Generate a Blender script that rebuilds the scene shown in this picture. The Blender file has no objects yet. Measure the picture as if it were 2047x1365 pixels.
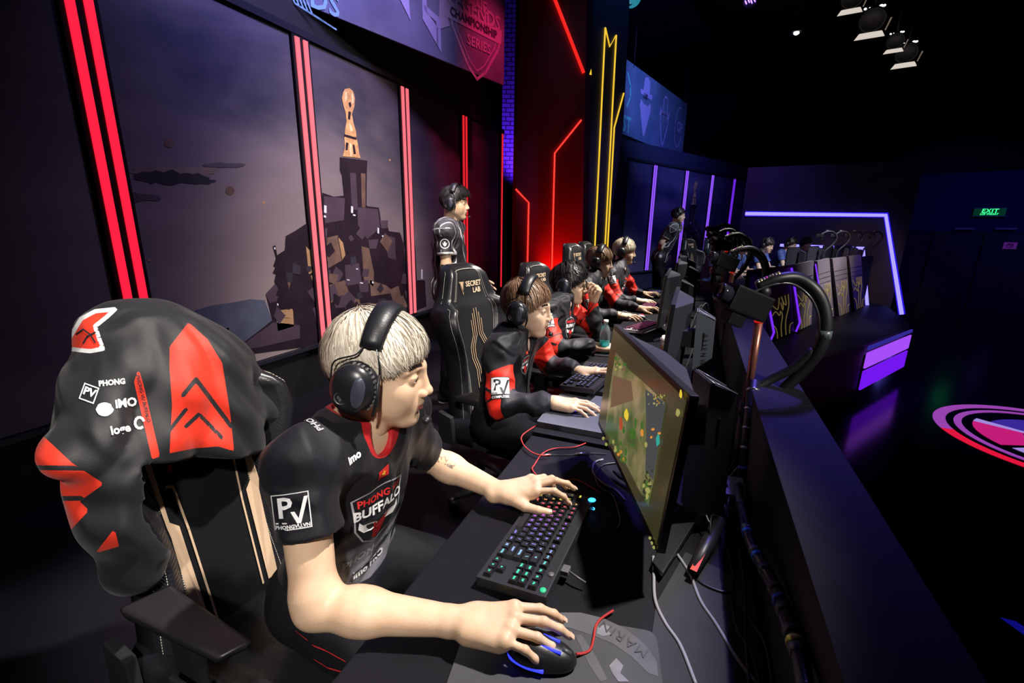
import bpy, bmesh, math, random
import numpy as np
from mathutils import Vector, Matrix
from mathutils.bvhtree import BVHTree

S = bpy.context.scene
COL = S.collection
# ------------------------------------------------------------------ camera
F, CX, CY = 910.0, 1023.5, 682.5          # focal length in pixels of the 2047 x 1365 frame
HD, PT, RL, CZ = math.radians(21.6), math.radians(14.5), math.radians(1.0), 1.46
_fw = np.array([-math.sin(HD)*math.cos(PT), math.cos(HD)*math.cos(PT), -math.sin(PT)])
_r = np.array([math.cos(HD), math.sin(HD), 0.0]); _u = np.cross(_r, _fw)
_rt = _r*math.cos(RL) + _u*math.sin(RL); _up = np.cross(_rt, _fw)
CAMP = np.array([0, 0, CZ])
cam = bpy.data.cameras.new('camera'); camo = bpy.data.objects.new('camera', cam); COL.objects.link(camo)
cam.sensor_width = 36; cam.lens = F/2047*36; cam.clip_start = .02; cam.clip_end = 100
m = Matrix.Identity(4)
for i in range(3):
    m[i][0] = _rt[i]; m[i][1] = _up[i]; m[i][2] = -_fw[i]; m[i][3] = CAMP[i]
camo.matrix_world = m
S.camera = camo
def _ray(px, py): return _fw + _rt*(px-CX)/F - _up*(py-CY)/F
def atz(px, py, z): d = _ray(px, py); return Vector(CAMP + d*((z-CZ)/d[2]))
def atd(px, py, dep): return Vector(CAMP + _ray(px, py)*dep)
def atx(px, py, x): d = _ray(px, py); return Vector(CAMP + d*(x/d[0]))
def atplane(px, py, p0, n):
    d = _ray(px, py); n = np.array(n); return Vector(CAMP + d*(np.dot(np.array(p0)-CAMP, n)/np.dot(d, n)))
# ------------------------------------------------------------------ view, world
S.view_settings.view_transform = 'Standard'; S.view_settings.look = 'None'
S.view_settings.exposure = 0.0; S.view_settings.gamma = 1.0; S.view_settings.use_curve_mapping = False
W = bpy.data.worlds.new('world'); S.world = W; W.use_nodes = True
W.node_tree.nodes['Background'].inputs[0].default_value = (.25, .22, .5, 1)
W.node_tree.nodes['Background'].inputs[1].default_value = .004
# ------------------------------------------------------------------ lights
def light(kind, name, loc, to=None, energy=100, color=(1, 1, 1), size=.3, angle=60, blend=.4):
    l = bpy.data.lights.new(name, kind); l.energy = energy; l.color = color
    if kind == 'SPOT': l.spot_size = math.radians(angle); l.spot_blend = blend; l.shadow_soft_size = size
    if kind == 'AREA': l.size = size
    if kind == 'POINT': l.shadow_soft_size = size
    o = bpy.data.objects.new(name, l); COL.objects.link(o); o.location = loc
    if to is not None:
        o.rotation_euler = (Vector(to)-Vector(loc)).to_track_quat('-Z', 'Y').to_euler()
    return o
# ceiling spots aimed at the players from the arena side, one per seat
WARM = (1, .94, .86)
for yy in (.75, 1.85, 2.85, 3.85, 4.75):
    light('SPOT', 'key_spot', (1.1, yy+.9, 4.6), (-.72, yy, .9), 1250, WARM, .08, 25, .35)
light('SPOT', 'near_spot', (1.0, -1.7, 3.4), (-1.0, .75, .98), 520, WARM, .08, 24, .5)
light('SPOT', 'face_fill', (2.6, .2, 2.9), (-.65, 2.3, 1.12), 420, WARM, .08, 30, .6)  # added front fill to brighten the faces
light('SPOT', 'coach_spot', (-.2, 1.2, 4.8), (-1.85, 3.2, 1.3), 1300, (1, .9, .8), .1, 17, .6)
light('SPOT', 'far_spot', (3.2, 6.4, 4.8), (.6, 8.9, .9), 900, (.80, .85, 1), .1, 40, .6)
# washes on the set
light('SPOT', 'mural_wash', (-1.3, 3.6, 5.2), (-3.0, 3.4, 2.3), 520, (.62, .46, 1), .3, 66, 1)
light('SPOT', 'mural_low', (-.6, 3.6, 4.4), (-3.0, 3.4, 1.3), 1000, (1, .84, .76), .3, 42, 1)
light('SPOT', 'banner_wash', (-.9, 2.6, 5.4), (-2.9, 2.6, 3.7), 800, (.26, .32, 1), .2, 46, 1)
light('SPOT', 'banner_red', (-1.0, 4.6, 5.0), (-2.2, 5.2, 3.4), 260, (1, .03, .14), .1, 30, .9)
light('SPOT', 'red_uplight', (-1.95, 6.95, .35), (-2.1, 7.5, 1.0), 120, (1, .03, .02), .1, 110, 1)
light('SPOT', 'brick_uplight', (-3.1, 8.3, 2.2), (-3.2, 9.2, 3.4), 260, (.12, .02, 1), .1, 110, .8)
light('SPOT', 'column_top', (-1.2, 5.9, 5.8), (-1.35, 6.9, 4.2), 70, (.08, .45, .9), .1, 60, 1)
light('SPOT', 'column_wash', (.2, 5.2, 2.4), (-1.3, 6.9, 2.0), 18, (.35, .24, 1), .1, 60, 1)
light('SPOT', 'far_banner_wash', (.4, 8.6, 5.4), (-1.2, 11.6, 4.0), 700, (.25, .38, 1), .1, 60, 1)
light('SPOT', 'far_mural_wash', (1.0, 9.5, 5.0), (.0, 13.0, 1.5), 260, (.16, .10, 1), .2, 80, 1)
light('SPOT', 'end_wall_wash', (2.0, 7.0, 2.4), (3.0, 11.2, .9), 170, (.95, .70, .72), .2, 27, 1)
light('SPOT', 'fascia_wash', (4.6, 6.6, 3.2), (2.0, 8.7, .5), 700, (.9, .80, 1), .2, 36, 1)
light('SPOT', 'arena_blue', (7.0, 9.0, 5.0), (7.8, 17.0, 1.6), 420, (.08, .08, 1), .3, 46, 1)
light('SPOT', 'barrier_blue', (1.2, 4.8, 5.2), (.3, 1.8, 1.0), 900, (.16, .12, 1), .2, 20, 1)
light('SPOT', 'desk_blue', (1.0, 3.8, 5.0), (.15, .9, .9), 60, (.3, .25, 1), .2, 30, 1)
light('SPOT', 'fascia_blue', (4.4, 8.4, 2.2), (2.8, 10.2, .6), 120, (.10, .06, 1), .1, 40, 1)

# ------------------------------------------------------------------ materials
def nt(name):
    m = bpy.data.materials.new(name); m.use_nodes = True
    return m, m.node_tree, m.node_tree.nodes['Principled BSDF']
def pbr(name, col, rough=.5, metal=0, emit=None, es=1, noise=0, nscale=40, bump=0, bscale=300, spec=.5, sheen=0, trans=0, sss=0, coat=0):
    m, t, b = nt(name)
    b.inputs['Base Color'].default_value = (*col, 1); b.inputs['Roughness'].default_value = rough
    b.inputs['Metallic'].default_value = metal; b.inputs['Specular IOR Level'].default_value = spec
    if sheen: b.inputs['Sheen Weight'].default_value = sheen
    if trans: b.inputs['Transmission Weight'].default_value = trans
    if coat: b.inputs['Coat Weight'].default_value = coat; b.inputs['Coat Roughness'].default_value = .15
    if sss:
        b.inputs['Subsurface Weight'].default_value = sss; b.inputs['Subsurface Radius'].default_value = (1, .35, .2)
        b.inputs['Subsurface Scale'].default_value = .008
    if emit: b.inputs['Emission Color'].default_value = (*emit, 1); b.inputs['Emission Strength'].default_value = es
    if noise:
        tc = t.nodes.new('ShaderNodeTexCoord'); n = t.nodes.new('ShaderNodeTexNoise'); n.inputs['Scale'].default_value = nscale
        n.inputs['Detail'].default_value = 4
        t.links.new(tc.outputs['Object'], n.inputs['Vector'])
        x = t.nodes.new('ShaderNodeMix'); x.data_type = 'RGBA'
        x.inputs['A'].default_value = tuple(c*(1-noise) for c in col)+(1,); x.inputs['B'].default_value = tuple(min(1, c*(1+noise)) for c in col)+(1,)
        t.links.new(n.outputs[0], x.inputs['Factor']); t.links.new(x.outputs['Result'], b.inputs['Base Color'])
    if bump:
        tc = t.nodes.new('ShaderNodeTexCoord'); n = t.nodes.new('ShaderNodeTexNoise'); n.inputs['Scale'].default_value = bscale
        t.links.new(tc.outputs['Object'], n.inputs['Vector'])
        bp = t.nodes.new('ShaderNodeBump'); bp.inputs['Strength'].default_value = bump; bp.inputs['Distance'].default_value = .002
        t.links.new(n.outputs[0], bp.inputs['Height']); t.links.new(bp.outputs[0], b.inputs['Normal'])
    return m
M = {}
def mat(name, *a, **k):
    if name not in M: M[name] = pbr(name, *a, **k)
    return M[name]
def weave(m, scale, strength=.3, dist=.0006):
    t = m.node_tree; b = t.nodes['Principled BSDF']
    tc = t.nodes.new('ShaderNodeTexCoord'); w = t.nodes.new('ShaderNodeTexWave'); w.wave_type = 'BANDS'; w.bands_direction = 'DIAGONAL'
    w.inputs['Scale'].default_value = scale
    t.links.new(tc.outputs['Object'], w.inputs['Vector'])
    bp = t.nodes.new('ShaderNodeBump'); bp.inputs['Strength'].default_value = strength; bp.inputs['Distance'].default_value = dist
    t.links.new(w.outputs[0], bp.inputs['Height']); t.links.new(bp.outputs[0], b.inputs['Normal'])
    return m
def attr_mat(name, base, zones, rough=.6, bump=.25, bscale=500, sheen=0, sss=0, spec=.4, soft=None, folds=0, mottle=None):
    """zones: [(attribute, colour)], each attribute a signed value; the colour shows where it is positive"""
    m = pbr(name, base, rough, bump=bump, bscale=bscale, sheen=sheen, sss=sss, spec=spec)
    t = m.node_tree; b = t.nodes['Principled BSDF']; cur = None
    if folds:
        tc = t.nodes.new('ShaderNodeTexCoord'); n = t.nodes.new('ShaderNodeTexNoise'); n.inputs['Scale'].default_value = folds; n.inputs['Detail'].default_value = 2.5; n.inputs['Distortion'].default_value = 2.2; n.inputs['Roughness'].default_value = .45
        n.noise_type = 'RIDGED_MULTIFRACTAL' if hasattr(n, 'noise_type') else n.noise_type
        t.links.new(tc.outputs['Object'], n.inputs['Vector']); b2 = t.nodes.new('ShaderNodeBump'); b2.inputs['Strength'].default_value = .75; b2.inputs['Distance'].default_value = .028
        t.links.new(n.outputs[0], b2.inputs['Height']); old = [l for l in t.links if l.to_node == b and l.to_socket.name == 'Normal']
        if old: t.links.new(b2.outputs[0], old[0].from_node.inputs['Normal'])
        else: t.links.new(b2.outputs[0], b.inputs['Normal'])
    if mottle:
        tc = t.nodes.new('ShaderNodeTexCoord'); n = t.nodes.new('ShaderNodeTexNoise'); n.inputs['Scale'].default_value = 38; n.inputs['Detail'].default_value = 6; n.inputs['Roughness'].default_value = .6
        t.links.new(tc.outputs['Object'], n.inputs['Vector']); x = t.nodes.new('ShaderNodeMix'); x.data_type = 'RGBA'; x.inputs['A'].default_value = (*base, 1); x.inputs['B'].default_value = (*mottle, 1)
        g = t.nodes.new('ShaderNodeMapRange'); g.inputs['From Min'].default_value = .35; g.inputs['From Max'].default_value = .75; t.links.new(n.outputs[0], g.inputs['Value']); t.links.new(g.outputs['Result'], x.inputs['Factor']); cur = x.outputs['Result']
    for i, z in enumerate(zones):
        at, c = z[:2]; so = z[2] if len(z) > 2 else 0
        a = t.nodes.new('ShaderNodeAttribute'); a.attribute_name = at
        if so:
            g = t.nodes.new('ShaderNodeMapRange'); g.inputs['From Min'].default_value = 0; g.inputs['From Max'].default_value = so
            t.links.new(a.outputs['Fac'], g.inputs['Value']); gf = g.outputs['Result']
        else:
            g = t.nodes.new('ShaderNodeMath'); g.operation = 'GREATER_THAN'; g.inputs[1].default_value = 0
            t.links.new(a.outputs['Fac'], g.inputs[0]); gf = g.outputs[0]
        x = t.nodes.new('ShaderNodeMix'); x.data_type = 'RGBA'
        if cur is None: x.inputs['A'].default_value = (*base, 1)
        else: t.links.new(cur, x.inputs['A'])
        x.inputs['B'].default_value = (*c, 1); t.links.new(gf, x.inputs['Factor']); cur = x.outputs['Result']
    t.links.new(cur, b.inputs['Base Color'])
    return m
def emitm(name, col, s): return mat(name, (0.02, .02, .02), .6, emit=col, es=s)
# ------------------------------------------------------------------ objects
def link(name, me, material=None, parent=None, smooth=False):
    o = bpy.data.objects.new(name, me); COL.objects.link(o)
    if material is not None:
        for mm in (material if isinstance(material, (list, tuple)) else [material]): me.materials.append(mm)
    if smooth and len(me.polygons): me.polygons.foreach_set('use_smooth', [True]*len(me.polygons))
    if parent is not None:
        o.parent = parent
        if parent.get('_w') is None: o.matrix_parent_inverse = PINV(parent)
    return o
def PINV(p):
    m = Matrix.Identity(4); q = p
    while q is not None:
        m = q.matrix_basis.inverted() if q.parent is None else m
        q = q.parent
    return m if p.parent is None else Matrix.Identity(4)
def tag(o, label=None, cat=None, group=None, kind=None):
    if label: o['label'] = label
    if cat: o['category'] = cat
    if group: o['group'] = group
    if kind: o['kind'] = kind
    return o
def empty(name, label, cat, loc=(0, 0, 0), group=None, rz=0):
    """a thing's empty at its base; parts are built in world space and parented with the inverse"""
    o = bpy.data.objects.new(name, None); COL.objects.link(o); o.empty_display_size = .1
    o.location = loc; o.rotation_euler = (0, 0, rz)
    return tag(o, label, cat, group)
class MB:
    """collects shapes in one bmesh, in local frame T"""
    def __init__(s, T=None): s.bm = bmesh.new(); s.T = T or Matrix.Identity(4)
    def add(s, vs, fs, mi=0, sm=False):
        v = [s.bm.verts.new(s.T @ Vector(p)) for p in vs]; out = []
        for f in fs:
            try: q = s.bm.faces.new([v[i] for i in f]); q.material_index = mi; q.smooth = sm; out.append(q)
            except ValueError: pass
        return v, out
    def box(s, c, size, R=None, mi=0, bev=0, taper=1):
        x, y, z = [q/2 for q in size]; P = []
        for sz in (-1, 1):
            k = taper if sz > 0 else 1
            for sx, sy in ((-1, -1), (1, -1), (1, 1), (-1, 1)): P.append(Vector((sx*x*k, sy*y*k, sz*z)))
        if R is not None: P = [R @ p for p in P]
        P = [p+Vector(c) for p in P]
        v, f = s.add(P, [(3, 2, 1, 0), (4, 5, 6, 7), (0, 1, 5, 4), (1, 2, 6, 5), (2, 3, 7, 6), (3, 0, 4, 7)], mi)
        if bev:
            es = list({e for q in f for e in q.edges})
            bmesh.ops.bevel(s.bm, geom=es, offset=bev, segments=2, profile=.7, affect='EDGES')
        return s
    def hexa(s, P, mi=0, bev=0):
        """8 corners: bottom ring then top ring"""
        v, f = s.add(P, [(3, 2, 1, 0), (4, 5, 6, 7), (0, 1, 5, 4), (1, 2, 6, 5), (2, 3, 7, 6), (3, 0, 4, 7)], mi)
        if bev: bmesh.ops.bevel(s.bm, geom=list({e for q in f for e in q.edges}), offset=bev, segments=2, profile=.7, affect='EDGES')
        return s
    def prism(s, poly, ax, o=(0, 0, 0), u=(1, 0, 0), v=(0, 1, 0), mi=0, bev=0):
        """polygon poly (2d, along u,v from o) pushed along vector ax"""
        o, u, v, ax = Vector(o), Vector(u), Vector(v), Vector(ax); n = len(poly)
        P = [o+u*a+v*b for a, b in poly]; P += [p+ax for p in P]
        vv, f = s.add(P, [tuple(range(n))[::-1], tuple(range(n, 2*n))]+[(i, (i+1) % n, n+(i+1) % n, n+i) for i in range(n)], mi)
        if bev: bmesh.ops.bevel(s.bm, geom=list({e for q in f for e in q.edges}), offset=bev, segments=2, profile=.7, affect='EDGES')
        return s
    def tube(s, pts, r, seg=8, mi=0, cap=True, flat=1.0, upv=None):
        pts = [Vector(p) for p in pts]; n = len(pts)
        rr = r if isinstance(r, (list, tuple)) else [r]*n
        t0 = (pts[1]-pts[0]).normalized(); nrm = Vector(upv) if upv else (Vector((0, 0, 1)) if abs(t0.z) < .9 else Vector((1, 0, 0)))
        P = []
        for i, p in enumerate(pts):
            t = (pts[min(i+1, n-1)]-pts[max(i-1, 0)])
            if t.length < 1e-9: t = t0
            t.normalize(); nrm = (nrm-t*nrm.dot(t))
            if nrm.length < 1e-6: nrm = t.orthogonal()
            nrm.normalize(); b = t.cross(nrm)
            for k in range(seg):
                a = 2*math.pi*k/seg; P.append(p+(nrm*math.cos(a)*flat+b*math.sin(a))*rr[i])
        fs = [(i*seg+k, i*seg+(k+1) % seg, (i+1)*seg+(k+1) % seg, (i+1)*seg+k) for i in range(n-1) for k in range(seg)]
        if cap: fs += [tuple(range(seg))[::-1], tuple(range((n-1)*seg, n*seg))]
        s.add(P, fs, mi, True); return s
    def lathe(s, prof, c=(0, 0, 0), ax=(0, 0, 1), seg=24, mi=0, sm=True, flat=1):
        ax = Vector(ax).normalized(); u = ax.orthogonal().normalized(); v = ax.cross(u); P = []; n = len(prof)
        for r, h in prof:
            for k in range(seg):
                a = 2*math.pi*k/seg; P.append(Vector(c)+ax*h+(u*math.cos(a)+v*math.sin(a)*flat)*r)
        fs = [(i*seg+k, i*seg+(k+1) % seg, (i+1)*seg+(k+1) % seg, (i+1)*seg+k) for i in range(n-1) for k in range(seg)]
        if prof[0][0] > 1e-6: fs.append(tuple(range(seg))[::-1])
        if prof[-1][0] > 1e-6: fs.append(tuple(range((n-1)*seg, n*seg)))
        s.add(P, fs, mi, sm); return s
    def ell(s, c, r, R=None, seg=16, mi=0):
        P = []; N = seg//2
        for i in range(N+1):
            th = math.pi*i/N
            for k in range(seg):
                a = 2*math.pi*k/seg; q = Vector((r[0]*math.sin(th)*math.cos(a), r[1]*math.sin(th)*math.sin(a), r[2]*math.cos(th)))
                P.append((R @ q if R is not None else q)+Vector(c))
        s.add(P, [(i*seg+k, (i+1)*seg+k, (i+1)*seg+(k+1) % seg, i*seg+(k+1) % seg) for i in range(N) for k in range(seg)], mi, True); return s
    def build(s, name, material, parent=None, smooth=None):
        bmesh.ops.remove_doubles(s.bm, verts=s.bm.verts, dist=1e-6)
        bmesh.ops.recalc_face_normals(s.bm, faces=s.bm.faces)
        me = bpy.data.meshes.new(name); s.bm.to_mesh(me); s.bm.free()
        o = link(name, me, material, parent)
        if smooth is True: me.polygons.foreach_set('use_smooth', [True]*len(me.polygons))
        return o
def catmull(pts, n=8):
    pts = [Vector(p) for p in pts]; out = []
    if len(pts) < 3: return pts
    q = [pts[0]*2-pts[1]]+pts+[pts[-1]*2-pts[-2]]
    for i in range(1, len(q)-2):
        for k in range(n):
            t = k/n; a, b, c, d = q[i-1], q[i], q[i+1], q[i+2]
            out.append(.5*((2*b)+(c-a)*t+(2*a-5*b+4*c-d)*t*t+(3*b-a-3*c+d)*t**3))
    out.append(pts[-1]); return out
def frame(o, x=None, z=None):
    """matrix with local x near x and local z exactly z"""
    z = Vector(z).normalized(); x = Vector(x); x = (x-z*x.dot(z)).normalized(); y = z.cross(x)
    m = Matrix.Identity(4)
    for i in range(3): m[i][0], m[i][1], m[i][2], m[i][3] = x[i], y[i], z[i], o[i]
    return m
def framex(o, x, z):
    """matrix with local x exactly x and local z near z"""
    x = Vector(x).normalized(); z = Vector(z); z = (z-x*z.dot(x)).normalized(); y = z.cross(x)
    m = Matrix.Identity(4)
    for i in range(3): m[i][0], m[i][1], m[i][2], m[i][3] = x[i], y[i], z[i], o[i]
    return m
def text_mesh(txt, size=1, bold=0, spacing=1.0, shear=0, res=2, center=True):
    c = bpy.data.curves.new('t', 'FONT'); c.body = txt; c.size = size; c.offset = bold; c.space_character = spacing; c.shear = shear; c.resolution_u = res
    if center: c.align_x = 'CENTER'; c.align_y = 'CENTER'
    o = bpy.data.objects.new('t', c); COL.objects.link(o)
    dg = bpy.context.evaluated_depsgraph_get(); dg.update()
    me = bpy.data.meshes.new_from_object(o.evaluated_get(dg))
    V = [v.co.copy() for v in me.vertices]; Fs = [tuple(p.vertices) for p in me.polygons]
    bpy.data.objects.remove(o); bpy.data.curves.remove(c); bpy.data.meshes.remove(me)
    return V, Fs
# ------------------------------------------------------------------ implicit surfaces
class Field:
    def __init__(s, lo, hi, h):
        s.lo = np.array(lo, float); s.h = h; s.n = np.maximum(4, np.ceil((np.array(hi, float)-s.lo)/h).astype(int)+1)
        s.d = np.full(tuple(s.n), .05, np.float32)
    def box(s, lo, hi, mar):
        a = np.maximum(0, np.floor((np.array(lo)-mar-s.lo)/s.h).astype(int)); b = np.minimum(s.n, np.ceil((np.array(hi)+mar-s.lo)/s.h).astype(int)+1)
        if np.any(b <= a): return None, None
        ax = [(s.lo[i]+s.h*np.arange(a[i], b[i])).astype(np.float32) for i in range(3)]
        return (slice(a[0], b[0]), slice(a[1], b[1]), slice(a[2], b[2])), (ax[0][:, None, None], ax[1][None, :, None], ax[2][None, None, :])
    def comb(s, sl, v, k, op):
        d = s.d[sl]
        if op == 'u':
            if k > 0: hh = np.maximum(k-np.abs(d-v), 0)/k; s.d[sl] = np.minimum(d, v)-hh*hh*k*.25
            else: s.d[sl] = np.minimum(d, v)
        else:   # subtract / intersect with v's complement
            v = -v
            if k > 0: hh = np.maximum(k-np.abs(d-v), 0)/k; s.d[sl] = np.maximum(d, v)+hh*hh*k*.25
            else: s.d[sl] = np.maximum(d, v)
    def cap(s, a, b, ra, rb=None, k=.01, op='u'):
        rb = ra if rb is None else rb; a = np.array(a, float); b = np.array(b, float); R = max(ra, rb)
        sl, X = s.box(np.minimum(a, b)-R, np.maximum(a, b)+R, k+3*s.h)
        if sl is None: return s
        ab = b-a; L = float(ab@ab)+1e-12
        t = np.clip(((X[0]-a[0])*ab[0]+(X[1]-a[1])*ab[1]+(X[2]-a[2])*ab[2])/L, 0, 1)
        v = np.sqrt((X[0]-a[0]-t*ab[0])**2+(X[1]-a[1]-t*ab[1])**2+(X[2]-a[2]-t*ab[2])**2)-(ra+(rb-ra)*t)
        s.comb(sl, v, k, op); return s
    def ell(s, c, r, R=None, k=.01, op='u'):
        c = np.array(c, float); m = max(r)
        Rm = np.eye(3) if R is None else np.array(R.to_3x3() if isinstance(R, Matrix) else R)
        ext = np.sqrt(((Rm*np.array(r))**2).sum(1))
        sl, X = s.box(c-ext, c+ext, k+3*s.h)
        if sl is None: return s
        q = [X[i]-c[i] for i in range(3)]
        l = [sum(Rm[j][i]*q[j] for j in range(3)) for i in range(3)]
        k0 = np.sqrt(sum((l[i]/r[i])**2 for i in range(3))); k1 = np.sqrt(sum((l[i]/(r[i]*r[i]))**2 for i in range(3)))+1e-9
        s.comb(sl, k0*(k0-1)/k1, k, op); return s
    def half(s, p, n, k=0, r=None):
        """cut away the side n points to; with r only within that radius of p"""
        p = np.array(p, float); n = np.array(n, float); n = n/np.linalg.norm(n)
        if r is None: sl, X = s.box(s.lo, s.lo+s.h*(s.n-1), 0)
        else: sl, X = s.box(p-r, p+r, 0)
        if sl is None: return s
        v = (X[0]-p[0])*n[0]+(X[1]-p[1])*n[1]+(X[2]-p[2])*n[2]
        if r is not None:
            dd = np.sqrt((X[0]-p[0])**2+(X[1]-p[1])**2+(X[2]-p[2])**2); v = np.where(dd < r, v, -1)
        s.comb(sl, -v, k, 's'); return s
    def warp(s, fn):
        sl, X = s.box(s.lo, s.lo+s.h*(s.n-1), 0); s.d += fn(*X).astype(np.float32); return s
    def mesh(s, it=1):
        d = s.d; d[0] = d[-1] = .02; d[:, 0] = d[:, -1] = .02; d[:, :, 0] = d[:, :, -1] = .02
        ins = d < 0; n = d.shape
        c = [(i, j, k) for i in (0, 1) for j in (0, 1) for k in (0, 1)]
        cnt = sum(ins[i:n[0]-1+i, j:n[1]-1+j, k:n[2]-1+k].astype(np.uint8) for i, j, k in c)
        I = np.argwhere((cnt > 0) & (cnt < 8))
        if len(I) == 0: return np.zeros((0, 3)), np.zeros((0, 4), int)
        idx = np.full(cnt.shape, -1, np.int64); idx[tuple(I.T)] = np.arange(len(I))
        acc = np.zeros((len(I), 3)); w = np.zeros(len(I))
        cs = {q: d[tuple((I+np.array(q)).T)] for q in c}
        for p in c:
            for ax in range(3):
                if p[ax] == 0:
                    q = tuple(1 if i == ax else p[i] for i in range(3)); a, b = cs[p], cs[q]; cr = (a < 0) != (b < 0)
                    t = np.where(cr, a/(a-b+1e-20), 0); pos = np.repeat(np.array(p, float)[None], len(I), 0); pos[:, ax] = t
                    acc += pos*cr[:, None]; w += cr
        V = (I+acc/w[:, None])
        Q = []
        for ax in range(3):
            o1, o2 = [(1, 2), (2, 0), (0, 1)][ax]
            sa = [slice(1, n[i]-1) for i in range(3)]; sb = list(sa); sa[ax] = slice(0, n[ax]-1); sb[ax] = slice(1, n[ax])
            A, B = ins[tuple(sa)], ins[tuple(sb)]; off = np.array([1, 1, 1]); off[ax] = 0
            for fl, mk in ((False, A & ~B), (True, ~A & B)):
                E = np.argwhere(mk)+off
                if len(E) == 0: continue
                e1 = np.zeros(3, int); e1[o1] = 1; e2 = np.zeros(3, int); e2[o2] = 1
                q = np.stack([idx[tuple((E-e1-e2).T)], idx[tuple((E-e2).T)], idx[tuple(E.T)], idx[tuple((E-e1).T)]], 1)
                Q.append(q[:, ::-1] if fl else q)
        Q = np.concatenate(Q); Q = Q[(Q >= 0).all(1)]
        for _ in range(it):   # light smoothing
            nb = np.zeros_like(V); ct = np.zeros(len(V))
            for a, b in ((0, 1), (1, 2), (2, 3), (3, 0)):
                np.add.at(nb, Q[:, a], V[Q[:, b]]); np.add.at(nb, Q[:, b], V[Q[:, a]]); np.add.at(ct, Q[:, a], 1); np.add.at(ct, Q[:, b], 1)
            V = V*.5+.5*nb/np.maximum(ct, 1)[:, None]
        return s.lo+V*s.h, Q
def mesh_np(name, parts, attrs=None):
    """parts: list of (V, Q); one mesh"""
    off = 0; VV = []; QQ = []
    for V, Q in parts: VV.append(V); QQ.append(Q+off); off += len(V)
    V = np.concatenate(VV); Q = np.concatenate(QQ)
    me = bpy.data.meshes.new(name); me.vertices.add(len(V)); me.vertices.foreach_set('co', V.astype(np.float32).ravel())
    k = Q.shape[1]; me.loops.add(len(Q)*k); me.loops.foreach_set('vertex_index', Q.astype(np.int32).ravel())
    me.polygons.add(len(Q)); me.polygons.foreach_set('loop_start', np.arange(0, len(Q)*k, k, dtype=np.int32)); 
    me.update(calc_edges=True); me.polygons.foreach_set('use_smooth', np.ones(len(Q), bool))
    for nme, val in (attrs or {}).items():
        a = me.attributes.new(nme, 'FLOAT', 'POINT'); a.data.foreach_set('value', np.asarray(val, np.float32))
    me.validate(); return me
def xf(T, V): T = np.array(T); return V @ T[:3, :3].T + T[:3, 3]
def xfi(T, V): return xf(T.inverted(), V)
def bvh_of(me): return BVHTree.FromPolygons([v.co for v in me.vertices], [tuple(p.vertices) for p in me.polygons])
def on_surface(bvh, T, V, off, reach=.12):
    """drop points of local frame T (z out of the surface) onto the surface, off above it"""
    n = (T.to_3x3() @ Vector((0, 0, 1))).normalized(); out = []
    for p in V:
        w = T @ Vector((p[0], p[1], 0)); h = bvh.ray_cast(w+n*reach, -n, reach*2.2)
        out.append((h[0]+n*(off+(p[2] if len(p) > 2 else 0))) if h[0] is not None else None)
    good = [o for o in out if o is not None]
    if not good: return None
    for i, o in enumerate(out):
        if o is None:
            w = T @ Vector((V[i][0], V[i][1], 0)); j = min(good, key=lambda g: ((g-w)-n*(g-w).dot(n)).length); out[i] = w+n*(j-w).dot(n)
    return out
def decal(name, bvh, T, items, material, parent, off=.0015, grid=True):
    """items: list of (V, F) in local 2d; drawn on the surface as one thin mesh"""
    b = MB(); ok = False
    for V, Fs in items:
        P = on_surface(bvh, T, V, off)
        if P is None: continue
        b.add(P, Fs); ok = True
    if not ok: b.bm.free(); return None
    return b.build(name, material, parent)
def rect_grid(w, h, cx=0, cy=0, n=8):
    V = [(cx-w/2+w*i/n, cy-h/2+h*j/n, 0) for j in range(n+1) for i in range(n+1)]
    return V, [(j*(n+1)+i, j*(n+1)+i+1, (j+1)*(n+1)+i+1, (j+1)*(n+1)+i) for j in range(n) for i in range(n)]
def ring2d(w, h, t, cx=0, cy=0):
    out = []
    for (x, y, a, b) in ((0, h/2-t/2, w, t), (0, -h/2+t/2, w, t), (w/2-t/2, 0, t, h), (-w/2+t/2, 0, t, h)): out.append(rect_grid(a, b, cx+x, cy+y, 3))
    return out
def txt2d(t, size, cx=0, cy=0, bold=0, spacing=1, shear=0, sx=1, rot=0):
    V, Fs = text_mesh(t, size, bold, spacing, shear); c, s_ = math.cos(rot), math.sin(rot)
    return [(p.x*sx*c-p.y*s_+cx, p.x*sx*s_+p.y*c+cy, 0) for p in V], Fs
def poly2d(pts): return [(x, y, 0) for x, y in pts], [tuple(range(len(pts)))]
def line2d(pts, w, closed=False):
    out = []; n = len(pts)
    for i in range(n if closed else n-1):
        a, b = Vector(pts[i]), Vector(pts[(i+1) % n]); d = (b-a)
        if d.length < 1e-9: continue
        d.normalize(); nn = Vector((-d.y, d.x))*w/2; a = a-d*w*.3; b = b+d*w*.3; k = max(1, int((b-a).length/.02)); k = min(k, 6)
        V = []; 
        for j in range(k+1):
            c = a.lerp(b, j/k); V += [(c.x+nn.x, c.y+nn.y, 0), (c.x-nn.x, c.y-nn.y, 0)]
        out.append((V, [(2*j, 2*j+1, 2*j+3, 2*j+2) for j in range(k)]))
    return out

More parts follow.
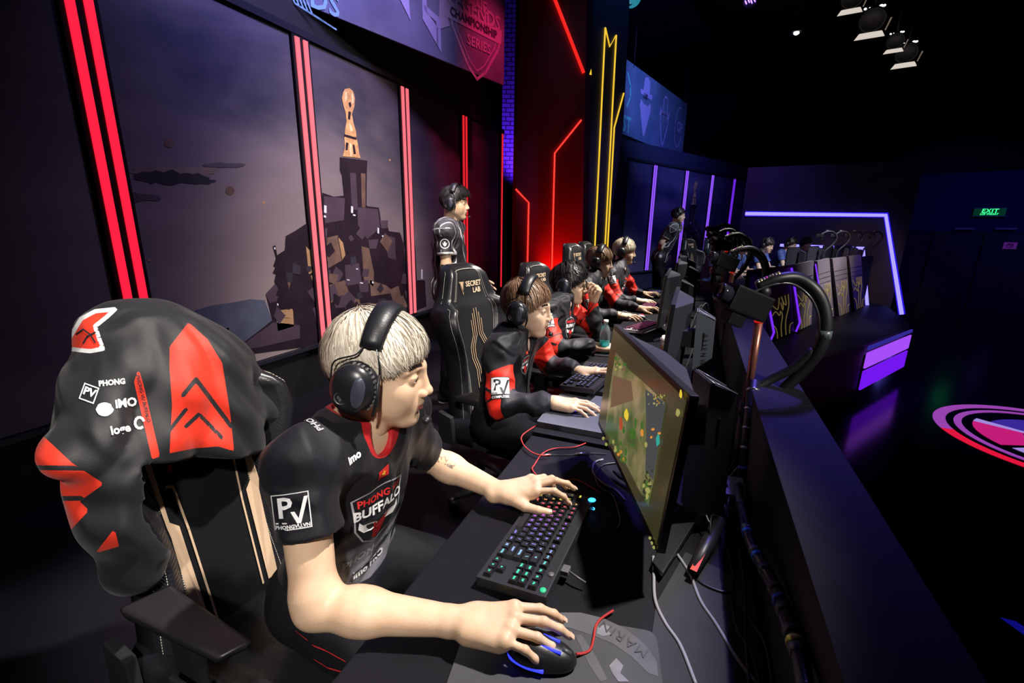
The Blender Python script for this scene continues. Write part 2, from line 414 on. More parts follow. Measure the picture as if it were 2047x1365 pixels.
# ------------------------------------------------------------------ people
def skin_mat(name, col, lip):
    m = attr_mat(name, col, [('lip', lip, .0035), ('brow', (.03, .02, .018), .0025)], rough=.47, bump=.12, bscale=420, sss=.12, spec=.36, mottle=tuple(c*k for c, k in zip(col, (.95, .86, .80))))
    return m
EYE_W = mat('eye_white', (.7, .66, .62), .15); IRIS = mat('iris', (.015, .008, .005), .1)
def head_parts(T, h, neck_to, nr=.050, slim=1.0, lids=.0022):
    """T: head frame (x forward, y to the person's left, z up, origin between the eyes' height and the ears)"""
    nk = T.inverted() @ Vector(neck_to)
    lo = [min(-.12, nk.x-.08), min(-.1, nk.y-.08), min(-.13, nk.z-.03)]; hi = [max(.13, nk.x+.08), max(.1, nk.y+.08), .13]
    f = Field(lo, hi, h)
    f.ell((-.010, 0, .030), (.098, .077, .088))
    f.ell((.030, 0, -.042), (.057, .058*slim, .066), k=.03)
    for s in (-1, 1):
        f.cap((-.005, s*.052*slim, -.050), (.060, s*.018, -.104), .020, .015, k=.03)
        f.ell((.052, s*.040*slim, -.030), (.028, .023, .022), k=.022)
        f.ell((.048, s*.034*slim, -.058), (.030, .024, .028), k=.03)
        f.cap((.086, s*.008, .019), (.066, s*.050, .015), .0085, .008, k=.014)
    f.ell((.073, 0, -.106), (.020, .022, .017), k=.022)
    f.ell((.050, 0, -.096), (.03, .034, .02), k=.02)
    f.ell((.069, 0, -.071), (.027, .029, .027), k=.018)
    for s in (-1, 1):      # sockets
        f.ell((.094, s*.031, -.002), (.0095, .018, .009), k=.014, op='s')
    f.cap((.088, 0, .014), (.105, 0, -.030), .0072, .0085, k=.013)
    f.cap((.080, 0, -.03), (.088, 0, -.060), .012, .010, k=.02)
    f.ell((.1085, 0, -.036), (.0100, .0100, .009), k=.010)
    for s in (-1, 1):
        f.ell((.1005, s*.0125, -.041), (.0095, .006, .0075), k=.005)
        f.ell((.104, s*.0065, -.0475), (.004, .003, .003), k=.003, op='s')
        f.ell((.0735, s*.031, -.003), (.0155, .0165, .0135), k=.006)                    # closed lid bulge
        f.ell((.089, s*.032, -.0045), (.009, .0118, lids), k=.0015, op='s')              # lid opening
        f.cap((.086, s*.020, .001), (.080, s*.044, .001), .0016, .0012, k=.003)          # upper lid edge
    # mouth
    for s in (-1, 1):
        f.cap((.0955, 0, -.0665), (.085, s*.020, -.071), .0048, .0022, k=.004)
        f.cap((.0945, 0, -.0775), (.085, s*.018, -.0735), .0056, .0022, k=.004)
        f.cap((.101, 0, -.0720), (.087, s*.022, -.0722), .0013, .0010, k=.002, op='s')
    f.ell((.096, 0, -.0885), (.006, .014, .004), k=.010, op='s')
    # ears
    for s in (-1, 1):
        f.ell((-.006, s*.078, -.008), (.017, .007, .030), R=Matrix.Rotation(s*.35, 3, 'Z'), k=.006)
        f.ell((-.002, s*.084, -.008), (.009, .004, .018), k=.003, op='s')
    # neck
    f.cap((-.030, 0, -.045), nk, nr*.93, nr*1.06, k=.03)
    f.cap((.018, 0, -.085), nk+Vector((.03, 0, .0)), .028, .035, k=.03)
    V, Q = f.mesh(1)
    x, y, z = V.T
    up = .0050-np.abs(z+.0672+.13*np.abs(y)); loz = .0062*(1-(np.abs(y)/.024)**2*.6)-np.abs(z+.0775-.13*np.abs(y))
    lip = np.minimum(np.maximum(up, loz), np.minimum(x-.086, .021-np.abs(y)))
    bz = .026-.12*np.maximum(np.abs(y)-.032, 0)*2-.05*np.maximum(.03-np.abs(y), 0)
    lash = np.minimum(.0016-np.abs(z-.0005+.05*np.maximum(np.abs(y)-.034, 0)), np.minimum(np.minimum(np.abs(y)-.019, .047-np.abs(y)), x-.06))*1.6
    brow = np.minimum(.0050-np.abs(z-bz), np.minimum(np.minimum(np.abs(y)-.013, .052-np.abs(y)), x-.04))
    return xf(T, V), Q, lip, np.maximum(brow, lash)
def hand_field(f, wr, d, up, side, curls, spread=.09, thumb=(.5, .35, .3), sc=1.0, tout=.75, wrr=.024):
    """wr wrist, d towards the knuckles, up out of the back of the hand; side +1: the thumb lies on the d x up side"""
    d = Vector(d).normalized(); up = Vector(up); up = (up-d*up.dot(d)).normalized(); r = d.cross(up)*side   # r points to the thumb
    wr = Vector(wr); S_ = sc; kn = []; tips = []
    offs = (.026, .004, -.017, -.035); klen = (.088, .091, .086, .078)
    flen = ((.043, .027, .021), (.048, .030, .022), (.044, .028, .022), (.034, .021, .019)); rad = (.0083, .0085, .0080, .0071)
    for i in range(4):
        k = wr+d*klen[i]*S_+r*offs[i]*S_+up*(.004-.002*abs(i-1.2))*S_; kn.append(k)
        b = wr+d*.012*S_+r*offs[i]*.5*S_
        f.cap(b, k-up*.004*S_, .0165*S_, .0105*S_, k=.014*S_)
        f.cap(b-up*.006*S_, k-d*.012*S_-up*.008*S_, .014*S_, .011*S_, k=.014*S_)
        f.ell(k+up*.0015*S_, (.0105*S_,)*3, k=.008*S_)
        sp = (1.2-i)*spread; dd = (d*math.cos(sp)+r*math.sin(sp)).normalized(); a = 0; p = k
        for j in range(3):
            a += curls[i][j]; v = dd*math.cos(a)-up*math.sin(a); q = p+v*flen[i][j]*S_
            f.cap(p, q, rad[i]*(1-.09*j)*S_, rad[i]*(.93-.09*j)*S_, k=.0035*S_)
            if j < 2: f.ell(q, (rad[i]*(1.0-.08*j)*S_,)*3, k=.002)
            p = q
        tips.append((p, v, dd))
    # thumb
    base = wr+d*.020*S_+r*.020*S_-up*.006*S_
    t1 = (d*math.cos(tout)+r*math.sin(tout)-up*thumb[0]*.6).normalized(); m1 = base+t1*.045*S_
    t2 = (d*math.cos(tout-.35)+r*math.sin(tout-.35)-up*thumb[1]*.6).normalized(); m2 = m1+t2*.034*S_
    t3 = (d*math.cos(tout-.35-thumb[2])+r*math.sin(tout-.35-thumb[2])-up*thumb[1]*.7).normalized(); m3 = m2+t3*.026*S_
    f.cap(base, m1, .017*S_, .0125*S_, k=.014*S_); f.cap(m1, m2, .0115*S_, .0100*S_, k=.004*S_); f.cap(m2, m3, .0102*S_, .0085*S_, k=.003*S_)
    f.cap(wr-d*.02*S_, wr+d*.02*S_, wrr*.92*S_, .020*S_, k=.012*S_)
    tips.append((m3, t3, t3)); return kn, tips, up
def nails(tips, up, sc, parent, m):
    for i, (p, v, dd) in enumerate(tips):
        b = MB()
        v = v.normalized(); n = up-v*up.dot(v)
        if n.length < .2: n = dd
        n.normalize(); s_ = v.cross(n)
        P = []; rr = (.0072 if i < 4 else .0088)*sc
        for jx in range(4):
            for jy in range(5):
                a = (jy-2)/2*.8; P.append(p+v*(jx*.0035-.004)*sc+n*rr*math.cos(a)*1.02*(1-.02*jx*jx)+s_*rr*math.sin(a)*.95)
        b.add(P, [(x*5+y, x*5+y+1, (x+1)*5+y+1, (x+1)*5+y) for x in range(3) for y in range(4)], 0, True)
        b.build('fingernail', m, parent)
def arm_part(hspec, elbow, wrist, h, sleeve_to=None, r=(.043, .036, .0245), shoulder=None):
    lo = np.min([elbow, wrist] if shoulder is None else [elbow, wrist, shoulder], axis=0); hi = np.max([elbow, wrist] if shoulder is None else [elbow, wrist, shoulder], axis=0)
    d = Vector(hspec['d']).normalized(); tip = Vector(wrist)+d*.2
    lo = np.minimum(lo, tip)-.12; hi = np.maximum(hi, tip)+.12
    f = Field(lo, hi, h); e, w = Vector(elbow), Vector(wrist); fa = (w-e)
    f.cap(e, e+fa*.35, r[1]*1.02, r[1]*1.08, k=.02); f.cap(e+fa*.3, w, r[1]*1.08, r[2]*.96, k=.02)
    if shoulder is not None:
        s_ = Vector(shoulder); f.cap(s_, e+(s_-e)*.12, r[0]*1.1, r[0]*.92, k=.025); f.cap(e+(s_-e)*.1, e, r[0]*.9, r[1], k=.02)
    kn, tips, up = hand_field(f, wrist, hspec['d'], hspec['up'], hspec['side'], hspec['curls'], hspec.get('spread', .09), hspec.get('thumb', (.5, .35, .3)), hspec.get('sc', 1), hspec.get('tout', .75), r[2])
    V, Q = f.mesh(1); return V, Q, kn, tips, up
def hair_obj(T, parent, n, col, ends, root=None, seed=1, front=.03, side=-.012, back=-.07, thick=.015, wid=.0017, mess=.12, crown=(-.045, 0, .105), length=(.75, 1.05), part=0, quiff=0, segs=9, back_col=None):
    """hair of many locks flowing from the crown down to a hairline"""
    rnd = random.Random(seed); c0 = Vector((-.010, 0, .028)); R0 = Vector((.098, .077, .088))
    cr = (Vector(crown)-c0); cr = Vector((cr.x/R0.x, cr.y/R0.y, cr.z/R0.z)).normalized()
    fr = Vector((1, 0, 0)); fr = (fr-cr*fr.dot(cr)).normalized(); lf = cr.cross(fr)
    def pt(ph, th, off):
        d = cr*math.cos(th)+(fr*math.cos(ph)+lf*math.sin(ph))*math.sin(th)
        return c0+Vector((d.x*(R0.x+off), d.y*(R0.y+off), d.z*(R0.z+off)))
    def zend(ph):
        a = abs((ph+math.pi) % (2*math.pi)-math.pi)
        if a < .75: return front-(.012*(a/.75)**2 if not quiff else 0)
        if a < 1.25: return front-.012+(side-front+.012)*(a-.75)/.5
        if a < 1.9: return side
        return side+(back-side)*min(1, (a-1.9)/.7)
    TE = []
    for i in range(64):
        ph = 2*math.pi*i/64; th = .2; z = zend(ph)
        while th < 2.9 and pt(ph, th, .004).z > z: th += .02
        TE.append(th)
    def tend(ph):
        u = (ph/(2*math.pi)) % 1*64; i = int(u); return TE[i % 64]*(1-u+i)+TE[(i+1) % 64]*(u-i)
    VV = []; QQ = []; CV = []
    # cap underneath
    N, K = 48, 14
    for i in range(N):
        ph = 2*math.pi*i/N; te = tend(ph)
        for k in range(K+1):
            th = te*.97*k/K; o = thick*.45*(1-(k/K)**3)+.0015; VV.append(pt(ph, th, o)); CV.append(.18)
    for i in range(N):
        for k in range(K): QQ.append((i*(K+1)+k, i*(K+1)+k+1, ((i+1) % N)*(K+1)+k+1, ((i+1) % N)*(K+1)+k))
    nc = max(20, n//14); clump = [(rnd.uniform(0, 2*math.pi), rnd.gauss(0, mess), rnd.uniform(-.008, .008)) for _ in range(nc)]
    for s_ in range(n):
        cl = clump[rnd.randrange(nc)]
        ph = (cl[0]+rnd.gauss(0, .11)) % (2*math.pi); te = tend(ph); L = rnd.uniform(*length)
        top = rnd.random()**.8; t0 = te*top*.72; t1 = min(te*1.03, t0+te*.62*L) if rnd.random() < .35 else te*rnd.uniform(.9, 1.06)
        sw = cl[1]+rnd.gauss(0, mess*.35); o1 = thick*rnd.uniform(.55, 1.05)+cl[2]*.5; w0 = wid*rnd.uniform(.7, 1.3); cv = min(1, max(0, rnd.gauss(.62, .17)+cl[2]*14))
        b0 = len(VV); prev = None
        a = abs((ph+math.pi) % (2*math.pi)-math.pi); isf = max(0, 1-a/.9)
        for k in range(segs+1):
            u = k/segs; th = t0+(t1-t0)*u; php = ph+sw*u*u+part*u*isf
            if th < .12: php = ph
            o = o1*(.35+.65*math.sin(min(1, u*2.2)*math.pi/2)) if top > .02 else o1
            o = o*(1-.35*u**3) + .004*math.sin(u*5+cl[0]*7)*mess*3
            if quiff: o += quiff*isf*u
            p = pt(php, th, o+.002); p2 = pt(php, th+.02, o+.002)
            n_ = (p-c0).normalized(); t_ = (p2-p); 
            w = w0*(1-.85*u**2.5)*(.4+.6*min(1, u*4)); sd = n_.cross(t_.normalized())
            VV.append(p+sd*w); VV.append(p-sd*w+n_*w*.2); CV += [cv-.15*(u < .15), cv]
            if k: q = b0+2*k; QQ.append((q-2, q-1, q+1, q))
    V = np.array([tuple(v) for v in VV]); C = np.array(CV)
    me = mesh_np('hair', [(xf(T, V), np.array(QQ))], {'tone': C, 'low': np.array([v.z for v in VV])*-1-.012+np.minimum(0, .02-np.array([v.x for v in VV]))*3})
    key = 'hair_%s' % seed
    m = pbr(key, col, .42, spec=.45); t = m.node_tree; b = t.nodes['Principled BSDF']
    a = t.nodes.new('ShaderNodeAttribute'); a.attribute_name = 'tone'; rp = t.nodes.new('ShaderNodeValToRGB')
    rp.color_ramp.elements[0].color = (*(root or tuple(c*.25 for c in col)), 1); rp.color_ramp.elements[0].position = .1
    rp.color_ramp.elements[1].color = (*ends, 1); e = rp.color_ramp.elements.new(.55); e.color = (*col, 1)
    t.links.new(a.outputs['Fac'], rp.inputs[0]); cur = rp.outputs[0]
    if back_col:
        a2 = t.nodes.new('ShaderNodeAttribute'); a2.attribute_name = 'low'; g = t.nodes.new('ShaderNodeMapRange')
        g.inputs['From Max'].default_value = .02; t.links.new(a2.outputs['Fac'], g.inputs['Value'])
        x = t.nodes.new('ShaderNodeMix'); x.data_type = 'RGBA'; t.links.new(cur, x.inputs['A']); x.inputs['B'].default_value = (*back_col, 1)
        t.links.new(g.outputs['Result'], x.inputs['Factor']); cur = x.outputs['Result']
    t.links.new(cur, b.inputs['Base Color'])
    return link('hair', me, m, parent)
def wrinkle(seed, amp, fr=26):
    r = np.random.RandomState(seed); K = r.normal(0, 1, (5, 3)); K /= np.linalg.norm(K, axis=1)[:, None]; K2 = r.normal(0, 1, (5, 3)); P = r.uniform(0, 6, 5)
    def fn(X, Y, Z):
        o = 0
        for i in range(5):
            f_ = fr*(1+.45*i); ph = (K[i, 0]*X+K[i, 1]*Y+K[i, 2]*Z)*f_+1.4*np.sin((K2[i, 0]*X+K2[i, 1]*Y+K2[i, 2]*Z)*fr*.45+P[i])+P[i]
            o = o+(1-np.abs(np.sin(ph))*1.6)/(1+.7*i)
        return -amp*(o-.3)
    return fn
def seg_param(V, a, b):
    a = np.array(a); ab = np.array(b)-a; L = ab@ab; t = ((V-a)@ab)/L; tc = np.clip(t, 0, 1); return t, np.linalg.norm(V-a-tc[:, None]*ab, axis=1)
HEADSET_BLACK = mat('headset_shell', (.012, .012, .016), .32); HS_CUSH = mat('headset_leather', (.01, .01, .014), .42, bump=.2, bscale=200)
HS_PANEL = mat('headset_side_panel', (.05, .055, .085), .38); HS_METAL = mat('headset_wire_steel', (.25, .25, .28), .25, 1); HS_RING = mat('headset_ring', (.10, .10, .11), .4)
def headset(T, label, group, tilt=0, mic=True, seg=28, hz=.135, small=False, hair=.018):
    root = empty('gaming_headset', label, 'headset', T @ Vector((0, 0, -.05)), group)
    Tl = T @ Matrix.Rotation(tilt, 4, 'Y')
    yw = .088+hair*.35
    # padded band
    b = MB(Tl); N = 18; P = []
    W0 = .023
    for i in range(N+1):
        a = math.radians(-62+124*i/N); y = math.sin(a)*(yw+.012); z = .012+math.cos(a)*(hz-.012)
        n = Vector((0, math.sin(a), math.cos(a))); k = .8+.35*math.cos(a)
        for (x, o) in ((-W0, -.003), (-W0*.8, .006), (0, .010), (W0*.8, .006), (W0, -.003), (W0*.8, -.010), (0, -.013), (-W0*.8, -.010)):
            P.append(Vector((x*k, y, z))+n*o*k)
    b.add(P, [(i*8+k, i*8+(k+1) % 8, (i+1)*8+(k+1) % 8, (i+1)*8+k) for i in range(N) for k in range(8)]+[tuple(range(8)), tuple(range(N*8, N*8+8))], 0, True)
    b.build('headband', HS_CUSH, root)
    for s in (-1, 1):
        e = Vector((-.016, s*(yw+.006), -.014))
        # steel wires from the band to the cup
        b = MB(Tl)
        top = Vector((0, s*math.sin(math.radians(62))*(yw+.012), .012+math.cos(math.radians(62))*(hz-.012)))
        for q in (-1, 1):
            b.tube(catmull([top+Vector((q*.012, 0, .004)), top+Vector((q*.022, s*.008, -.016)), e+Vector((q*.044, s*.004, .046)), e+Vector((q*.046, s*.008, .012))], 5), .0017, 6)
        b.build('wire_yoke', HS_METAL, root)
        b = MB(Tl); sh = Matrix.Diagonal((1, 1, 1.12)); b.T = Tl @ Matrix.Translation(e) @ Matrix.Diagonal((1, 1, 1.14, 1))
        b.lathe([(.030, -.014), (.043, -.014), (.047, -.008), (.047, -.001), (.043, .005), (.030, .005)], ax=(0, s, 0), seg=seg)
        b.build('ear_cushion', HS_CUSH, root)
        b = MB(Tl @ Matrix.Translation(e) @ Matrix.Diagonal((1, 1, 1.14, 1)))
        b.lathe([(.044, .004), (.0455, .008), (.044, .017), (.037, .026), (.026, .032), (.012, .0345), (0, .035)], ax=(0, s, 0), seg=seg)
        cup = b.build('ear_cup', HEADSET_BLACK, root)
        if s < 0 and not small:
            b = MB(Tl @ Matrix.Translation(e+Vector((.016, s*.0275, .002))) @ Matrix.Rotation(.16, 4, 'Z') @ Matrix.Diagonal((.42, 1, .95, 1)))
            b.lathe([(.034, -.002), (.034, .003), (.028, .006), (0, .007)], ax=(0, s, 0), seg=24); b.build('side_panel', HS_PANEL, cup)
            b = MB(Tl @ Matrix.Translation(e+Vector((-.014, s*.0325, -.014))))
            b.lathe([(.0105, -.003), (.0115, .0005), (.0125, .0005), (.013, -.003)], ax=(0, s, 0), seg=24)
            b.box((0, s*.0005, 0), (.003, .001, .012)); b.box((.003, s*.0005, -.002), (.006, .001, .002)); b.box((-.004, s*.0005, .002), (.003, .001, .006))
            b.build('emblem', HS_RING, cup)
            b = MB(Tl @ Matrix.Translation(e))
            for q in range(13):
                a = math.radians(-5+q*11); b.box((math.sin(a)*.0455, s*.010, math.cos(a)*.052), (.0045, .012, .004), R=Matrix.Rotation(a, 3, 'Y'), bev=.0008)
            b.build('adjuster_ribs', HS_RING, cup)
            b = MB(Tl); b.tube([e+Vector((.046, s*.012, .040)), e+Vector((.050, s*.012, -.02)), e+Vector((.046, s*.014, -.045))], [.0022, .0045, .0028], 8); b.build('slider', HEADSET_BLACK, root)
    if mic:
        b = MB(Tl); b.tube(catmull([Vector((.02, .1, -.045)), Vector((.06, .085, -.078)), Vector((.1, .045, -.096)), Vector((.113, .018, -.1))], 6), .0026, 8)
        bo = b.build('microphone_boom', HEADSET_BLACK, root)
        b = MB(Tl); b.ell((.118, .008, -.102), (.011, .014, .010)); b.build('foam_tip', HS_CUSH, bo)
    return root
def look(o, fwd, upv=(0, 0, 1)):
    """head frame: x towards fwd"""
    x = Vector(fwd).normalized(); z = Vector(upv); z = (z-x*z.dot(x)).normalized(); y = z.cross(x); m = Matrix.Identity(4)
    for i in range(3): m[i][0], m[i][1], m[i][2], m[i][3] = x[i], y[i], z[i], o[i]
    return m
def eyes(T, parent, gaze=(1, 0, -.1)):
    for s in (-1, 1):
        b = MB(T); b.ell((.0745, s*.031, -.003), (.0137, .0137, .0125), seg=20); e = b.build('eye', EYE_W, parent)
        g = Vector(gaze).normalized(); b = MB(T); c = Vector((.0745, s*.031, -.003))+g*.0122; b.lathe([(.0058, 0), (.004, .0016), (0, .0021)], c=c, ax=g, seg=16); b.build('iris', IRIS, e)

# ------------------------------------------------------------------ setting
AZ = -.8      # arena floor, below the stage
BLACK = mat('black_paint', (.006, .006, .009), .6); BLACKM = mat('black_cloth', (.010, .010, .014), .8, noise=.3, nscale=8)
FLOORM = mat('stage_floor', (.0075, .007, .011), .5, spec=.18, noise=.35, nscale=5, bump=.15, bscale=60)
ARENA = mat('arena_floor', (.010, .010, .016), .16, noise=.4, nscale=3, bump=.04, bscale=12)
def slab(name, poly, z0, z1, m, kind='structure', parent=None):
    b = MB(); b.prism(poly, (0, 0, z1-z0), o=(0, 0, z0)); o = b.build(name, m, parent)
    if kind and not parent: o['kind'] = kind
    return o
slab('floor', [(-6, -3), (.62, -3), (.62, 5.0), (2.129, 7.047), (3.30, 8.88), (3.6, 11.0), (1.6, 19), (-6, 19)], -.16, 0, FLOORM)
slab('floor', [(-6.2, -3.2), (12, -3.2), (12, 20), (-6.2, 20)], AZ-.2, AZ, ARENA)
def wall(name, x0, y0, x1, y1, z0, z1, t, m, label=None):
    d = Vector((x1-x0, y1-y0, 0)).normalized(); n = Vector((-d.y, d.x, 0))*t
    return slab(name, [(x0, y0), (x1, y1), (x1+n.x, y1+n.y), (x0+n.x, y0+n.y)], z0, z1, m)
wall('wall_left', -3.0, -3, -3.0, 7.0, AZ, 6.2, .2, BLACK)
wall('wall_outer_left', -6.0, -3, -6.0, 20, AZ, 6.2, .2, BLACK)
wall('wall_back', -6, 19.8, 12, 19.8, AZ, 6.2, .2, BLACK)
wall('wall_near', -6, -3.2, 12, -3.2, AZ, 6.2, -.2, BLACK)
wall('wall_right', 11.5, -3, 11.5, 20, AZ, 6.2, -.2, BLACK)
slab('ceiling', [(-6.2, -3.2), (12, -3.2), (12, 20), (-6.2, 20)], 6.2, 6.4, BLACK)
# mural panels with pairs of light bars ------------------------------------
def sky_mat(name, tint=(1, 1, 1), glow=1.0):
    m, t, b = nt(name); b.inputs['Roughness'].default_value = .42; L = t.links.new
    tc = t.nodes.new('ShaderNodeTexCoord'); mp = t.nodes.new('ShaderNodeMapping'); mp.inputs['Scale'].default_value = (1, .55, 1.5)
    L(tc.outputs['Object'], mp.inputs['Vector'])
    n = t.nodes.new('ShaderNodeTexNoise'); n.inputs['Scale'].default_value = 1.15; n.inputs['Detail'].default_value = 7; n.inputs['Roughness'].default_value = .55; n.inputs['Distortion'].default_value = .4
    L(mp.outputs[0], n.inputs['Vector'])
    r = t.nodes.new('ShaderNodeValToRGB'); e = r.color_ramp.elements
    e[0].position = .32; e[0].color = (.030*tint[0], .032*tint[1], .060*tint[2], 1); e[1].position = .70; e[1].color = (.17*tint[0], .14*tint[1], .16*tint[2], 1)
    L(n.outputs[0], r.inputs[0])
    # the printed glow on the horizon behind the castle
    sp = t.nodes.new('ShaderNodeSeparateXYZ'); L(tc.outputs['Object'], sp.inputs[0])
    g = t.nodes.new('ShaderNodeMapRange'); g.inputs['From Min'].default_value = 2.3; g.inputs['From Max'].default_value = .9; L(sp.outputs['Z'], g.inputs['Value'])
    a = t.nodes.new('ShaderNodeMath'); a.operation = 'SUBTRACT'; a.inputs[1].default_value = 2.9; L(sp.outputs['Y'], a.inputs[0])
    a2 = t.nodes.new('ShaderNodeMath'); a2.operation = 'ABSOLUTE'; L(a.outputs[0], a2.inputs[0])
    g2 = t.nodes.new('ShaderNodeMapRange'); g2.inputs['From Min'].default_value = 2.6; g2.inputs['From Max'].default_value = .3; L(a2.outputs[0], g2.inputs['Value'])
    mu = t.nodes.new('ShaderNodeMath'); mu.operation = 'MULTIPLY'; L(g.outputs[0], mu.inputs[0]); L(g2.outputs[0], mu.inputs[1])
    m3 = t.nodes.new('ShaderNodeMath'); m3.operation = 'MULTIPLY'; m3.inputs[1].default_value = .85*glow; L(mu.outputs[0], m3.inputs[0])
    x = t.nodes.new('ShaderNodeMix'); x.data_type = 'RGBA'; L(m3.outputs[0], x.inputs['Factor']); L(r.outputs[0], x.inputs['A']); x.inputs['B'].default_value = (.36, .30, .29, 1)
    L(x.outputs['Result'], b.inputs['Base Color']); return m
def W2(px, py): p = atx(px, py, -2.97); return (p.y, p.z)
PANEL_Z = (.43, 2.80)
def stage_wall(T, names, barm, skym, label, group, strips, y0, y1, only_sky=False, cloud=True):
    """T maps (out, along, up) of the near wall (x = 0 at its face) to the place"""
    root = empty('mural_wall', label, 'mural', T @ Vector((0, 3, 0)))
    root['group'] = 'printed mural walls'
    edges = [y0]+list(strips)
    segs = []; prev = y0
    for s_ in strips: segs.append((prev, s_-.095)); prev = s_+.095
    if y1 > prev: segs.append((prev, y1))
    for a, c in segs:
        b = MB(T); b.box((.012, (a+c)/2, sum(PANEL_Z)/2), (.024, c-a, PANEL_Z[1]-PANEL_Z[0])); o = b.build('mural_panel', skym, root)
    b = MB(T); b.box((.02, (y0+y1)/2, PANEL_Z[1]+.03), (.05, y1-y0, .05)); b.box((.02, (y0+y1)/2, PANEL_Z[0]-.02), (.05, y1-y0, .03)); b.build('edge_trim', mat('trim_gloss', (.02, .02, .03), .3), root)
    for k, s_ in enumerate(strips):
        li = empty('light_bar', ('%s pair of upright light bars, %s along the %s' % (names[2], names[1][k], names[0])) if k < 4 else 'single slim %s light bar at the end of the %s' % (names[2], names[0]), 'light bar', T @ Vector((.02, s_, 0)), 'light bars on the '+names[0])
        b = MB(T); b.box((.018, s_, sum(PANEL_Z)/2-.02), (.05, .17 if k < 4 else .09, PANEL_Z[1]-PANEL_Z[0]+.04)); b.build('housing', mat('bar_housing', (.008, .008, .012), .35), li)
        for q in ((-1, 1) if k < 4 else (0,)):
            b = MB(T); b.box((.048, s_+q*.040, sum(PANEL_Z)/2), (.012, .040 if k < 3 else .03, PANEL_Z[1]-PANEL_Z[0]-.03)); b.build('light_tube', barm[k], li)
    def pp(name, pts, m, off=.0245, ):
        w = [W2(*p) for p in pts]; w = [(y, z) for y, z in w]
        b = MB(T); b.prism(w, (.0015, 0, 0), o=(off, 0, 0), u=(0, 1, 0), v=(0, 0, 1)); return b.build(name, m, root)
    C1 = mat('print_dark', (.022, .014, .022), .4, noise=.5, nscale=6); C2 = mat('print_violet', (.075, .052, .075), .4, noise=.4, nscale=5); C3 = mat('print_tan', (.42, .26, .13), .4, noise=.6, nscale=9)
    C4 = mat('print_bronze', (.70, .33, .15), .35, noise=.75, nscale=26); C5 = mat('print_slate', (.10, .12, .17), .4, noise=.5, nscale=6); C6 = mat('print_white', (.75, .8, .9), .4); C7 = mat('print_brown', (.15, .095, .075), .4, noise=.6, nscale=8)
    C8 = mat('print_cloud', (.034, .032, .045), .4, noise=.5, nscale=6)
    if only_sky is False and cloud:
        pp('printed_ridge', [(300, 648), (425, 610), (470, 604), (500, 598), (530, 600), (545, 640), (540, 700), (300, 760)], C5, .0242)
        rc_ = random.Random(31)
        for q, (cx, cy, rx, ry, mm) in enumerate(((350, 344, 92, 13, mat('print_cloud_light', (.20, .155, .13), .4, noise=.4, nscale=7)), (345, 355, 78, 15, C8), (300, 352, 34, 11, C8), (400, 362, 38, 7, C8), (270, 395, 60, 10, mat('print_cloud_mid', (.085, .075, .085), .4, noise=.4, nscale=7)), (450, 330, 46, 6, mat('print_cloud_mid', (.085, .075, .085), .4, noise=.4, nscale=7)))):
            pp('printed_cloud', [(cx+rx*math.cos(a*math.pi/14)*rc_.uniform(.82, 1.05), cy+ry*math.sin(a*math.pi/14)*rc_.uniform(.55, 1.15)) for a in range(28)], mm, .0241+.00012*q)
        for (x, y, r_) in ((461, 381, 9), (339, 285, 10), (528, 405, 3), (300, 520, 3), (780, 320, 2)):
            pp('printed_spark', [(x+r_*math.cos(a*math.pi/6), y+r_*math.sin(a*math.pi/6)) for a in range(12)], C7 if r_ > 4 else C3, .0244)
    pp('printed_castle', [(645, 385), (668, 393), (700, 390), (722, 398), (735, 412), (758, 415), (764, 452), (775, 448), (778, 462), (800, 465), (808, 488), (830, 488), (834, 560), (850, 560), (853, 612), (800, 635), (640, 690), (440, 716), (468, 700), (520, 660), (545, 640), (532, 588), (550, 568), (560, 540), (547, 532), (555, 510), (570, 500), (572, 472), (590, 462), (613, 447), (645, 450)], C1, .0250)
    pp('printed_tower', [(680, 314), (735, 321), (734, 342), (733, 418), (712, 425), (690, 412), (684, 350), (680, 340)], C1, .0256)
    pp('printed_column', [(700, 345), (712, 346), (716, 420), (704, 418)], C2, .0262); pp('printed_column', [(722, 346), (731, 347), (731, 414), (724, 416)], C7, .0262)
    pp('printed_trophy', [(686, 186), (690, 178), (699, 176), (706, 182), (710, 196), (709, 212), (704, 228), (707, 246), (712, 262), (713, 275), (716, 288), (718, 304), (721, 316), (686, 312), (690, 296), (689, 276), (690, 262), (693, 244), (692, 228), (687, 210), (684, 196)], C4, .0262)
    pp('printed_trophy_band', [(689, 268), (713, 275), (713, 280), (689, 273)], C1, .0268)
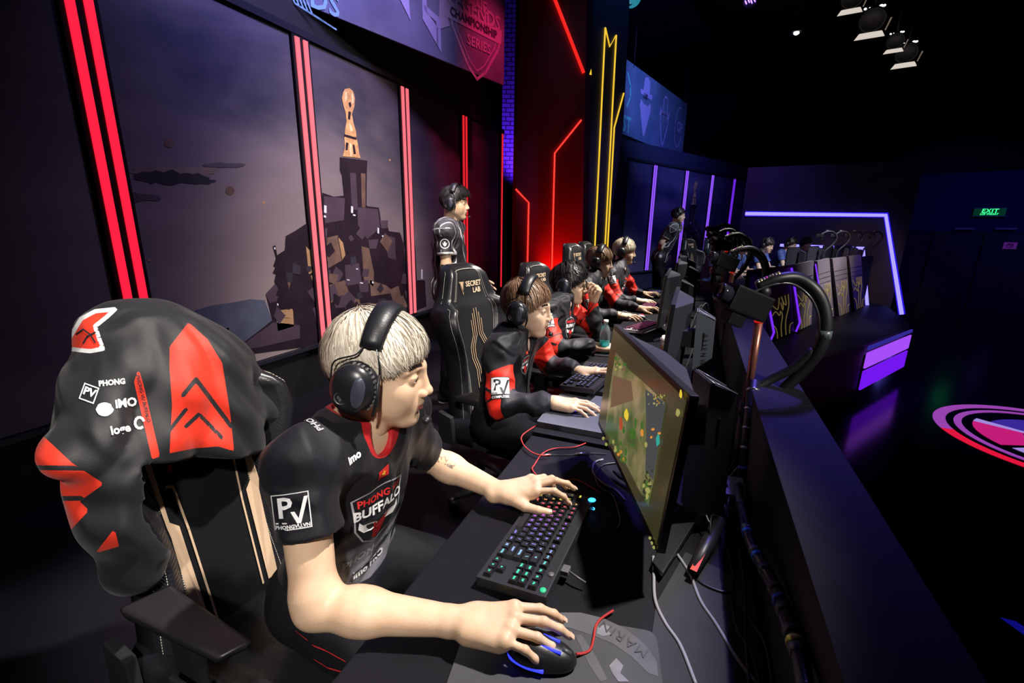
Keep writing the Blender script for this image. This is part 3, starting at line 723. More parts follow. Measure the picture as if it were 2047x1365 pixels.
    facets = [([(648, 392), (690, 396), (688, 440), (650, 446)], C2), ([(715, 414), (756, 418), (760, 455), (735, 478), (716, 450)], C2), ([(614, 452), (655, 456), (652, 500), (622, 490)], C2), ([(655, 475), (676, 470), (685, 520), (650, 540)], C7), ([(675, 472), (686, 485), (691, 510), (684, 520)], C3),
              ([(723, 492), (738, 496), (748, 545), (747, 572), (728, 560)], C7), ([(690, 530), (718, 526), (724, 566), (692, 572)], C2), ([(612, 492), (628, 510), (634, 540), (618, 548)], C3), ([(622, 552), (638, 534), (654, 600), (640, 606)], C3), ([(640, 575), (690, 560), (700, 590), (660, 606)], C7),
              ([(740, 560), (772, 570), (790, 585), (742, 592)], C7), ([(770, 470), (790, 475), (792, 520), (776, 515)], C2), ([(808, 495), (828, 495), (826, 540), (812, 545)], C2), ([(551, 621), (586, 617), (588, 652), (556, 662)], C3), ([(532, 590), (548, 570), (566, 568), (560, 600), (540, 606)], C2), ([(470, 700), (548, 644), (600, 650), (600, 676), (520, 694)], C2), ([(422, 654), (462, 648), (464, 690), (430, 700)], C5), ([(426, 660), (458, 655), (459, 680), (432, 690)], C1), ([(700, 620), (760, 606), (765, 618), (705, 634)], C2)]
    for pts, m_ in facets: pp('printed_block', pts, m_, .0262)
    pp('printed_figure', [(546, 492), (551, 490), (556, 520), (566, 524), (576, 530), (572, 545), (578, 575), (570, 600), (560, 596), (556, 575), (549, 562), (552, 548), (546, 545), (552, 532), (556, 528)], C1, .0268)
    for (x, y, w_, h_) in ((648, 410, 5, 16), (646, 430, 6, 5), (702, 412, 4, 14), (706, 428, 5, 4), (720, 564, 6, 3), (712, 536, 4, 3), (694, 558, 5, 3), (744, 562, 3, 5), (755, 455, 3, 12), (560, 628, 12, 2), (560, 634, 20, 2), (548, 494, 3, 5), (554, 606, 3, 5), (822, 500, 3, 8), (764, 470, 3, 4), (842, 538, 3, 20)):
        pp('printed_window_light', [(x, y), (x+w_, y+1), (x+w_, y+h_), (x, y+h_-1)], C6 if w_ < 12 else C7, .0275)
    rf = random.Random(17)
    for k in range(64):
        x, y = rf.uniform(556, 826), rf.uniform(430, 640)
        if x < 640 and y < 560-(x-556)*1.1: continue
        if y < 480 and (x < 650 or x > 770): continue
        if y < 520 and x > 800: continue
        r_ = rf.uniform(5, 19); a0 = rf.uniform(0, 6.28); q = [(x+r_*math.cos(a0+a)*rf.uniform(.6, 1), y+r_*1.3*math.sin(a0+a)*rf.uniform(.6, 1)) for a in (0, 1.4, 2.9, 4.4)]
        pp('printed_block', q, rf.choice([C1, C1, C1, C2, C2, C2, C7, C8]), .0266+.00002*k)
    for q in ([(697, 206), (701, 203), (703, 211), (700, 216)], [(697, 222), (702, 224), (700, 240), (696, 238)], [(692, 284), (697, 286), (695, 300), (691, 300)], [(705, 288), (709, 290), (712, 308), (707, 308)]): pp('printed_trophy_shade', q, C1, .0270)
    for q in ([(703, 184), (707, 192), (707, 206), (704, 206)], [(698, 246), (703, 250), (706, 262), (700, 262)], [(699, 286), (703, 288), (704, 312), (700, 312)], [(690, 188), (693, 182), (694, 196), (691, 204)]): pp('printed_trophy_glint', q, mat('print_glint', (.95, .6, .36), .35, noise=.6, nscale=40), .0270)
    return root
RED1 = emitm('led_red', (1, .012, .045), 1.15); RED2 = emitm('led_coral', (1, .16, .20), 1.1); REDT = emitm('led_deep_red', (1, .02, .035), .85)
PURP = emitm('led_violet', (.20, .025, 1), 1.0); PURL = emitm('led_light_violet', (.27, .085, 1), 1.15)
T0 = Matrix.Translation((-3.0, 0, 0))
stage_wall(T0, ('near mural wall', ('first', 'second', 'third', 'fourth', 'fifth'), 'red'), [RED1, RED2, RED2, REDT, REDT], sky_mat('mural_print'), 'dark stormy mural with golden statue and castle behind the near team', 'w', [1.60, 3.02, 4.36, 5.68, 6.92], -1.2, 7.0)
# far wall: same print between violet bars
fa, fb = atd(1297, 450, 10.6), atd(1490, 450, 14.0); fa.z = fb.z = 0; dv = (fb-fa); L_ = dv.length; dv.normalize(); nv = Vector((dv.y, -dv.x, 0)); k_ = L_/(6.92-1.60)
TF = Matrix.Identity(4)
for i in range(3): TF[i][0] = nv[i]; TF[i][1] = dv[i]*k_; TF[i][2] = (0, 0, 1)[i]; TF[i][3] = (fa-dv*1.60*k_)[i]
bk = fa-dv*2.9*k_-nv*.02; wall('wall_far', bk.x, bk.y, (fb+dv*.3-nv*.02).x, (fb+dv*.3-nv*.02).y, 0, 3.2, .2, mat('wall_navy', (.012, .015, .05), .7))
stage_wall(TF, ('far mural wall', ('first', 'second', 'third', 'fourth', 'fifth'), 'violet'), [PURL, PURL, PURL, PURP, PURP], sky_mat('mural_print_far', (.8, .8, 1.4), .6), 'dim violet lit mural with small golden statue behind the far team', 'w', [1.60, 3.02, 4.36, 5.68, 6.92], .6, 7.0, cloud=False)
# red portal wall and its neon lines ----------------------------------------
ra, rb = atd(1030, 450, 7.0), atd(1176, 450, 7.5); ra.z = rb.z = 0; rd = (rb-ra).normalized(); rn = Vector((rd.y, -rd.x, 0))
wall('wall_red', ra.x, ra.y, rb.x, rb.y, 0, 5.6, .12, mat('wall_red_paint', (.24, .008, .010), .5, noise=.25, nscale=2))
NEONR = emitm('neon_red', (1, .045, .03), 1.3); NEONB = emitm('neon_bright_red', (1, .02, .015), .95)
def on_plane_line(name, pts, p0, n, m, r, label, cat='neon line', group=None, off=.02, parent=None):
    q = [atplane(x, y, p0+n*off, n) for x, y in pts]; b = MB(); b.tube(q, r, 6); o = b.build(name, m, parent)
    if not parent: tag(o, label, cat, group)
    return o
G = 'red neon lines on the red wall'
on_plane_line('neon_line', [(1031, 378), (1057, 405), (1053, 600)], ra, rn, NEONR, .014, 'short red neon line bending near the left edge of the red wall', group=G)
on_plane_line('neon_line', [(1162, 240), (1109, 306), (1101, 620)], ra, rn, NEONR, .014, 'tall red neon line bending halfway up the red wall', group=G)
on_plane_line('neon_line', [(1100, -25), (1167, 146)], ra, rn, NEONB, .026, 'thick red neon diagonal high on the dark top of the red wall', group=G)
# brick strip behind ---------------------------------------------------------
def brick(name, c1, c2, sc):
    m, t, b = nt(name); br = t.nodes.new('ShaderNodeTexBrick'); br.inputs['Scale'].default_value = sc; br.inputs['Color1'].default_value = (*c1, 1); br.inputs['Color2'].default_value = (*c2, 1); br.inputs['Mortar'].default_value = (.02, .02, .03, 1)
    br.inputs['Mortar Size'].default_value = .03
    tc = t.nodes.new('ShaderNodeTexCoord'); mp = t.nodes.new('ShaderNodeMapping'); mp.inputs['Rotation'].default_value = (math.pi/2, 0, 0); t.links.new(tc.outputs['Object'], mp.inputs[0]); t.links.new(mp.outputs[0], br.inputs['Vector']); t.links.new(br.outputs[0], b.inputs['Base Color']); return m
ba, bb_ = atd(960, 450, 9.2), atd(1060, 450, 9.2); wall('wall_brick', ba.x, ba.y, bb_.x, bb_.y, 0, 6.0, .15, brick('blue_lit_brick', (.30, .28, .34), (.24, .22, .28), 3.2))
p = atd(1012, 256, 8.9); q = atd(1050, 256, 8.9); b = MB(); b.hexa([(p.x, p.y, p.z-.04), (q.x, q.y, p.z-.04), (q.x, q.y+.3, p.z-.04), (p.x, p.y+.3, p.z-.04), (p.x, p.y, p.z), (q.x, q.y, p.z), (q.x, q.y+.3, p.z), (p.x, p.y+.3, p.z)]); tag(b.build('trim_1', BLACK), kind='structure')
# column with yellow neon ----------------------------------------------------
ca, cb = atd(1190, 450, 6.3), atd(1238, 450, 6.5); ca.z = cb.z = 0; cd = (cb-ca).normalized(); cn = Vector((cd.y, -cd.x, 0))
def colpt(px, py): return atplane(px, py, ca, cn)
cl = [colpt(*q) for q in ((1174, 560), (1187, -60), (1259, -60), (1258, 15), (1246, 250), (1214, 500), (1210, 560))]
b = MB(); P = cl+[q-cn*.10+cd*(-.02 if i in (0, 1) else -.02) for i, q in enumerate(cl)]; n = len(cl)
b.add(P, [tuple(range(n)), tuple(range(n, 2*n))]+[(i, (i+1) % n, n+(i+1) % n, n+i) for i in range(n)])
colm = b.build('column', mat('column_navy', (.035, .038, .10), .5)); tag(colm, 'tall navy column with yellow neon outline between the two team walls', 'column')
b = MB(); fc = [(ca-cn*.02-cd*.02), (cb-cn*.02), (cb-cn*.14), (ca-cn*.14-cd*.02)]; 
b.prism([(q.x, q.y) for q in fc], (0, 0, 1.6)); b.build('plinth', mat('column_navy', (.035, .038, .10), .5), colm)
YEL = emitm('neon_yellow', (1, .62, .04), .95)
for pts in ([(1187, 540), (1210, 55), (1219, 93), (1232, 70), (1207, 540)], [(1247, 186), (1228, 255), (1212, 540)]):
    on_plane_line('neon_line', pts, ca, cn, YEL, .0105, None, parent=colm, off=.014)
b = MB(); q = colpt(1178, 149); b.prism([(0, 0), (.03, 0), (.02, .06)], cn*.01, o=q, u=cd, v=(0, 0, 1)); b.build('neon_tip', YEL, colm)
# teal glowing ball on the column top
q = atd(1262, -4, 6.6); g = empty('moving_head_lamp', 'round teal lit stage lamp on top of the navy column', 'stage light', q)
b = MB(); b.ell(q, (.14, .14, .12), seg=24); b.build('lamp_body', mat('teal_shell', (.08, .35, .45), .35, emit=(.02, .30, .42), es=.7), g)
b = MB(); b.lathe([(.075, -.02), (.085, 0), (.06, .01)], c=q+Vector((-.02, -.10, -.05)), ax=(-.1, -1, AZ)); b.build('lens_ring', mat('teal_dark', (.01, .08, .14), .3), g)
# banners --------------------------------------------------------------------
def banner_mat(name, c1, c2, sc=1.2):
    m, t, b = nt(name); b.inputs['Roughness'].default_value = .6; tc = t.nodes.new('ShaderNodeTexCoord'); n = t.nodes.new('ShaderNodeTexNoise'); n.inputs['Scale'].default_value = sc; n.inputs['Detail'].default_value = 5
    t.links.new(tc.outputs['Object'], n.inputs['Vector']); r = t.nodes.new('ShaderNodeValToRGB'); r.color_ramp.elements[0].position = .35; r.color_ramp.elements[1].position = .65
    r.color_ramp.elements[0].color = (*c1, 1); r.color_ramp.elements[1].color = (*c2, 1); t.links.new(n.outputs[0], r.inputs[0]); t.links.new(r.outputs[0], b.inputs['Base Color']); return m
bp0 = atd(1007, 170, 5.4); bdir = Vector((math.sin(math.radians(14.7)), math.cos(math.radians(14.7)), 0)); bn = Vector((bdir.y, -bdir.x, 0))
def quadpanel(name, p0, dirv, length, z0, z1, t, m, parent=None):
    n = Vector((dirv.y, -dirv.x, 0)); b = MB(); a = Vector((p0.x, p0.y, 0)); c = a+dirv*length
    b.prism([(a.x, a.y), (c.x, c.y), (c.x-n.x*t, c.y-n.y*t), (a.x-n.x*t, a.y-n.y*t)], (0, 0, z1-z0), o=(0, 0, z0)); return b.build(name, m, parent)
ban = empty('banner', 'large blue and violet banner with championship shield above the near mural', 'banner', (bp0.x, bp0.y, bp0.z), 'league banners over the teams')
quadpanel('banner_cloth', bp0-bdir*5.4, bdir, 5.4, bp0.z, bp0.z+1.55, .02, banner_mat('banner_print', (.12, .13, .24), (.26, .27, .42)), ban)
# fix the cloth direction: the panel must lie behind its printed face
INK = mat('banner_ink', (.50, .42, .62), .6); INK2 = mat('banner_ink_dark', (.05, .05, .10), .6); TEALI = mat('banner_ink_teal', (.25, .50, .58), .6)
def on_banner(px, py, p0, n, dirv, items, m, parent, name, off=.004, sgn=1):
    o = atplane(px, py, p0, n); T = Matrix.Identity(4)
    for i in range(3): T[i][0] = dirv[i]; T[i][1] = (0, 0, 1)[i]; T[i][2] = n[i]; T[i][3] = (o+n*off)[i]
    b = MB(T)
    for V, Fs in items: b.add(V, Fs)
    return b.build(name, m, parent)
def shield(w, h, t): return line2d([(-w, h*.5), (-w*.9, 0), (-w*.35, -h*.75), (0, -h), (w*.35, -h*.75), (w*.9, 0), (w, h*.5)], t)
ob = dict(p0=bp0, n=bn, dirv=bdir)
on_banner(953, 76, bp0, bn, bdir, shield(.42, .40, .03), INK, ban, 'shield_outline', .003); on_banner(953, 76, bp0, bn, bdir, shield(.35, .32, .014), INK, ban, 'shield_outline', .003)
on_banner(948, 48, bp0, bn, bdir, [poly2d([(-.50, -.07), (.46, -.07), (.48, .07), (-.48, .07)])], INK, ban, 'ribbon', .005)
on_banner(948, 48, bp0, bn, bdir, [txt2d('CHAMPIONSHIP', .105, 0, 0, .004, 1.0)], INK2, ban, 'banner_lettering', .009)
on_banner(957, 90, bp0, bn, bdir, [txt2d('SERIES', .13, 0, 0, .004, 1.1)], INK, ban, 'banner_lettering', .007)
on_banner(950, 23, bp0, bn, bdir, [txt2d('LEGENDS', .20, 0, 0, .006)], INK, ban, 'banner_lettering', .007)
on_banner(940, 0, bp0, bn, bdir, [txt2d('LEAGUE', .15, 0, 0, .004)], INK, ban, 'banner_lettering', .007)
on_banner(890, 20, bp0, bn, bdir, [poly2d([(-.1, -.2), (.06, -.12), (.0, .0), (.05, .2), (-.08, .12)])], INK, ban, 'ornament', .004)
# angular D emblem
on_banner(850, 22, bp0, bn, bdir, [poly2d([(-.22, .34), (.0, .40), (.02, .0), (.16, -.1), (.16, -.26), (-.04, -.08), (-.04, .1), (-.22, .26)]), poly2d([(-.02, .05), (.20, .0), (.20, -.30), (.14, -.24), (.14, -.05), (-.02, .0)])], mat('banner_ink_lilac', (.45, .42, .75), .6), ban, 'emblem', .005)
on_banner(812, -6, bp0, bn, bdir, [poly2d([(-.30, .35), (.0, .35), (.04, -.18), (-.10, -.02)])], mat('banner_ink_lilac', (.45, .42, .75), .6), ban, 'emblem', .005)
on_banner(648, 5, bp0, bn, bdir, [txt2d('DS', .22, 0, 0, .004)], TEALI, ban, 'banner_lettering', .005)
for k in range(5): on_banner(618-k*9, 10-k*6, bp0, bn, bdir, line2d([(-.12, .16), (-.02, .02), (.02, -.06), (.22, -.10)], .012), TEALI, ban, 'ornament', .005)
# far banner
fp0 = atd(1250, 205, 9.3); fp1 = atd(1370, 250, 12.4); fdir = Vector((fp1.x-fp0.x, fp1.y-fp0.y, 0)); fl = fdir.length; fdir.normalize(); fnn = Vector((fdir.y, -fdir.x, 0))
z0, z1 = 3.30, 4.66
for q_ in (bp0-bdir*.3, bp0-bdir*2.5, bp0-bdir*4.8): b = MB(); b.tube([(q_.x-.01, q_.y, bp0.z+1.5), (q_.x-.01, q_.y, 6.2)], .008, 5); b.build('hanging_wire', BLACK, ban)
b2 = empty('banner', 'small teal and violet banner with shield emblems beside the navy column', 'banner', (fp0.x, fp0.y, z0), 'league banners over the teams')
quadpanel('banner_cloth', fp0-fdir*1.2+Vector((0, 0, 0)), fdir, fl+1.2, z0, z1, .02, banner_mat('banner_print_far', (.06, .10, .22), (.12, .16, .34)), b2)
for q_ in (fp0+fdir*.3, fp0+fdir*(fl-.3)): b = MB(); b.tube([(q_.x, q_.y, z1-.05), (q_.x, q_.y, 6.2)], .01, 5); b.build('hanging_wire', BLACK, b2)
FI = mat('far_banner_ink', (.32, .26, .62), .6); FT = mat('far_banner_teal', (.12, .42, .52), .6)
def ofb(px, py, it, m_, nm, off=.006): return on_banner(px, py, fp0, fnn, fdir, it, m_, b2, nm, off)
ofb(1252, 250, [txt2d('ST', .42, 0, 0, .012)], FT, 'banner_lettering'); ofb(1254, 180, line2d([(-.05, .3), (.14, .1), (.16, -.1), (.02, -.3)], .06), FT, 'emblem')
for (px, py, s_) in ((1290, 215, 1.0), (1327, 245, .95)):
    ofb(px, py, [poly2d([(-.30*s_, .12), (-.34*s_, -.02), (-.05, -.56*s_), (.0, -.60*s_), (.06, -.56*s_), (.32*s_, .0), (.28*s_, .14), (.12, .05), (-.1, .05)])] if s_ == 1 else shield(.30, .52, .05), FI, 'emblem')
    ofb(px, py-5, [poly2d([(-.34, .16), (.34, .16), (.36, .26), (.2, .26), (.16, .5), (0, .56), (-.16, .5), (-.2, .26), (-.36, .26)])] if s_ == 1 else line2d([(-.2, .1), (-.1, .5), (.1, .5), (.2, .1)], .05), FI, 'emblem', .008)
ofb(1290, 193, [txt2d('LMS', .14, 0, 0, .006)], INK2, 'banner_lettering', .012)
ofb(1327, 230, [poly2d([(-.34, -.05), (.34, -.05), (.30, .06), (-.30, .06)])], FI, 'ribbon', .008); ofb(1327, 230, [txt2d('MASTERS', .10, 0, 0, .004)], INK2, 'banner_lettering', .012)
ofb(1356, 255, line2d([(.30*math.cos(a*math.pi/8), .48*math.sin(a*math.pi/8)) for a in range(3, 16)], .045), FI, 'emblem'); ofb(1358, 256, [txt2d('OP', .34, 0, 0, .012)], FI, 'banner_lettering', .010)
# rear wall with cool white line ---------------------------------------------
ea, eb = atd(1480, 450, 11.2), atd(1812, 450, 9.6); ea.z = eb.z = 0; ed = (eb-ea).normalized(); en = Vector((ed.y, -ed.x, 0))
wall('wall_end', ea.x, ea.y, eb.x+ed.x*.05, eb.y+ed.y*.05, AZ, 2.85, .15, mat('wall_umber', (.07, .055, .06), .7, noise=.3, nscale=3))
NEW = emitm('neon_cool_white', (.20, .17, 1), 2.3); NEWH = emitm('neon_blue_halo', (.03, .01, 1), .75)
frame_line = on_plane_line('neon_line', [(1490, 427), (1771, 430), (1803, 628)], ea, en, NEW, .040, 'blue white neon line framing the wall behind the far team', off=.05)
on_plane_line('rim', [(1490, 427), (1771, 430), (1803, 628)], ea, en, NEWH, .062, None, off=.01, parent=frame_line)  # wider blue tube put in for the glow around the neon
# exit sign, doors -----------------------------------------------------------
xr = atd(1978, 424, 12.8); xn = (Vector(CAMP)-xr); xn.z = 0; xn.normalize(); xu = Vector((0, 0, 1)); xx = xu.cross(xn)
back = xr-xn*.12
b = MB(); a0 = back-xx*2.0; a1 = back+xx*2.6; 
wall('wall_arena', a0.x, a0.y, a1.x, a1.y, AZ, 1.45, .15, mat('wall_charcoal', (.03, .032, .04), .7, noise=.4, nscale=2))
wall('wall_soffit', (a0+xn*.04).x, (a0+xn*.04).y, (a1+xn*.04).x, (a1+xn*.04).y, 1.45, 3.1, .15, mat('wall_blue', (.012, .018, .10), .8))
sg = empty('exit_sign', 'small green lit exit sign hanging over the doors', 'sign', xr)
TS = Matrix.Identity(4)
for i in range(3): TS[i][0] = xx[i]; TS[i][1] = xu[i]; TS[i][2] = xn[i]; TS[i][3] = xr[i]
b = MB(TS); b.box((0, 0, 0), (.64, .20, .05)); b.build('sign_box', mat('sign_green_dark', (.01, .05, .02), .4, emit=(.0, .10, .03), es=.25), sg)
b = MB(TS @ Matrix.Translation((0, .030, .03))); b.add(*txt2d('EXIT', .15, 0, 0, .004, 1.1, .1)); b.build('exit_lettering', emitm('exit_green', (.05, 1, .30), 1.2), sg)
b = MB(TS @ Matrix.Translation((0, -.055, .03))); b.add(*txt2d('LỐI THOÁT', .07, 0, 0, .003, 1.0, .15)); b.build('exit_lettering', emitm('exit_green', (.05, 1, .30), 1.2), sg)
b = MB(TS); b.box((0, .115, 0), (.70, .015, .06)); b.box((0, -.115, 0), (.70, .02, .06)); b.build('sign_rail', mat('sign_rail', (.30, .30, .38), .4), sg)
DM = mat('door_dark', (.028, .03, .038), .45, noise=.4, nscale=3)
for i, (pxa, pxb) in enumerate(((1868, 1964), (1972, 2060))):
    pa, pb = atplane(pxa, 460, back+xn*.02, xn), atplane(pxb, 460, back+xn*.02, xn)
    w_ = (pb-pa); w_.z = 0; b = MB(); b.hexa([(pa.x, pa.y, AZ), (pb.x, pb.y, AZ), (pb.x+xn.x*.05, pb.y+xn.y*.05, AZ), (pa.x+xn.x*.05, pa.y+xn.y*.05, AZ), (pa.x, pa.y, 1.42), (pb.x, pb.y, 1.42), (pb.x+xn.x*.05, pb.y+xn.y*.05, 1.42), (pa.x+xn.x*.05, pa.y+xn.y*.05, 1.42)])
    d_ = b.build('door_%d' % (i+1), DM); d_['kind'] = 'structure'
    c_ = atplane((1929, 2011)[i], 457, back+xn*.12, xn); b = MB(TS @ Matrix.Translation(TS.inverted() @ c_)); b.box((0, 0, 0), (.42, .05, .06)); b.build('door_closer', mat('closer_grey', (.35, .36, .42), .4), d_)
c_ = atplane(2019, 491, back+xn*.10, xn); T_ = TS @ Matrix.Translation(TS.inverted() @ c_); nsn = empty('notice', 'small violet prohibition notice on the right hand door', 'sign', c_)
b = MB(T_); b.box((0, 0, 0), (.26, .18, .01)); b.build('notice_board', mat('notice_violet', (.30, .05, .35), .5, emit=(.2, .03, .3), es=.25), nsn)
b = MB(T_ @ Matrix.Translation((0, 0, .008)));
for it in line2d([(.06*math.cos(a*math.pi/8), .06*math.sin(a*math.pi/8)) for a in range(17)]+[(-.045, .045)], .014)+line2d([(-.045, .045), (.045, -.045)], .014): b.add(*it)
b.build('notice_symbol', mat('notice_dark', (.03, .01, .05), .5), nsn)
# stage lights overhead ------------------------------------------------------
def fresnel(px, py, dep, w, label, glare=True, tilt=.3):
    c = atd(px, py, dep); g = empty('stage_spotlight', label, 'stage light', c, 'spotlights on the dark ceiling'); n = (Vector(CAMP)-c).normalized()
    fx = Vector((0, 0, 1)).cross(n).normalized(); T = frame(c, fx, n)
    b = MB(T); b.lathe([(w*.40, -w*1.0), (w*.46, -w*.1), (w*.46, 0), (w*.40, 0), (w*.38, -w*.08), (0, -w*.08)], ax=(0, -.35, 1)); b.build('housing', mat('fixture_black', (.01, .01, .012), .5), g)
    b = MB(T)
    b.hexa([(-w*.50, -w*.62, w*.05), (w*.50, -w*.62, w*.05), (w*.38, -w*.55, w*.5), (-w*.38, -w*.55, w*.5), (-w*.38, -w*.44, w*.02), (w*.40, -w*.44, w*.02), (w*.36, -w*.40, w*.45), (-w*.34, -w*.40, w*.45)])
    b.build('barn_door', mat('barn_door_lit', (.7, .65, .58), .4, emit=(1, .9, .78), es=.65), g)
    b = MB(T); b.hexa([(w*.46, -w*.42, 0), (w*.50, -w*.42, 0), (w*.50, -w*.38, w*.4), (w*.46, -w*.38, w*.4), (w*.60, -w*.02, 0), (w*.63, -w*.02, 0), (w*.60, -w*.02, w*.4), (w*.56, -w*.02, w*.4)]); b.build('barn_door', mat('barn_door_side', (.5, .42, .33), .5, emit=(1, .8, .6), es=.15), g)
    if glare:
        b = MB(T)
        for k, (dx, r_) in enumerate(((-.30, .05), (-.15, .035), (.02, .04), (.20, .07), (.30, .05))): b.ell((dx*w, w*.42, .02), (r_*w, r_*w*.8, .01), seg=10)
        o = b.build('lamp_row', emitm('lamp_white', (.85, .85, 1), 6), g)
    b = MB(); b.tube([c+Vector((0, 0, w*.4)), (c.x, c.y, 6.2)], .015, 6); b.build('hanger', BLACK, g)
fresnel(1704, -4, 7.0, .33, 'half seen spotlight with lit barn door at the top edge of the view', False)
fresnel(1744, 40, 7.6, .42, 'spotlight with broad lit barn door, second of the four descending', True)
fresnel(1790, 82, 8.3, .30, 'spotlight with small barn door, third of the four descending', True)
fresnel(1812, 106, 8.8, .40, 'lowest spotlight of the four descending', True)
c = atd(1592, 66, 8.5); g = empty('stage_spotlight', 'lone distant spotlight glint left of the descending four', 'stage light', c, 'spotlights on the dark ceiling'); b = MB(); b.ell(c, (.05, .03, .035), seg=10); b.build('lamp', emitm('lamp_white', (.85, .85, 1), 6), g)
b = MB(); b.box(c+Vector((0, .05, .12)), (.2, .2, .2), bev=.02); b.tube([c+Vector((0, .05, .12)), (c.x, c.y, 6.2)], .015, 6); b.build('housing', BLACK, g)
c = atd(1500, 0, 6.5); g = empty('par_light', 'round violet led stage lamp at the top edge of the view', 'stage light', c); n = (Vector(CAMP)-c).normalized(); T = frame(c, Vector((0, 0, 1)).cross(n), n)
b = MB(T); b.lathe([(.07, -.2), (.10, -.05), (.10, 0), (.095, 0), (.09, -.01), (0, -.01)], seg=24); b.tube([(0, 0, -.1), T.inverted() @ Vector((c.x, c.y, 6.2))], .012, 6); b.build('housing', BLACK, g)
for k in range(4): b = MB(T); b.ell((-.055+.036*k, -.02+.012*(k % 2), .0), (.010, .034, .006), R=Matrix.Rotation(.5, 3, 'Z'), seg=10); b.build('led', emitm('led_par', (.30, .16, 1), 3.5), g)
# far desk fascia panels -----------------------------------------------------
f0, f1 = atz(1545, 682, 0), atz(1729, 612, 0); fd = Vector((f1.x-f0.x, f1.y-f0.y, 0)); FL = fd.length; fd.normalize(); fn = Vector((fd.y, -fd.x, 0)); FLEAN = .16
def fpt(px, py): return atplane(px, py, f0+fn*.0, fn)
FP = [[(1529, 548), (1579, 530), (1588, 662), (1545, 680)], [(1586, 530), (1627, 521), (1622, 648), (1597, 660)], [(1634, 522), (1658, 516), (1667, 632), (1644, 640)], [(1664, 517), (1692, 513), (1700, 622), (1678, 632)], [(1697, 512), (1721, 509), (1729, 611), (1709, 619)]]
GOLD = mat('gold_line', (.55, .45, .16), .4, emit=(.5, .38, .12), es=.22); PANM = mat('fascia_taupe', (.24, .20, .20), .5, noise=.2, nscale=2)
fg = empty('desk_fascia', 'row of slanted taupe front panels with gold lines below the far desk', 'desk front', f0)
b = MB(); a = f0-fn*.05-fd*.9; c = f1-fn*.05+fd*.1; b.prism([(a.x, a.y), (c.x, c.y), (c.x-fn.x*.05, c.y-fn.y*.05), (a.x-fn.x*.05, a.y-fn.y*.05)], (0, 0, .98), o=(0, 0, 0)); b.build('backing', BLACK, fg)
rr = random.Random(8)
for i, qd in enumerate(FP):
    q = [fpt(*p_) for p_ in qd]; b = MB(); b.add([v for v in q]+[v-fn*.04 for v in q], [(0, 1, 2, 3), (7, 6, 5, 4), (0, 4, 5, 1), (1, 5, 6, 2), (2, 6, 7, 3), (3, 7, 4, 0)]); po = b.build('fascia_panel', PANM, fg)
    tl, tr, br_, bl = qd
    def uv(u, v): return ((tl[0]*(1-u)+tr[0]*u)*(1-v)+(bl[0]*(1-u)+br_[0]*u)*v, (tl[1]*(1-u)+tr[1]*u)*(1-v)+(bl[1]*(1-u)+br_[1]*u)*v)
    for line in ([(.08, .46), (.2, .52), (.34, .58), (.42, .50), (.45, .42)], [(.55, .42), (.62, .52), (.72, .56), (.70, .42)], [(.10, .64), (.25, .60), (.4, .68), (.45, .62), (.52, .70), (.42, .84), (.40, 1.0)], [(.84, .42), (.82, .6), (.70, .72), (.62, .84), (.60, 1.0)], [(.02, .78), (.16, .82), (.22, .92), (.2, 1.0)], [(.95, .86), (.82, .88), (.76, 1.0)], [(.5, .5), (.56, .62), (.60, .5)]):
        pts = [fpt(*uv(u, v))+fn*.004 for u, v in line]; b = MB(); b.tube(catmull(pts, 3), .0055, 5); b.build('gold_line', GOLD, po)
    for v in (.22, .30, .38):
        b = MB(); b.tube([fpt(*uv(.05, v))+fn*.003, fpt(*uv(.95, v))+fn*.003], .006, 5); b.build('groove', mat('groove', (.10, .08, .08), .6), po)
    if i < 3:
        xoff = -7
        pts = [(tl[0]+xoff, tl[1]+6), (bl[0]-1, bl[1]-16), (bl[0]-9, bl[1]+2)]
        b = MB(); b.tube([fpt(*p_)+fn*.02 for p_ in pts], .014 if i < 2 else .010, 5); b.build('edge_light', PURP, po)
# inner frame line at the fascia end
on_plane_line('neon_line', [(1545, 488), (1726, 496), (1734, 618)], f1-fn*.6, (-fd), NEW, .030, 'smaller blue white neon frame at the end of the far desk', off=0.0) if False else None
ip = f1+fd*.25
on_plane_line('neon_line', [(1560, 490), (1726, 496), (1734, 616)], ip, -fd, NEW, .030, 'smaller blue white neon frame at the end of the far desk')
# riser face with violet bands ----------------------------------------------
for (z_a, z_b, m_, nm) in ((-.05, 0.0, emitm('edge_blue', (.08, .06, .8), .35), 'edge_light'), (-.30, -.09, emitm('riser_violet', (.40, .08, 1), .95), 'light_panel'), (-.60, -.34, emitm('riser_deep_violet', (.20, .01, 1), .85), 'light_panel')):
    if nm == 'edge_light': rs = empty('stage_riser', 'violet lit riser face at the corner of the far stage', 'stage riser', (2.129, 7.047, -.2))
    a = Vector((2.17, 7.03, 0)); c = Vector((3.16, 8.62, 0)); dn = (c-a).normalized(); nn_ = Vector((dn.y, -dn.x, 0))*.02; a += nn_; c += nn_
    b = MB(); b.prism([(a.x, a.y), (c.x, c.y), (c.x+nn_.x, c.y+nn_.y), (a.x+nn_.x, a.y+nn_.y)], (0, 0, z_b-z_a), o=(0, 0, z_a)); b.build(nm, m_, rs)
slab('trim_2', [(.63, -3), (.66, -3), (.66, 4.98), (2.16, 7.02), (2.13, 7.04), (.63, 5.0)], AZ, -.002, mat('riser_skirt', (.012, .012, .02), .6))
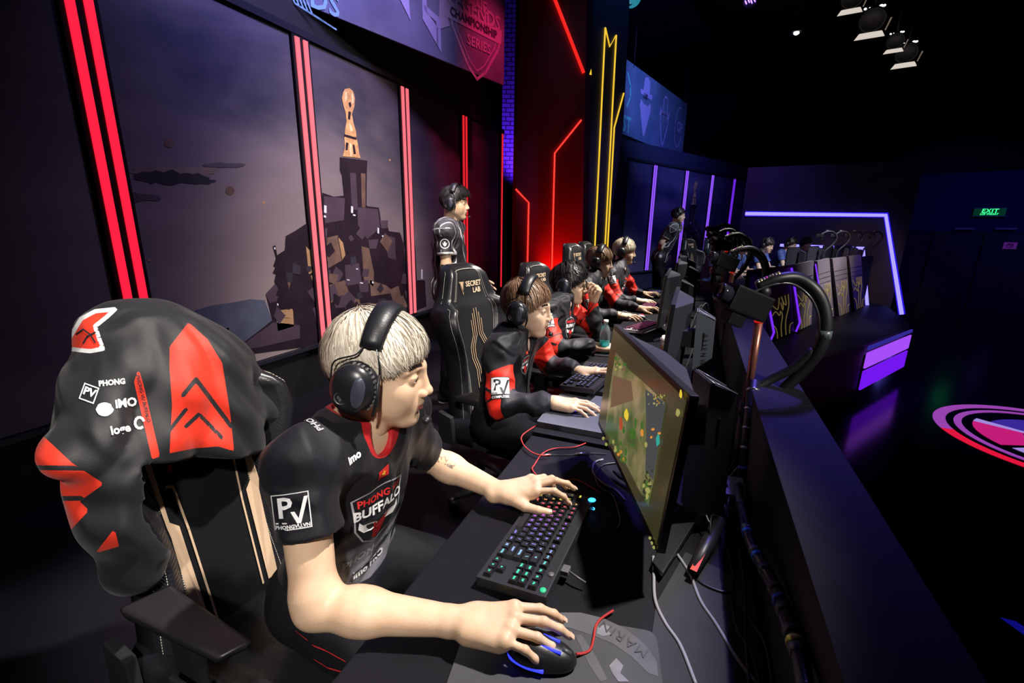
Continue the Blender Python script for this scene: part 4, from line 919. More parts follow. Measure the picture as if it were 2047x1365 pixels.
# gobo emblem cast on the arena floor, its light painted as emission ----------------------------------
def circ3(a, b_, c):
    ax, ay, bx, by, cx, cy = a.x, a.y, b_.x, b_.y, c.x, c.y; d = 2*(ax*(by-cy)+bx*(cy-ay)+cx*(ay-by))
    ux = ((ax*ax+ay*ay)*(by-cy)+(bx*bx+by*by)*(cy-ay)+(cx*cx+cy*cy)*(ay-by))/d; uy = ((ax*ax+ay*ay)*(cx-bx)+(bx*bx+by*by)*(ax-cx)+(cx*cx+cy*cy)*(bx-ax))/d
    return Vector((ux, uy, 0)), math.hypot(ux-ax, uy-ay)
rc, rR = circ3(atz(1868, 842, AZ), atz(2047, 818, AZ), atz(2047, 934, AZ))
rg = empty('projected_emblem', 'round red and violet projected emblem painted as light on the arena floor', 'floor light', (rc.x, rc.y, AZ))
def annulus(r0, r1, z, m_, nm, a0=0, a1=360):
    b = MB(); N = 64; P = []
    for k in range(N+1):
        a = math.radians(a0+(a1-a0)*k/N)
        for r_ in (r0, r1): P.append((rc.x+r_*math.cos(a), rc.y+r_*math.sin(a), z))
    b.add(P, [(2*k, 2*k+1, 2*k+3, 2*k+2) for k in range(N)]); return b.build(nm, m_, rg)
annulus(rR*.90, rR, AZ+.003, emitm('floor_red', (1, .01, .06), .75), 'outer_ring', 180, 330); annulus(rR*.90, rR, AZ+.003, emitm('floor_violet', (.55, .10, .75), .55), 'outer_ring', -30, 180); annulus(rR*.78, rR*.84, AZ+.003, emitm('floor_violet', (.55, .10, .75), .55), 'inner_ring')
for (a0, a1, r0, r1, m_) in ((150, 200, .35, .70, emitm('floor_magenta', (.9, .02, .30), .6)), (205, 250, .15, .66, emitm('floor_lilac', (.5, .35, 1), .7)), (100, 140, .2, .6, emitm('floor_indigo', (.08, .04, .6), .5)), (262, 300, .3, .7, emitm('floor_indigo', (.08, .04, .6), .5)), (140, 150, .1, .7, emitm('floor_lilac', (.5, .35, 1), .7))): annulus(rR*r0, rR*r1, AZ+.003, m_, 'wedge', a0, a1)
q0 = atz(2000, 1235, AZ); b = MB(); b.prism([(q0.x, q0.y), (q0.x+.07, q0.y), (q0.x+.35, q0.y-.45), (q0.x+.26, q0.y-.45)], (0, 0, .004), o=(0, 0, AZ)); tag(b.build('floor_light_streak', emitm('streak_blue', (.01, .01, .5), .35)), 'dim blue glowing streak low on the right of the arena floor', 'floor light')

CLOTH_TEE = attr_mat('jersey_fabric', (.0065, .0065, .011), [('red', (.42, .008, .012)), ('grey', (.17, .17, .20), .02)], rough=.52, bump=.35, bscale=900, sheen=.04, folds=4.5, spec=.3)
CLOTH_JKT = attr_mat('jacket_fabric', (.008, .008, .013), [('grey', (.022, .022, .031)), ('red', (.72, .022, .010)), ('stripe', (.010, .010, .014))], rough=.52, bump=.3, bscale=900, sheen=.04, folds=6, spec=.3)
CLOTH_COACH = attr_mat('striped_shirt', (.016, .016, .02), [('pin', (.35, .35, .38)), ('grey', (.06, .06, .07)), ('trim', (.6, .6, .62))], rough=.6, bump=.3, bscale=900, folds=5)
_t = CLOTH_COACH.node_tree; _a = _t.nodes.new('ShaderNodeAttribute'); _a.attribute_name = 'pinu'; _f = _t.nodes.new('ShaderNodeMath'); _f.operation = 'FRACT'; _t.links.new(_a.outputs['Fac'], _f.inputs[0])
_g = _t.nodes.new('ShaderNodeMath'); _g.operation = 'LESS_THAN'; _g.inputs[1].default_value = .15; _t.links.new(_f.outputs[0], _g.inputs[0]); _b = _t.nodes['Principled BSDF']; _l = [l for l in _t.links if l.to_node == _b and l.to_socket.name == 'Base Color'][0].from_socket
_x = _t.nodes.new('ShaderNodeMix'); _x.data_type = 'RGBA'; _x.inputs['B'].default_value = (.55, .55, .6, 1); _t.links.new(_l, _x.inputs['A']); _t.links.new(_g.outputs[0], _x.inputs['Factor']); _t.links.new(_x.outputs['Result'], _b.inputs['Base Color'])
CLOTH_BLUE = attr_mat('blue_jersey', (.06, .10, .32), [('red', (.45, .5, .75))], rough=.6, bump=.3, bscale=900)
TROUSER = mat('black_trousers', (.006, .006, .009), .75, bump=.4, bscale=600, spec=.2)
SKIN = skin_mat('skin', (.70, .49, .34), (.44, .12, .10))
SKIN_P = skin_mat('skin_pale', (.74, .53, .39), (.46, .14, .12))
NAIL = mat('nail', (.72, .49, .38), .4)
WHITE_INK = mat('white_print', (.78, .78, .8), .6); DARK_INK = mat('dark_print', (.012, .012, .02), .6); RED_INK = mat('red_print', (.62, .02, .02), .6); GREY_INK = mat('grey_print', (.35, .35, .38), .6)
BOOT = mat('shoe_leather', (.012, .012, .014), .5)
def torso(f, nb, pel, sR, sL, o=0.0, wide=1.0):
    nb, pel, sR, sL = map(Vector, (nb, pel, sR, sL)); u = (nb-pel).normalized(); r = (sR-sL).normalized(); fw = u.cross(r)*1.0
    r = fw.cross(u).normalized() if False else r
    R = Matrix((fw, r, u)).transposed(); L = (nb-pel).length
    f.ell(pel+u*.0, (.115+o, .155+o, .13+o), R=R, k=.03); f.ell(pel+u*L*.36, (.098+o, .135*wide+o, .17+o), R=R, k=.06)
    f.ell(pel+u*L*.68-fw*.005, (.098+o, .152*wide+o, .16+o), R=R, k=.06)
    sh = u*.012
    f.cap(sR-sh-r*.03, sL-sh+r*.03, .060+o, .060+o, k=.05)
    f.cap(nb-u*.0, sR+u*.02, .052+o*.8, .046+o, k=.04); f.cap(nb, sL+u*.02, .052+o*.8, .046+o, k=.04)
    return u, r, fw
def top_mesh(p, kind, h, seed):
    nb, pel, sR, sL, eR, eL, wR, wL = [Vector(p[k]) for k in ('nb', 'pel', 'sR', 'sL', 'eR', 'eL', 'wR', 'wL')]
    pts = [nb, pel, sR, sL, eR, eL]+([wR, wL] if kind == 'jacket' else [])
    lo = np.min([tuple(q) for q in pts], axis=0)-.17; hi = np.max([tuple(q) for q in pts], axis=0)+.14; lo[2] = min(lo[2], pel.z-.14)
    f = Field(lo, hi, h); o = p.get('o', .009 if kind == 'jacket' else .008)
    u, r, fw = torso(f, nb, pel, sR, sL, o)
    ends = p.get('sl', (.55, .75))
    for (s_, e, w, en) in ((sR, eR, wR, ends[0]), (sL, eL, wL, ends[1])):
        if kind == 'jacket':
            f.cap(s_, e, .060, .054, k=.035); f.cap(e, e.lerp(w, .80), .055, .045, k=.03); f.cap(e.lerp(w, .84), e.lerp(w, 1.0), .038, .033, k=.012)
        else:
            q = s_.lerp(e, en); f.cap(s_, q, .057, .063, k=.035)
    wf = wrinkle(seed, .0085 if kind == 'jacket' else .0060, 17); f.warp(wf)
    arms = [(sR, eR, wR), (sL, eL, wL)]
    for (s_, e, w), en in zip(arms, ends):
        if kind == 'jacket': f.half(e.lerp(w, 1.0), (w-e), 0, .06)
        else: q = s_.lerp(e, en); f.half(q, (e-s_), .003, .105)
    hn = Vector(p['hn'])
    if kind == 'jacket':
        f.cap(nb-u*.02, nb.lerp(hn, .55), .079, .074, k=.018); f.cap(nb-u*.035-fw*0, nb.lerp(hn, 1.5), .062, .066, k=.003, op='s')
        f.half(nb.lerp(hn, .55)+fw*.01, (hn-nb).normalized()-fw*.35, .004, .13)
        f.ell(nb+fw*.085+u*.0, (.03, .022, .065), R=Matrix((fw, r, u)).transposed(), k=.012, op='s')
    else:
        f.cap(nb-u*.03, nb.lerp(hn, 1.5), .060, .066, k=.003, op='s'); f.half(nb.lerp(hn, .42), (hn-nb).normalized(), .003, .12)
        f.ell(nb+fw*.075+u*.01, (.035, .032, .05), R=Matrix((fw, r, u)).transposed(), k=.004, op='s')
    V, Q = f.mesh(2)
    at = {}; red = np.full(len(V), -1.); stripe = np.full(len(V), -1.); grey = np.full(len(V), -1.)
    if kind == 'jacket':
        for (s_, e, w) in arms:
            tu, du = seg_param(V, s_, e); tf, df = seg_param(V, e, w); Lu, Lf = (e-s_).length, (w-e).length
            q = np.where((df < du) & (tu > .6), Lu+np.clip(tf, 0, 1)*Lf, np.clip(tu, -.2, 1.02)*Lu); near = np.minimum(du, df)
            side = -np.abs((V-np.array(s_)) @ np.array(fw))*.45
            m = np.minimum(q-(.095+side), Lu+.035+side*.3-q); m = np.where((near < .088) & ((V-np.array(nb)) @ np.array(r)*np.sign((s_-nb) @ r) > .10), m, -1)
            red = np.maximum(red, m); sx = (V-np.array(s_)) @ np.array(fw); st = .0055-np.abs(q-.150-sx*.5); st2 = .0055-np.abs(q-.225+sx*.5)
            stripe = np.maximum(stripe, np.where((m > 0), np.maximum(st, st2), -1)); grey = np.maximum(grey, np.where(near < .08, q-(Lu+.03), -1))
    else:
        nd, dd = seg_param(V, nb-u*.1, hn+(hn-nb)); vd = np.linalg.norm((V-np.array(nb+fw*.06+u*.01)) * 1.0, axis=1)
        red = np.maximum(.0855-dd, np.where((V-np.array(nb)) @ np.array(fw) > .03, .058-vd, -1)); red = np.where((V-np.array(nb)) @ np.array(u) > -.045, red, -1)
        al = (V-np.array(pel)) @ np.array(u); grey = np.minimum(.20-al, (V-np.array(pel)) @ np.array(fw)-.03)
    me = mesh_np('top', [(V, Q)], {'red': red, 'stripe': stripe, 'grey': grey}); return me, u, r, fw
def legs(p, h, parent, seed):
    pel = Vector(p['pel']); r = (Vector(p['sR'])-Vector(p['sL'])).normalized(); r.z = 0; r.normalize(); kR, kL, fR, fL = [Vector(p[k]) for k in ('kR', 'kL', 'fR', 'fL')]
    pts = [tuple(q) for q in (pel, kR, kL, fR, fL)]; f = Field(np.min(pts, axis=0)-.19, np.max(pts, axis=0)+.16, h)
    f.ell(pel-Vector((0, 0, .02)), (.14, .185, .115), k=.04)
    for k, ft, s_ in ((kR, fR, 1), (kL, fL, -1)):
        hp = pel+r*s_*.09-Vector((0, 0, .03)); f.cap(hp, k, .092, .068, k=.04); f.cap(k, ft+Vector((0, 0, .07)), .066, .05, k=.03)
    f.warp(wrinkle(seed+5, .004, 16))
    for ft in (fR, fL): f.half(ft+Vector((0, 0, .06)), (0, 0, -1), .002, .12)
    V, Q = f.mesh(2); link('trousers', mesh_np('trousers', [(V, Q)]), TROUSER, parent)
    fwd = Vector(p.get('ff', (1, 0, 0))).normalized()
    for ft in (fR, fL): shoe(ft, fwd, parent)
def shoe(ft, fwd, parent, white=False):
    f = Field(np.array(ft)-.2, np.array(ft)+.24, .007); ft = Vector(ft); g = Vector((ft.x, ft.y, 0))
    f.cap(g+Vector((0, 0, .045))-fwd*.03, g+Vector((0, 0, .035))+fwd*.17, .042, .036, k=.02); f.cap(g+Vector((0, 0, .05)), g+Vector((0, 0, .10)), .045, .048, k=.02)
    f.cap(g+Vector((0, 0, .10)), g+Vector((0, 0, .2)), .036, .036, k=.004, op='s'); f.half(g+Vector((0, 0, .002)), (0, 0, -1), 0)
    V, Q = f.mesh(1); s_ = link('shoe', mesh_np('shoe', [(V, Q)]), BOOT, parent)
    b = MB(); sd = fwd.cross(Vector((0, 0, 1))); P = []
    for k in range(20):
        a = 2*math.pi*k/20; P.append(g+fwd*(.07+.135*math.cos(a))+sd*(.043*math.sin(a)*(1+.1*math.cos(a))))
    b.add([q for q in P]+[q+Vector((0, 0, .022)) for q in P], [tuple(range(20)), tuple(range(20, 40))]+[(k, (k+1) % 20, 20+(k+1) % 20, 20+k) for k in range(20)])
    b.build('shoe_sole', mat('sole_white', (.5, .5, .5), .6) if white else mat('sole_dark', (.03, .03, .03), .6), s_); return s_
def body(p, label, skin, h, group=None, armsbare=False, ears=True):
    T = p['T']; hn = T @ Vector((-.028, 0, -.07)); p['hn'] = hn; hh = p.get('hh', h*.6); ha = p.get('ha', h*.7)
    V1, Q1, lip, brow = head_parts(T, hh, p['nb']); parts = [(V1, Q1)]; L = [lip]; B = [brow]; allt = []
    for a in ('R', 'L'):
        V, Q, kn, tips, up = arm_part(p['h'+a], p['e'+a], p['w'+a], ha, shoulder=p['s'+a] if armsbare else None, r=(.043, .036, .0245) if armsbare else (.03, .024, .0235))
        parts.append((V, Q)); L.append(np.full(len(V), -1.)); B.append(np.full(len(V), -1.)); allt.append((tips, up, p['h'+a].get('sc', 1)))
    pts = [tuple(p[k]) for k in ('nb', 'pel', 'sR', 'sL', 'eR', 'eL', 'kR', 'kL', 'fR', 'fL')]
    f = Field(np.min(pts, axis=0)-.18, np.max(pts, axis=0)+.12, .014)
    torso(f, p['nb'], p['pel'], p['sR'], p['sL'], -.012)
    r = (Vector(p['sR'])-Vector(p['sL'])).normalized()
    for a, s_ in (('R', 1), ('L', -1)):
        f.cap(p['s'+a], p['e'+a], .045, .038, k=.02); hp = Vector(p['pel'])+r*s_*.09; f.cap(hp, p['k'+a], .07, .05, k=.02); f.cap(p['k'+a], Vector(p['f'+a])+Vector((0, 0, .06)), .048, .035, k=.02)
    V, Q = f.mesh(1); parts.append((V, Q)); L.append(np.full(len(V), -1.)); B.append(np.full(len(V), -1.))
    me = mesh_np('person', parts, {'lip': np.concatenate(L), 'brow': np.concatenate(B)})
    o = link('person', me, skin); tag(o, label, 'person', group)
    eyes(T, o, p.get('gaze', (1, 0, -.15)))
    if not p.get('small'):
        for tips, up, sc in allt: nails(tips, up, sc, o, NAIL)
    return o
def crest(bvh, T, o, s=1.0, tee=False):
    """team crest: flag, two lines of lettering, a buffalo head between horns"""
    y = .10*s
    decal('flag_print', bvh, T @ Matrix.Translation((0, y, 0)), [rect_grid(.032*s, .024*s)], RED_INK, o, .0022)
    star = [(.0085*s*(1 if k % 2 == 0 else .42)*math.sin(k*math.pi/5), .0085*s*(1 if k % 2 == 0 else .42)*math.cos(k*math.pi/5)) for k in range(10)]
    decal('star_print', bvh, T @ Matrix.Translation((0, y, 0)), [poly2d(star)], mat('yellow_print', (.85, .55, .03), .6), o, .0030)
    sh = [(-.062, .055), (-.03, .068), (.03, .068), (.062, .055), (.058, -.015), (.036, -.055), (0, -.085), (-.036, -.055), (-.058, -.015)]
    sh = [(a*s, b*s) for a, b in sh]
    decal('shield_outline', bvh, T, line2d(sh, .0035*s, True), GREY_INK, o, .0022)
    decal('team_lettering', bvh, T, [txt2d('PHONG VU', .021*s, 0, .046*s, .0006*s)], RED_INK, o, .0026)
    decal('team_lettering', bvh, T, [txt2d('BUFFALO', .030*s, 0, .020*s, .0010*s)], WHITE_INK, o, .0026)
    for q in (-1, 1):
        horn = [(q*a*s, b*s) for a, b in ((.012, -.01), (.026, -.004), (.042, -.006), (.050, .004), (.052, -.012), (.040, -.026), (.024, -.026), (.012, -.022))]
        decal('horn_print', bvh, T, [poly2d(horn)], WHITE_INK, o, .0024)
    face = [(-.022, -.006), (-.010, -.014), (.010, -.014), (.022, -.006), (.017, -.035), (.012, -.060), (0, -.072), (-.012, -.060), (-.017, -.035)]
    decal('buffalo_print', bvh, T, [poly2d([(a*s, b*s) for a, b in face])], RED_INK, o, .0026)
    decal('buffalo_lines', bvh, T, line2d([(-.012*s, -.03*s), (-.004*s, -.04*s), (0, -.06*s), (.004*s, -.04*s), (.012*s, -.03*s)], .0025*s), DARK_INK, o, .0032)
def pv_patch(bvh, T, o, s=1.0, style='box', sub='COMPUTER'):
    """square sponsor patch with the P and the tick-like V"""
    w = .076*s
    Pl = [txt2d('P', .062*s, -.013*s, .004*s, .0012*s), poly2d([(-.002*s, -.004*s), (.006*s, -.004*s), (.013*s, -.019*s), (.028*s, .026*s), (.036*s, .026*s), (.017*s, -.030*s), (.009*s, -.030*s)])]
    Pl += line2d([(-.033*s, -.027*s), (-.012*s, -.027*s)], .003*s)
    if style == 'box':
        decal('patch_outline', bvh, T, ring2d(w, w*1.03, .0022*s, 0, -.003*s), WHITE_INK, o, .0022)
        decal('patch_lettering', bvh, T, Pl+[txt2d(sub, .0108*s, 0, -.0355*s, .0004*s)], WHITE_INK, o, .0026)
    else:
        decal('patch', bvh, T, [rect_grid(w*.98, w*1.15, 0, -.006*s)], DARK_INK, o, .0016)
        decal('patch_ground', bvh, T, [rect_grid(w*.92, w*.86, 0, .002*s)], WHITE_INK, o, .0024)
        decal('patch_lettering', bvh, T, Pl, DARK_INK, o, .0032); decal('patch_lettering', bvh, T, [txt2d(sub, .013*s, 0, -.0425*s, .0005*s)], WHITE_INK, o, .0030)
def head_at(px, py, dep, fwd, upv=(0, 0, 1)):
    """head frame whose near ear cup shows at that point"""
    T = look((0, 0, 0), fwd, upv); c = atd(px, py, dep); o = c-T @ Vector((-.016, -.118, -.014)); return look(o, fwd, upv)
def P3V(*a): return [Vector(q) for q in a]
MH = dict(up=(0, -.10, 1), side=-1, curls=[(.10, .28, .20), (.10, .32, .22), (.16, .36, .22), (.20, .40, .22)], thumb=(.8, .9, .0), tout=.45, spread=.10)
KH = dict(up=(0, 0, 1), side=1, curls=[(-.02, .62, .48), (-.10, .70, .45), (.0, .75, .5), (.1, .75, .5)], thumb=(.55, .5, .2), tout=.7, spread=.14)
# ---- the near player
p1 = dict(T=head_at(703, 782, .87, (.94, .33, -.14)), nb=(-.655, .735, 1.03), pel=(-.77, .76, .60), sR=(-.650, .570, 1.015), sL=(-.640, .890, .985),
          eR=atz(632, 1212, .775), eL=(-.665, 1.02, .80), wR=atz(925, 1243, .778), wL=atz(1003, 984, .788), kR=(-.46, .60, .55), kL=(-.44, .92, .56), fR=(-.40, .58, 0), fL=(-.36, .95, 0), sl=(.50, .78))
d1 = atz(1060, 1270, .79)-atz(925, 1243, .79); p1['hR'] = dict(MH, curls=[(.26, .36, .26), (.24, .38, .26), (.30, .44, .28), (.36, .48, .28)], d=(d1.x, d1.y+.01, .020), sc=1.04)
d2 = atz(1100, 985, .79)-atz(1003, 984, .79); p1['hL'] = dict(KH, d=(d2.x, d2.y, .03), sc=1.03, curls=[(.12, .62, .42), (-.05, .55, .40), (.1, .6, .4), (.2, .7, .4)])
B1 = body(p1, 'seated player with platinum blond bowl cut and bare forearms in a black short sleeved jersey', SKIN, .0032, 'players at the near row of desks', armsbare=True)
me, u, r, fw = top_mesh(p1, 'tee', .0045, 3); J1 = link('jersey', me, CLOTH_TEE, B1); bv = bvh_of(me)
legs(p1, .008, B1, 4)
sR, eR = Vector(p1['sR']), Vector(p1['eR'])
c = sR.lerp(eR, .27); nrm = (Vector(CAMP)-c).normalized(); ax = (sR-eR).normalized()
xx = ax.cross(nrm).normalized(); nn = xx.cross(ax); Tp = frame(c-xx*.022, xx, nn)
pv_patch(bv, Tp, J1, .80, 'box', 'PHONGVU.VN')
pel = Vector(p1['pel']); nb = Vector(p1['nb']); cc = pel.lerp(nb, .60)+fw*.11+r*.02; nn = (fw+r*.10+u*.05).normalized(); Tc = frame(cc, u.cross(nn), nn); crest(bv, Tc, J1, 1.08)
decal('sponsor_lettering', bv, Tc @ Matrix.Translation((0, -.118, 0)), [txt2d('PHONG VU', .030, 0, 0, .001)], GREY_INK, J1, .0024)
decal('sponsor_lettering', bv, Tc @ Matrix.Translation((0, -.165, 0)), [txt2d('imo PRO', .026, 0, 0, .001)], WHITE_INK, J1, .0024)
Ts = frame(nb+r*.10+fw*.09, u.cross(fw), (fw+u*.4+r*.3).normalized()); decal('sponsor_lettering', bv, Ts, [txt2d('imo', .022, 0, 0, .001)], WHITE_INK, J1, .0024)
Ts = frame(nb+r*.13-fw*.01+u*.03, -fw, (u+r*.3).normalized()); decal('sponsor_lettering', bv, Ts, [txt2d('PHONG VU', .017, 0, 0, .0006)], GREY_INK, J1, .0024)
# tattoo on the left forearm
bb = bvh_of(B1.data); eL, wL = Vector(p1['eL']), Vector(p1['wL']); c = eL.lerp(wL, .34)+Vector((0, 0, .03)); xx = (wL-eL).normalized(); nn = (Vector(CAMP)-c); nn = (nn-xx*nn.dot(xx)).normalized()
rr = random.Random(4); it = []
q = [(-.02, -.01)]
for j in range(34): q.append((max(-.03, min(.035, q[-1][0]+rr.uniform(-.013, .014))), max(-.02, min(.014, q[-1][1]+rr.uniform(-.011, .011)))))
it += line2d(q, .0013)
decal('tattoo', bb, frame(c, xx, nn), it, mat('tattoo_ink', (.16, .11, .10), .6), B1, .0006)
hair_obj(p1['T'], B1, 9000, (.60, .52, .42), (.86, .80, .70), root=(.14, .09, .06), seed=3, front=.050, side=.012, back=-.06, back_col=(.06, .008, .008), mess=.17, wid=.0015)
headset(p1['T'], 'black padded gaming headset on the platinum blond player nearest the camera', 'gaming headsets', tilt=.06)
# ---- second player
p2 = dict(T=head_at(1031, 628, 1.88, (.995, .08, -.09)), nb=(-.715, 1.815, .995), pel=(-.77, 1.84, .60), sR=(-.705, 1.645, .955), sL=(-.69, 1.99, .955),
          eR=(-.66, 1.555, .765), eL=(-.61, 2.03, .80), wR=atz(1104, 803, .800), wL=atz(1155, 742, .815), kR=(-.50, 1.70, .55), kL=(-.50, 1.95, .55), fR=(-.42, 1.7, 0), fL=(-.42, 1.95, 0))
p2['hR'] = dict(MH, d=(.95, .20, -.02)); p2['hL'] = dict(KH, d=(.95, .05, .12), up=(0, 0, 1))
B2 = body(p2, 'seated player with brown bowl cut at the second desk in a zipped jacket', SKIN_P, .0045, 'players at the near row of desks')
me, u, r, fw = top_mesh(p2, 'jacket', .0055, 11); J2 = link('jacket', me, CLOTH_JKT, B2); bv = bvh_of(me); legs(p2, .012, B2, 5)
def sleeve_patch(p, bv, J, t, s_=1.0):
    sR, eR = Vector(p['sR']), Vector(p['eR']); c = sR.lerp(eR, t); nrm = (Vector(CAMP)-c).normalized(); ax = (sR-eR).normalized()
    xx = ax.cross(nrm).normalized(); pv_patch(bv, frame(c, xx, xx.cross(ax)), J, s_, 'fill')
def front_crest(p, bv, J, u, r, fw, s_=.8, t=.66, dr=.0):
    pel = Vector(p['pel']); nb = Vector(p['nb']); cc = pel.lerp(nb, t)+fw*.12+r*dr; nn = (fw+r*.25).normalized(); crest(bv, frame(cc, u.cross(nn), nn), J, s_)
def zipper(p, bv, J, u, r, fw):
    pel = Vector(p['pel']); nb = Vector(p['nb']); b = MB(); P = []
    for k in range(14):
        q = pel.lerp(nb, .25+.6*k/13)+fw*.3+r*.01; h = bv.ray_cast(q, -fw, .5)
        if h[0] is not None: P.append(h[0]+fw*.001)
    if len(P) > 2: b.tube(P, .0022, 6); b.build('zip', mat('zip_metal', (.3, .3, .33), .35, 1), J)
sleeve_patch(p2, bv, J2, .70); zipper(p2, bv, J2, u, r, fw); front_crest(p2, bv, J2, u, r, fw, .55, .72, .05)
hair_obj(p2['T'], B2, 5200, (.20, .11, .065), (.42, .26, .17), root=(.05, .025, .015), seed=5, front=.048, side=.0, back=-.055, mess=.09, wid=.0019)
headset(p2['T'], 'black padded gaming headset on the brown haired player at the second desk', 'gaming headsets', tilt=.02)
# ---- third player, glasses, fist at chin
p3 = dict(T=head_at(1125, 574, 2.80, (.995, .04, -.09)), nb=(-.75, 2.70, .99), pel=(-.82, 2.69, .60), sR=(-.785, 2.51, .965), sL=(-.75, 2.87, .975),
          eR=(-.70, 2.42, .765), eL=(-.56, 2.86, .80), wR=atz(1188, 692, .785), wL=(-.575, 2.83, 1.0), kR=(-.50, 2.55, .55), kL=(-.50, 2.85, .55), fR=(-.42, 2.6, 0), fL=(-.42, 2.85, 0))
p3['hR'] = dict(MH, d=(.93, .3, 0)); p3['hL'] = dict(d=(.25, -.1, 1), up=(.6, .8, 0), side=1, curls=[(1.1, 1.3, .7), (1.2, 1.3, .7), (1.25, 1.3, .7), (1.3, 1.3, .7)], thumb=(.9, .9, .5), tout=.4, spread=.04)
B3 = body(p3, 'seated player with messy black hair and glasses raising one fist towards the chin', SKIN_P, .0055, 'players at the near row of desks')
me, u, r, fw = top_mesh(p3, 'jacket', .007, 21); J3 = link('jacket', me, CLOTH_JKT, B3); bv = bvh_of(me); legs(p3, .014, B3, 7)
sleeve_patch(p3, bv, J3, .28, .95); front_crest(p3, bv, J3, u, r, fw, .9, .68, .03); zipper(p3, bv, J3, u, r, fw)
hair_obj(p3['T'], B3, 3600, (.012, .010, .012), (.05, .045, .05), root=(.004, .004, .004), seed=7, front=.048, side=-.01, back=-.06, mess=.35, wid=.0026, thick=.028)
headset(p3['T'], 'black padded gaming headset on the player with glasses', 'gaming headsets')
g = empty('eyeglasses', 'thin black framed glasses worn by the black haired player raising a fist', 'glasses', p3['T'] @ Vector((.1, 0, 0)))
for s in (-1, 1):
    b = MB(p3['T']); rim = [Vector((.103-.10*max(0, abs(math.sin(a)*.022)), s*.033+math.sin(a)*.024, -.006+math.cos(a)*.017)) for a in [2*math.pi*k/20 for k in range(21)]]
    b.tube(rim, .0016, 6); b.build('rim', HEADSET_BLACK, g)
    b = MB(p3['T']); b.tube([(.102, s*.057, .002), (.06, s*.076, .004), (.0, s*.084, .0)], .0017, 6); b.build('temple', HEADSET_BLACK, g)
b = MB(p3['T']); b.tube([(.104, -.010, -.002), (.108, 0, .001), (.104, .010, -.002)], .0016, 6); b.build('bridge', HEADSET_BLACK, g)
# ---- fourth player
p4 = dict(T=head_at(1189, 526, 3.75, (.995, .0, -.12)), nb=(-.78, 3.80, 1.03), pel=(-.88, 3.78, .60), sR=(-.80, 3.61, .985), sL=(-.76, 3.97, .99),
          eR=(-.71, 3.52, .775), eL=(-.62, 3.98, .80), wR=atz(1236, 629, .785), wL=atz(1278, 616, .785), kR=(-.50, 3.65, .55), kL=(-.50, 3.95, .55), fR=(-.42, 3.7, 0), fL=(-.42, 3.95, 0), small=1)
p4['hR'] = dict(MH, d=(1, .1, 0)); p4['hL'] = dict(KH, d=(1, .0, .08))
B4 = body(p4, 'seated player with light brown hair, head between the black haired and the pale blond player', SKIN_P, .007, 'players at the near row of desks')
me, u, r, fw = top_mesh(p4, 'jacket', .0085, 31); J4 = link('jacket', me, CLOTH_JKT, B4); bv = bvh_of(me); sleeve_patch(p4, bv, J4, .66, 1.0); legs(p4, .02, B4, 8)
hair_obj(p4['T'], B4, 3000, (.22, .13, .075), (.48, .30, .19), root=(.05, .03, .02), seed=9, front=.03, side=-.01, back=-.055, mess=.22, wid=.0032)
headset(p4['T'], 'black padded gaming headset on the light brown haired player, fourth along the desks', 'gaming headsets', small=True)
# ---- fifth player
p5 = dict(T=head_at(1241, 505, 4.45, (.995, .0, -.10)), nb=(-.70, 4.60, 1.05), pel=(-.80, 4.6, .60), sR=(-.735, 4.42, 1.00), sL=(-.69, 4.78, 1.0),
          eR=(-.66, 4.33, .775), eL=(-.56, 4.80, .81), wR=atz(1272, 600, .785), wL=atz(1283, 586, .79), kR=(-.44, 4.5, .55), kL=(-.44, 4.75, .55), fR=(-.4, 4.5, 0), fL=(-.4, 4.75, 0), small=1)
p5['hR'] = dict(MH, d=(1, .2, 0)); p5['hL'] = dict(KH, d=(1, .1, .08))
B5 = body(p5, 'seated player with pale blond hair farthest along the near row of desks', SKIN_P, .007, 'players at the near row of desks')
me, u, r, fw = top_mesh(p5, 'jacket', .0085, 41); J5 = link('jacket', me, CLOTH_JKT, B5); bv = bvh_of(me); sleeve_patch(p5, bv, J5, .22, .9); front_crest(p5, bv, J5, u, r, fw, .8, .66, .0); legs(p5, .02, B5, 9)
hair_obj(p5['T'], B5, 3000, (.55, .45, .33), (.85, .76, .62), root=(.15, .10, .07), seed=11, front=.03, side=-.01, back=-.055, mess=.12, wid=.0034)
headset(p5['T'], 'black padded gaming headset on the pale blond player farthest along the desks', 'gaming headsets', small=True)

# ------------------------------------------------------------------ desks, barrier
DESKM = mat('desk_black', (.0065, .006, .010), .62, spec=.16, noise=.3, nscale=14, bump=.12, bscale=500)
DZ = .735
def desk(y0, y1, z, label, t=.035, x0=-.475, x1=.185):
    g = empty('desk', label, 'desk', ((x0+x1)/2, (y0+y1)/2, 0), 'desks of the near team')
    b = MB(); b.box(((x0+x1)/2, (y0+y1)/2, z-t/2), (x1-x0, y1-y0, t), bev=.003); b.build('desktop', DESKM, g)
    for y in (y0+.03, y1-.03):
        b = MB(); b.box((x1-.10, y, (z-t)/2), (.08, .03, z-t)); b.build('leg', BLACK, g)
    b = MB(); b.box((x1-.03, (y0+y1)/2, .45), (.02, y1-y0-.08, .5)); b.build('modesty_panel', BLACK, g); return g
desk(-.45, 1.405, DZ, 'black desk of the platinum blond player nearest the camera')
desk(1.41, 2.50, DZ+.012, 'black desk of the brown haired second player', .052)
desk(2.505, 3.52, DZ+.012, 'black desk of the player with glasses', .052)
desk(3.525, 4.58, DZ+.012, 'black desk of the fourth player')
desk(4.585, 5.70, DZ+.012, 'black desk of the pale blond fifth player')
BARM = mat('barrier_black', (.020, .018, .026), .65, spec=.2, noise=.25, nscale=10, bump=.1, bscale=300)
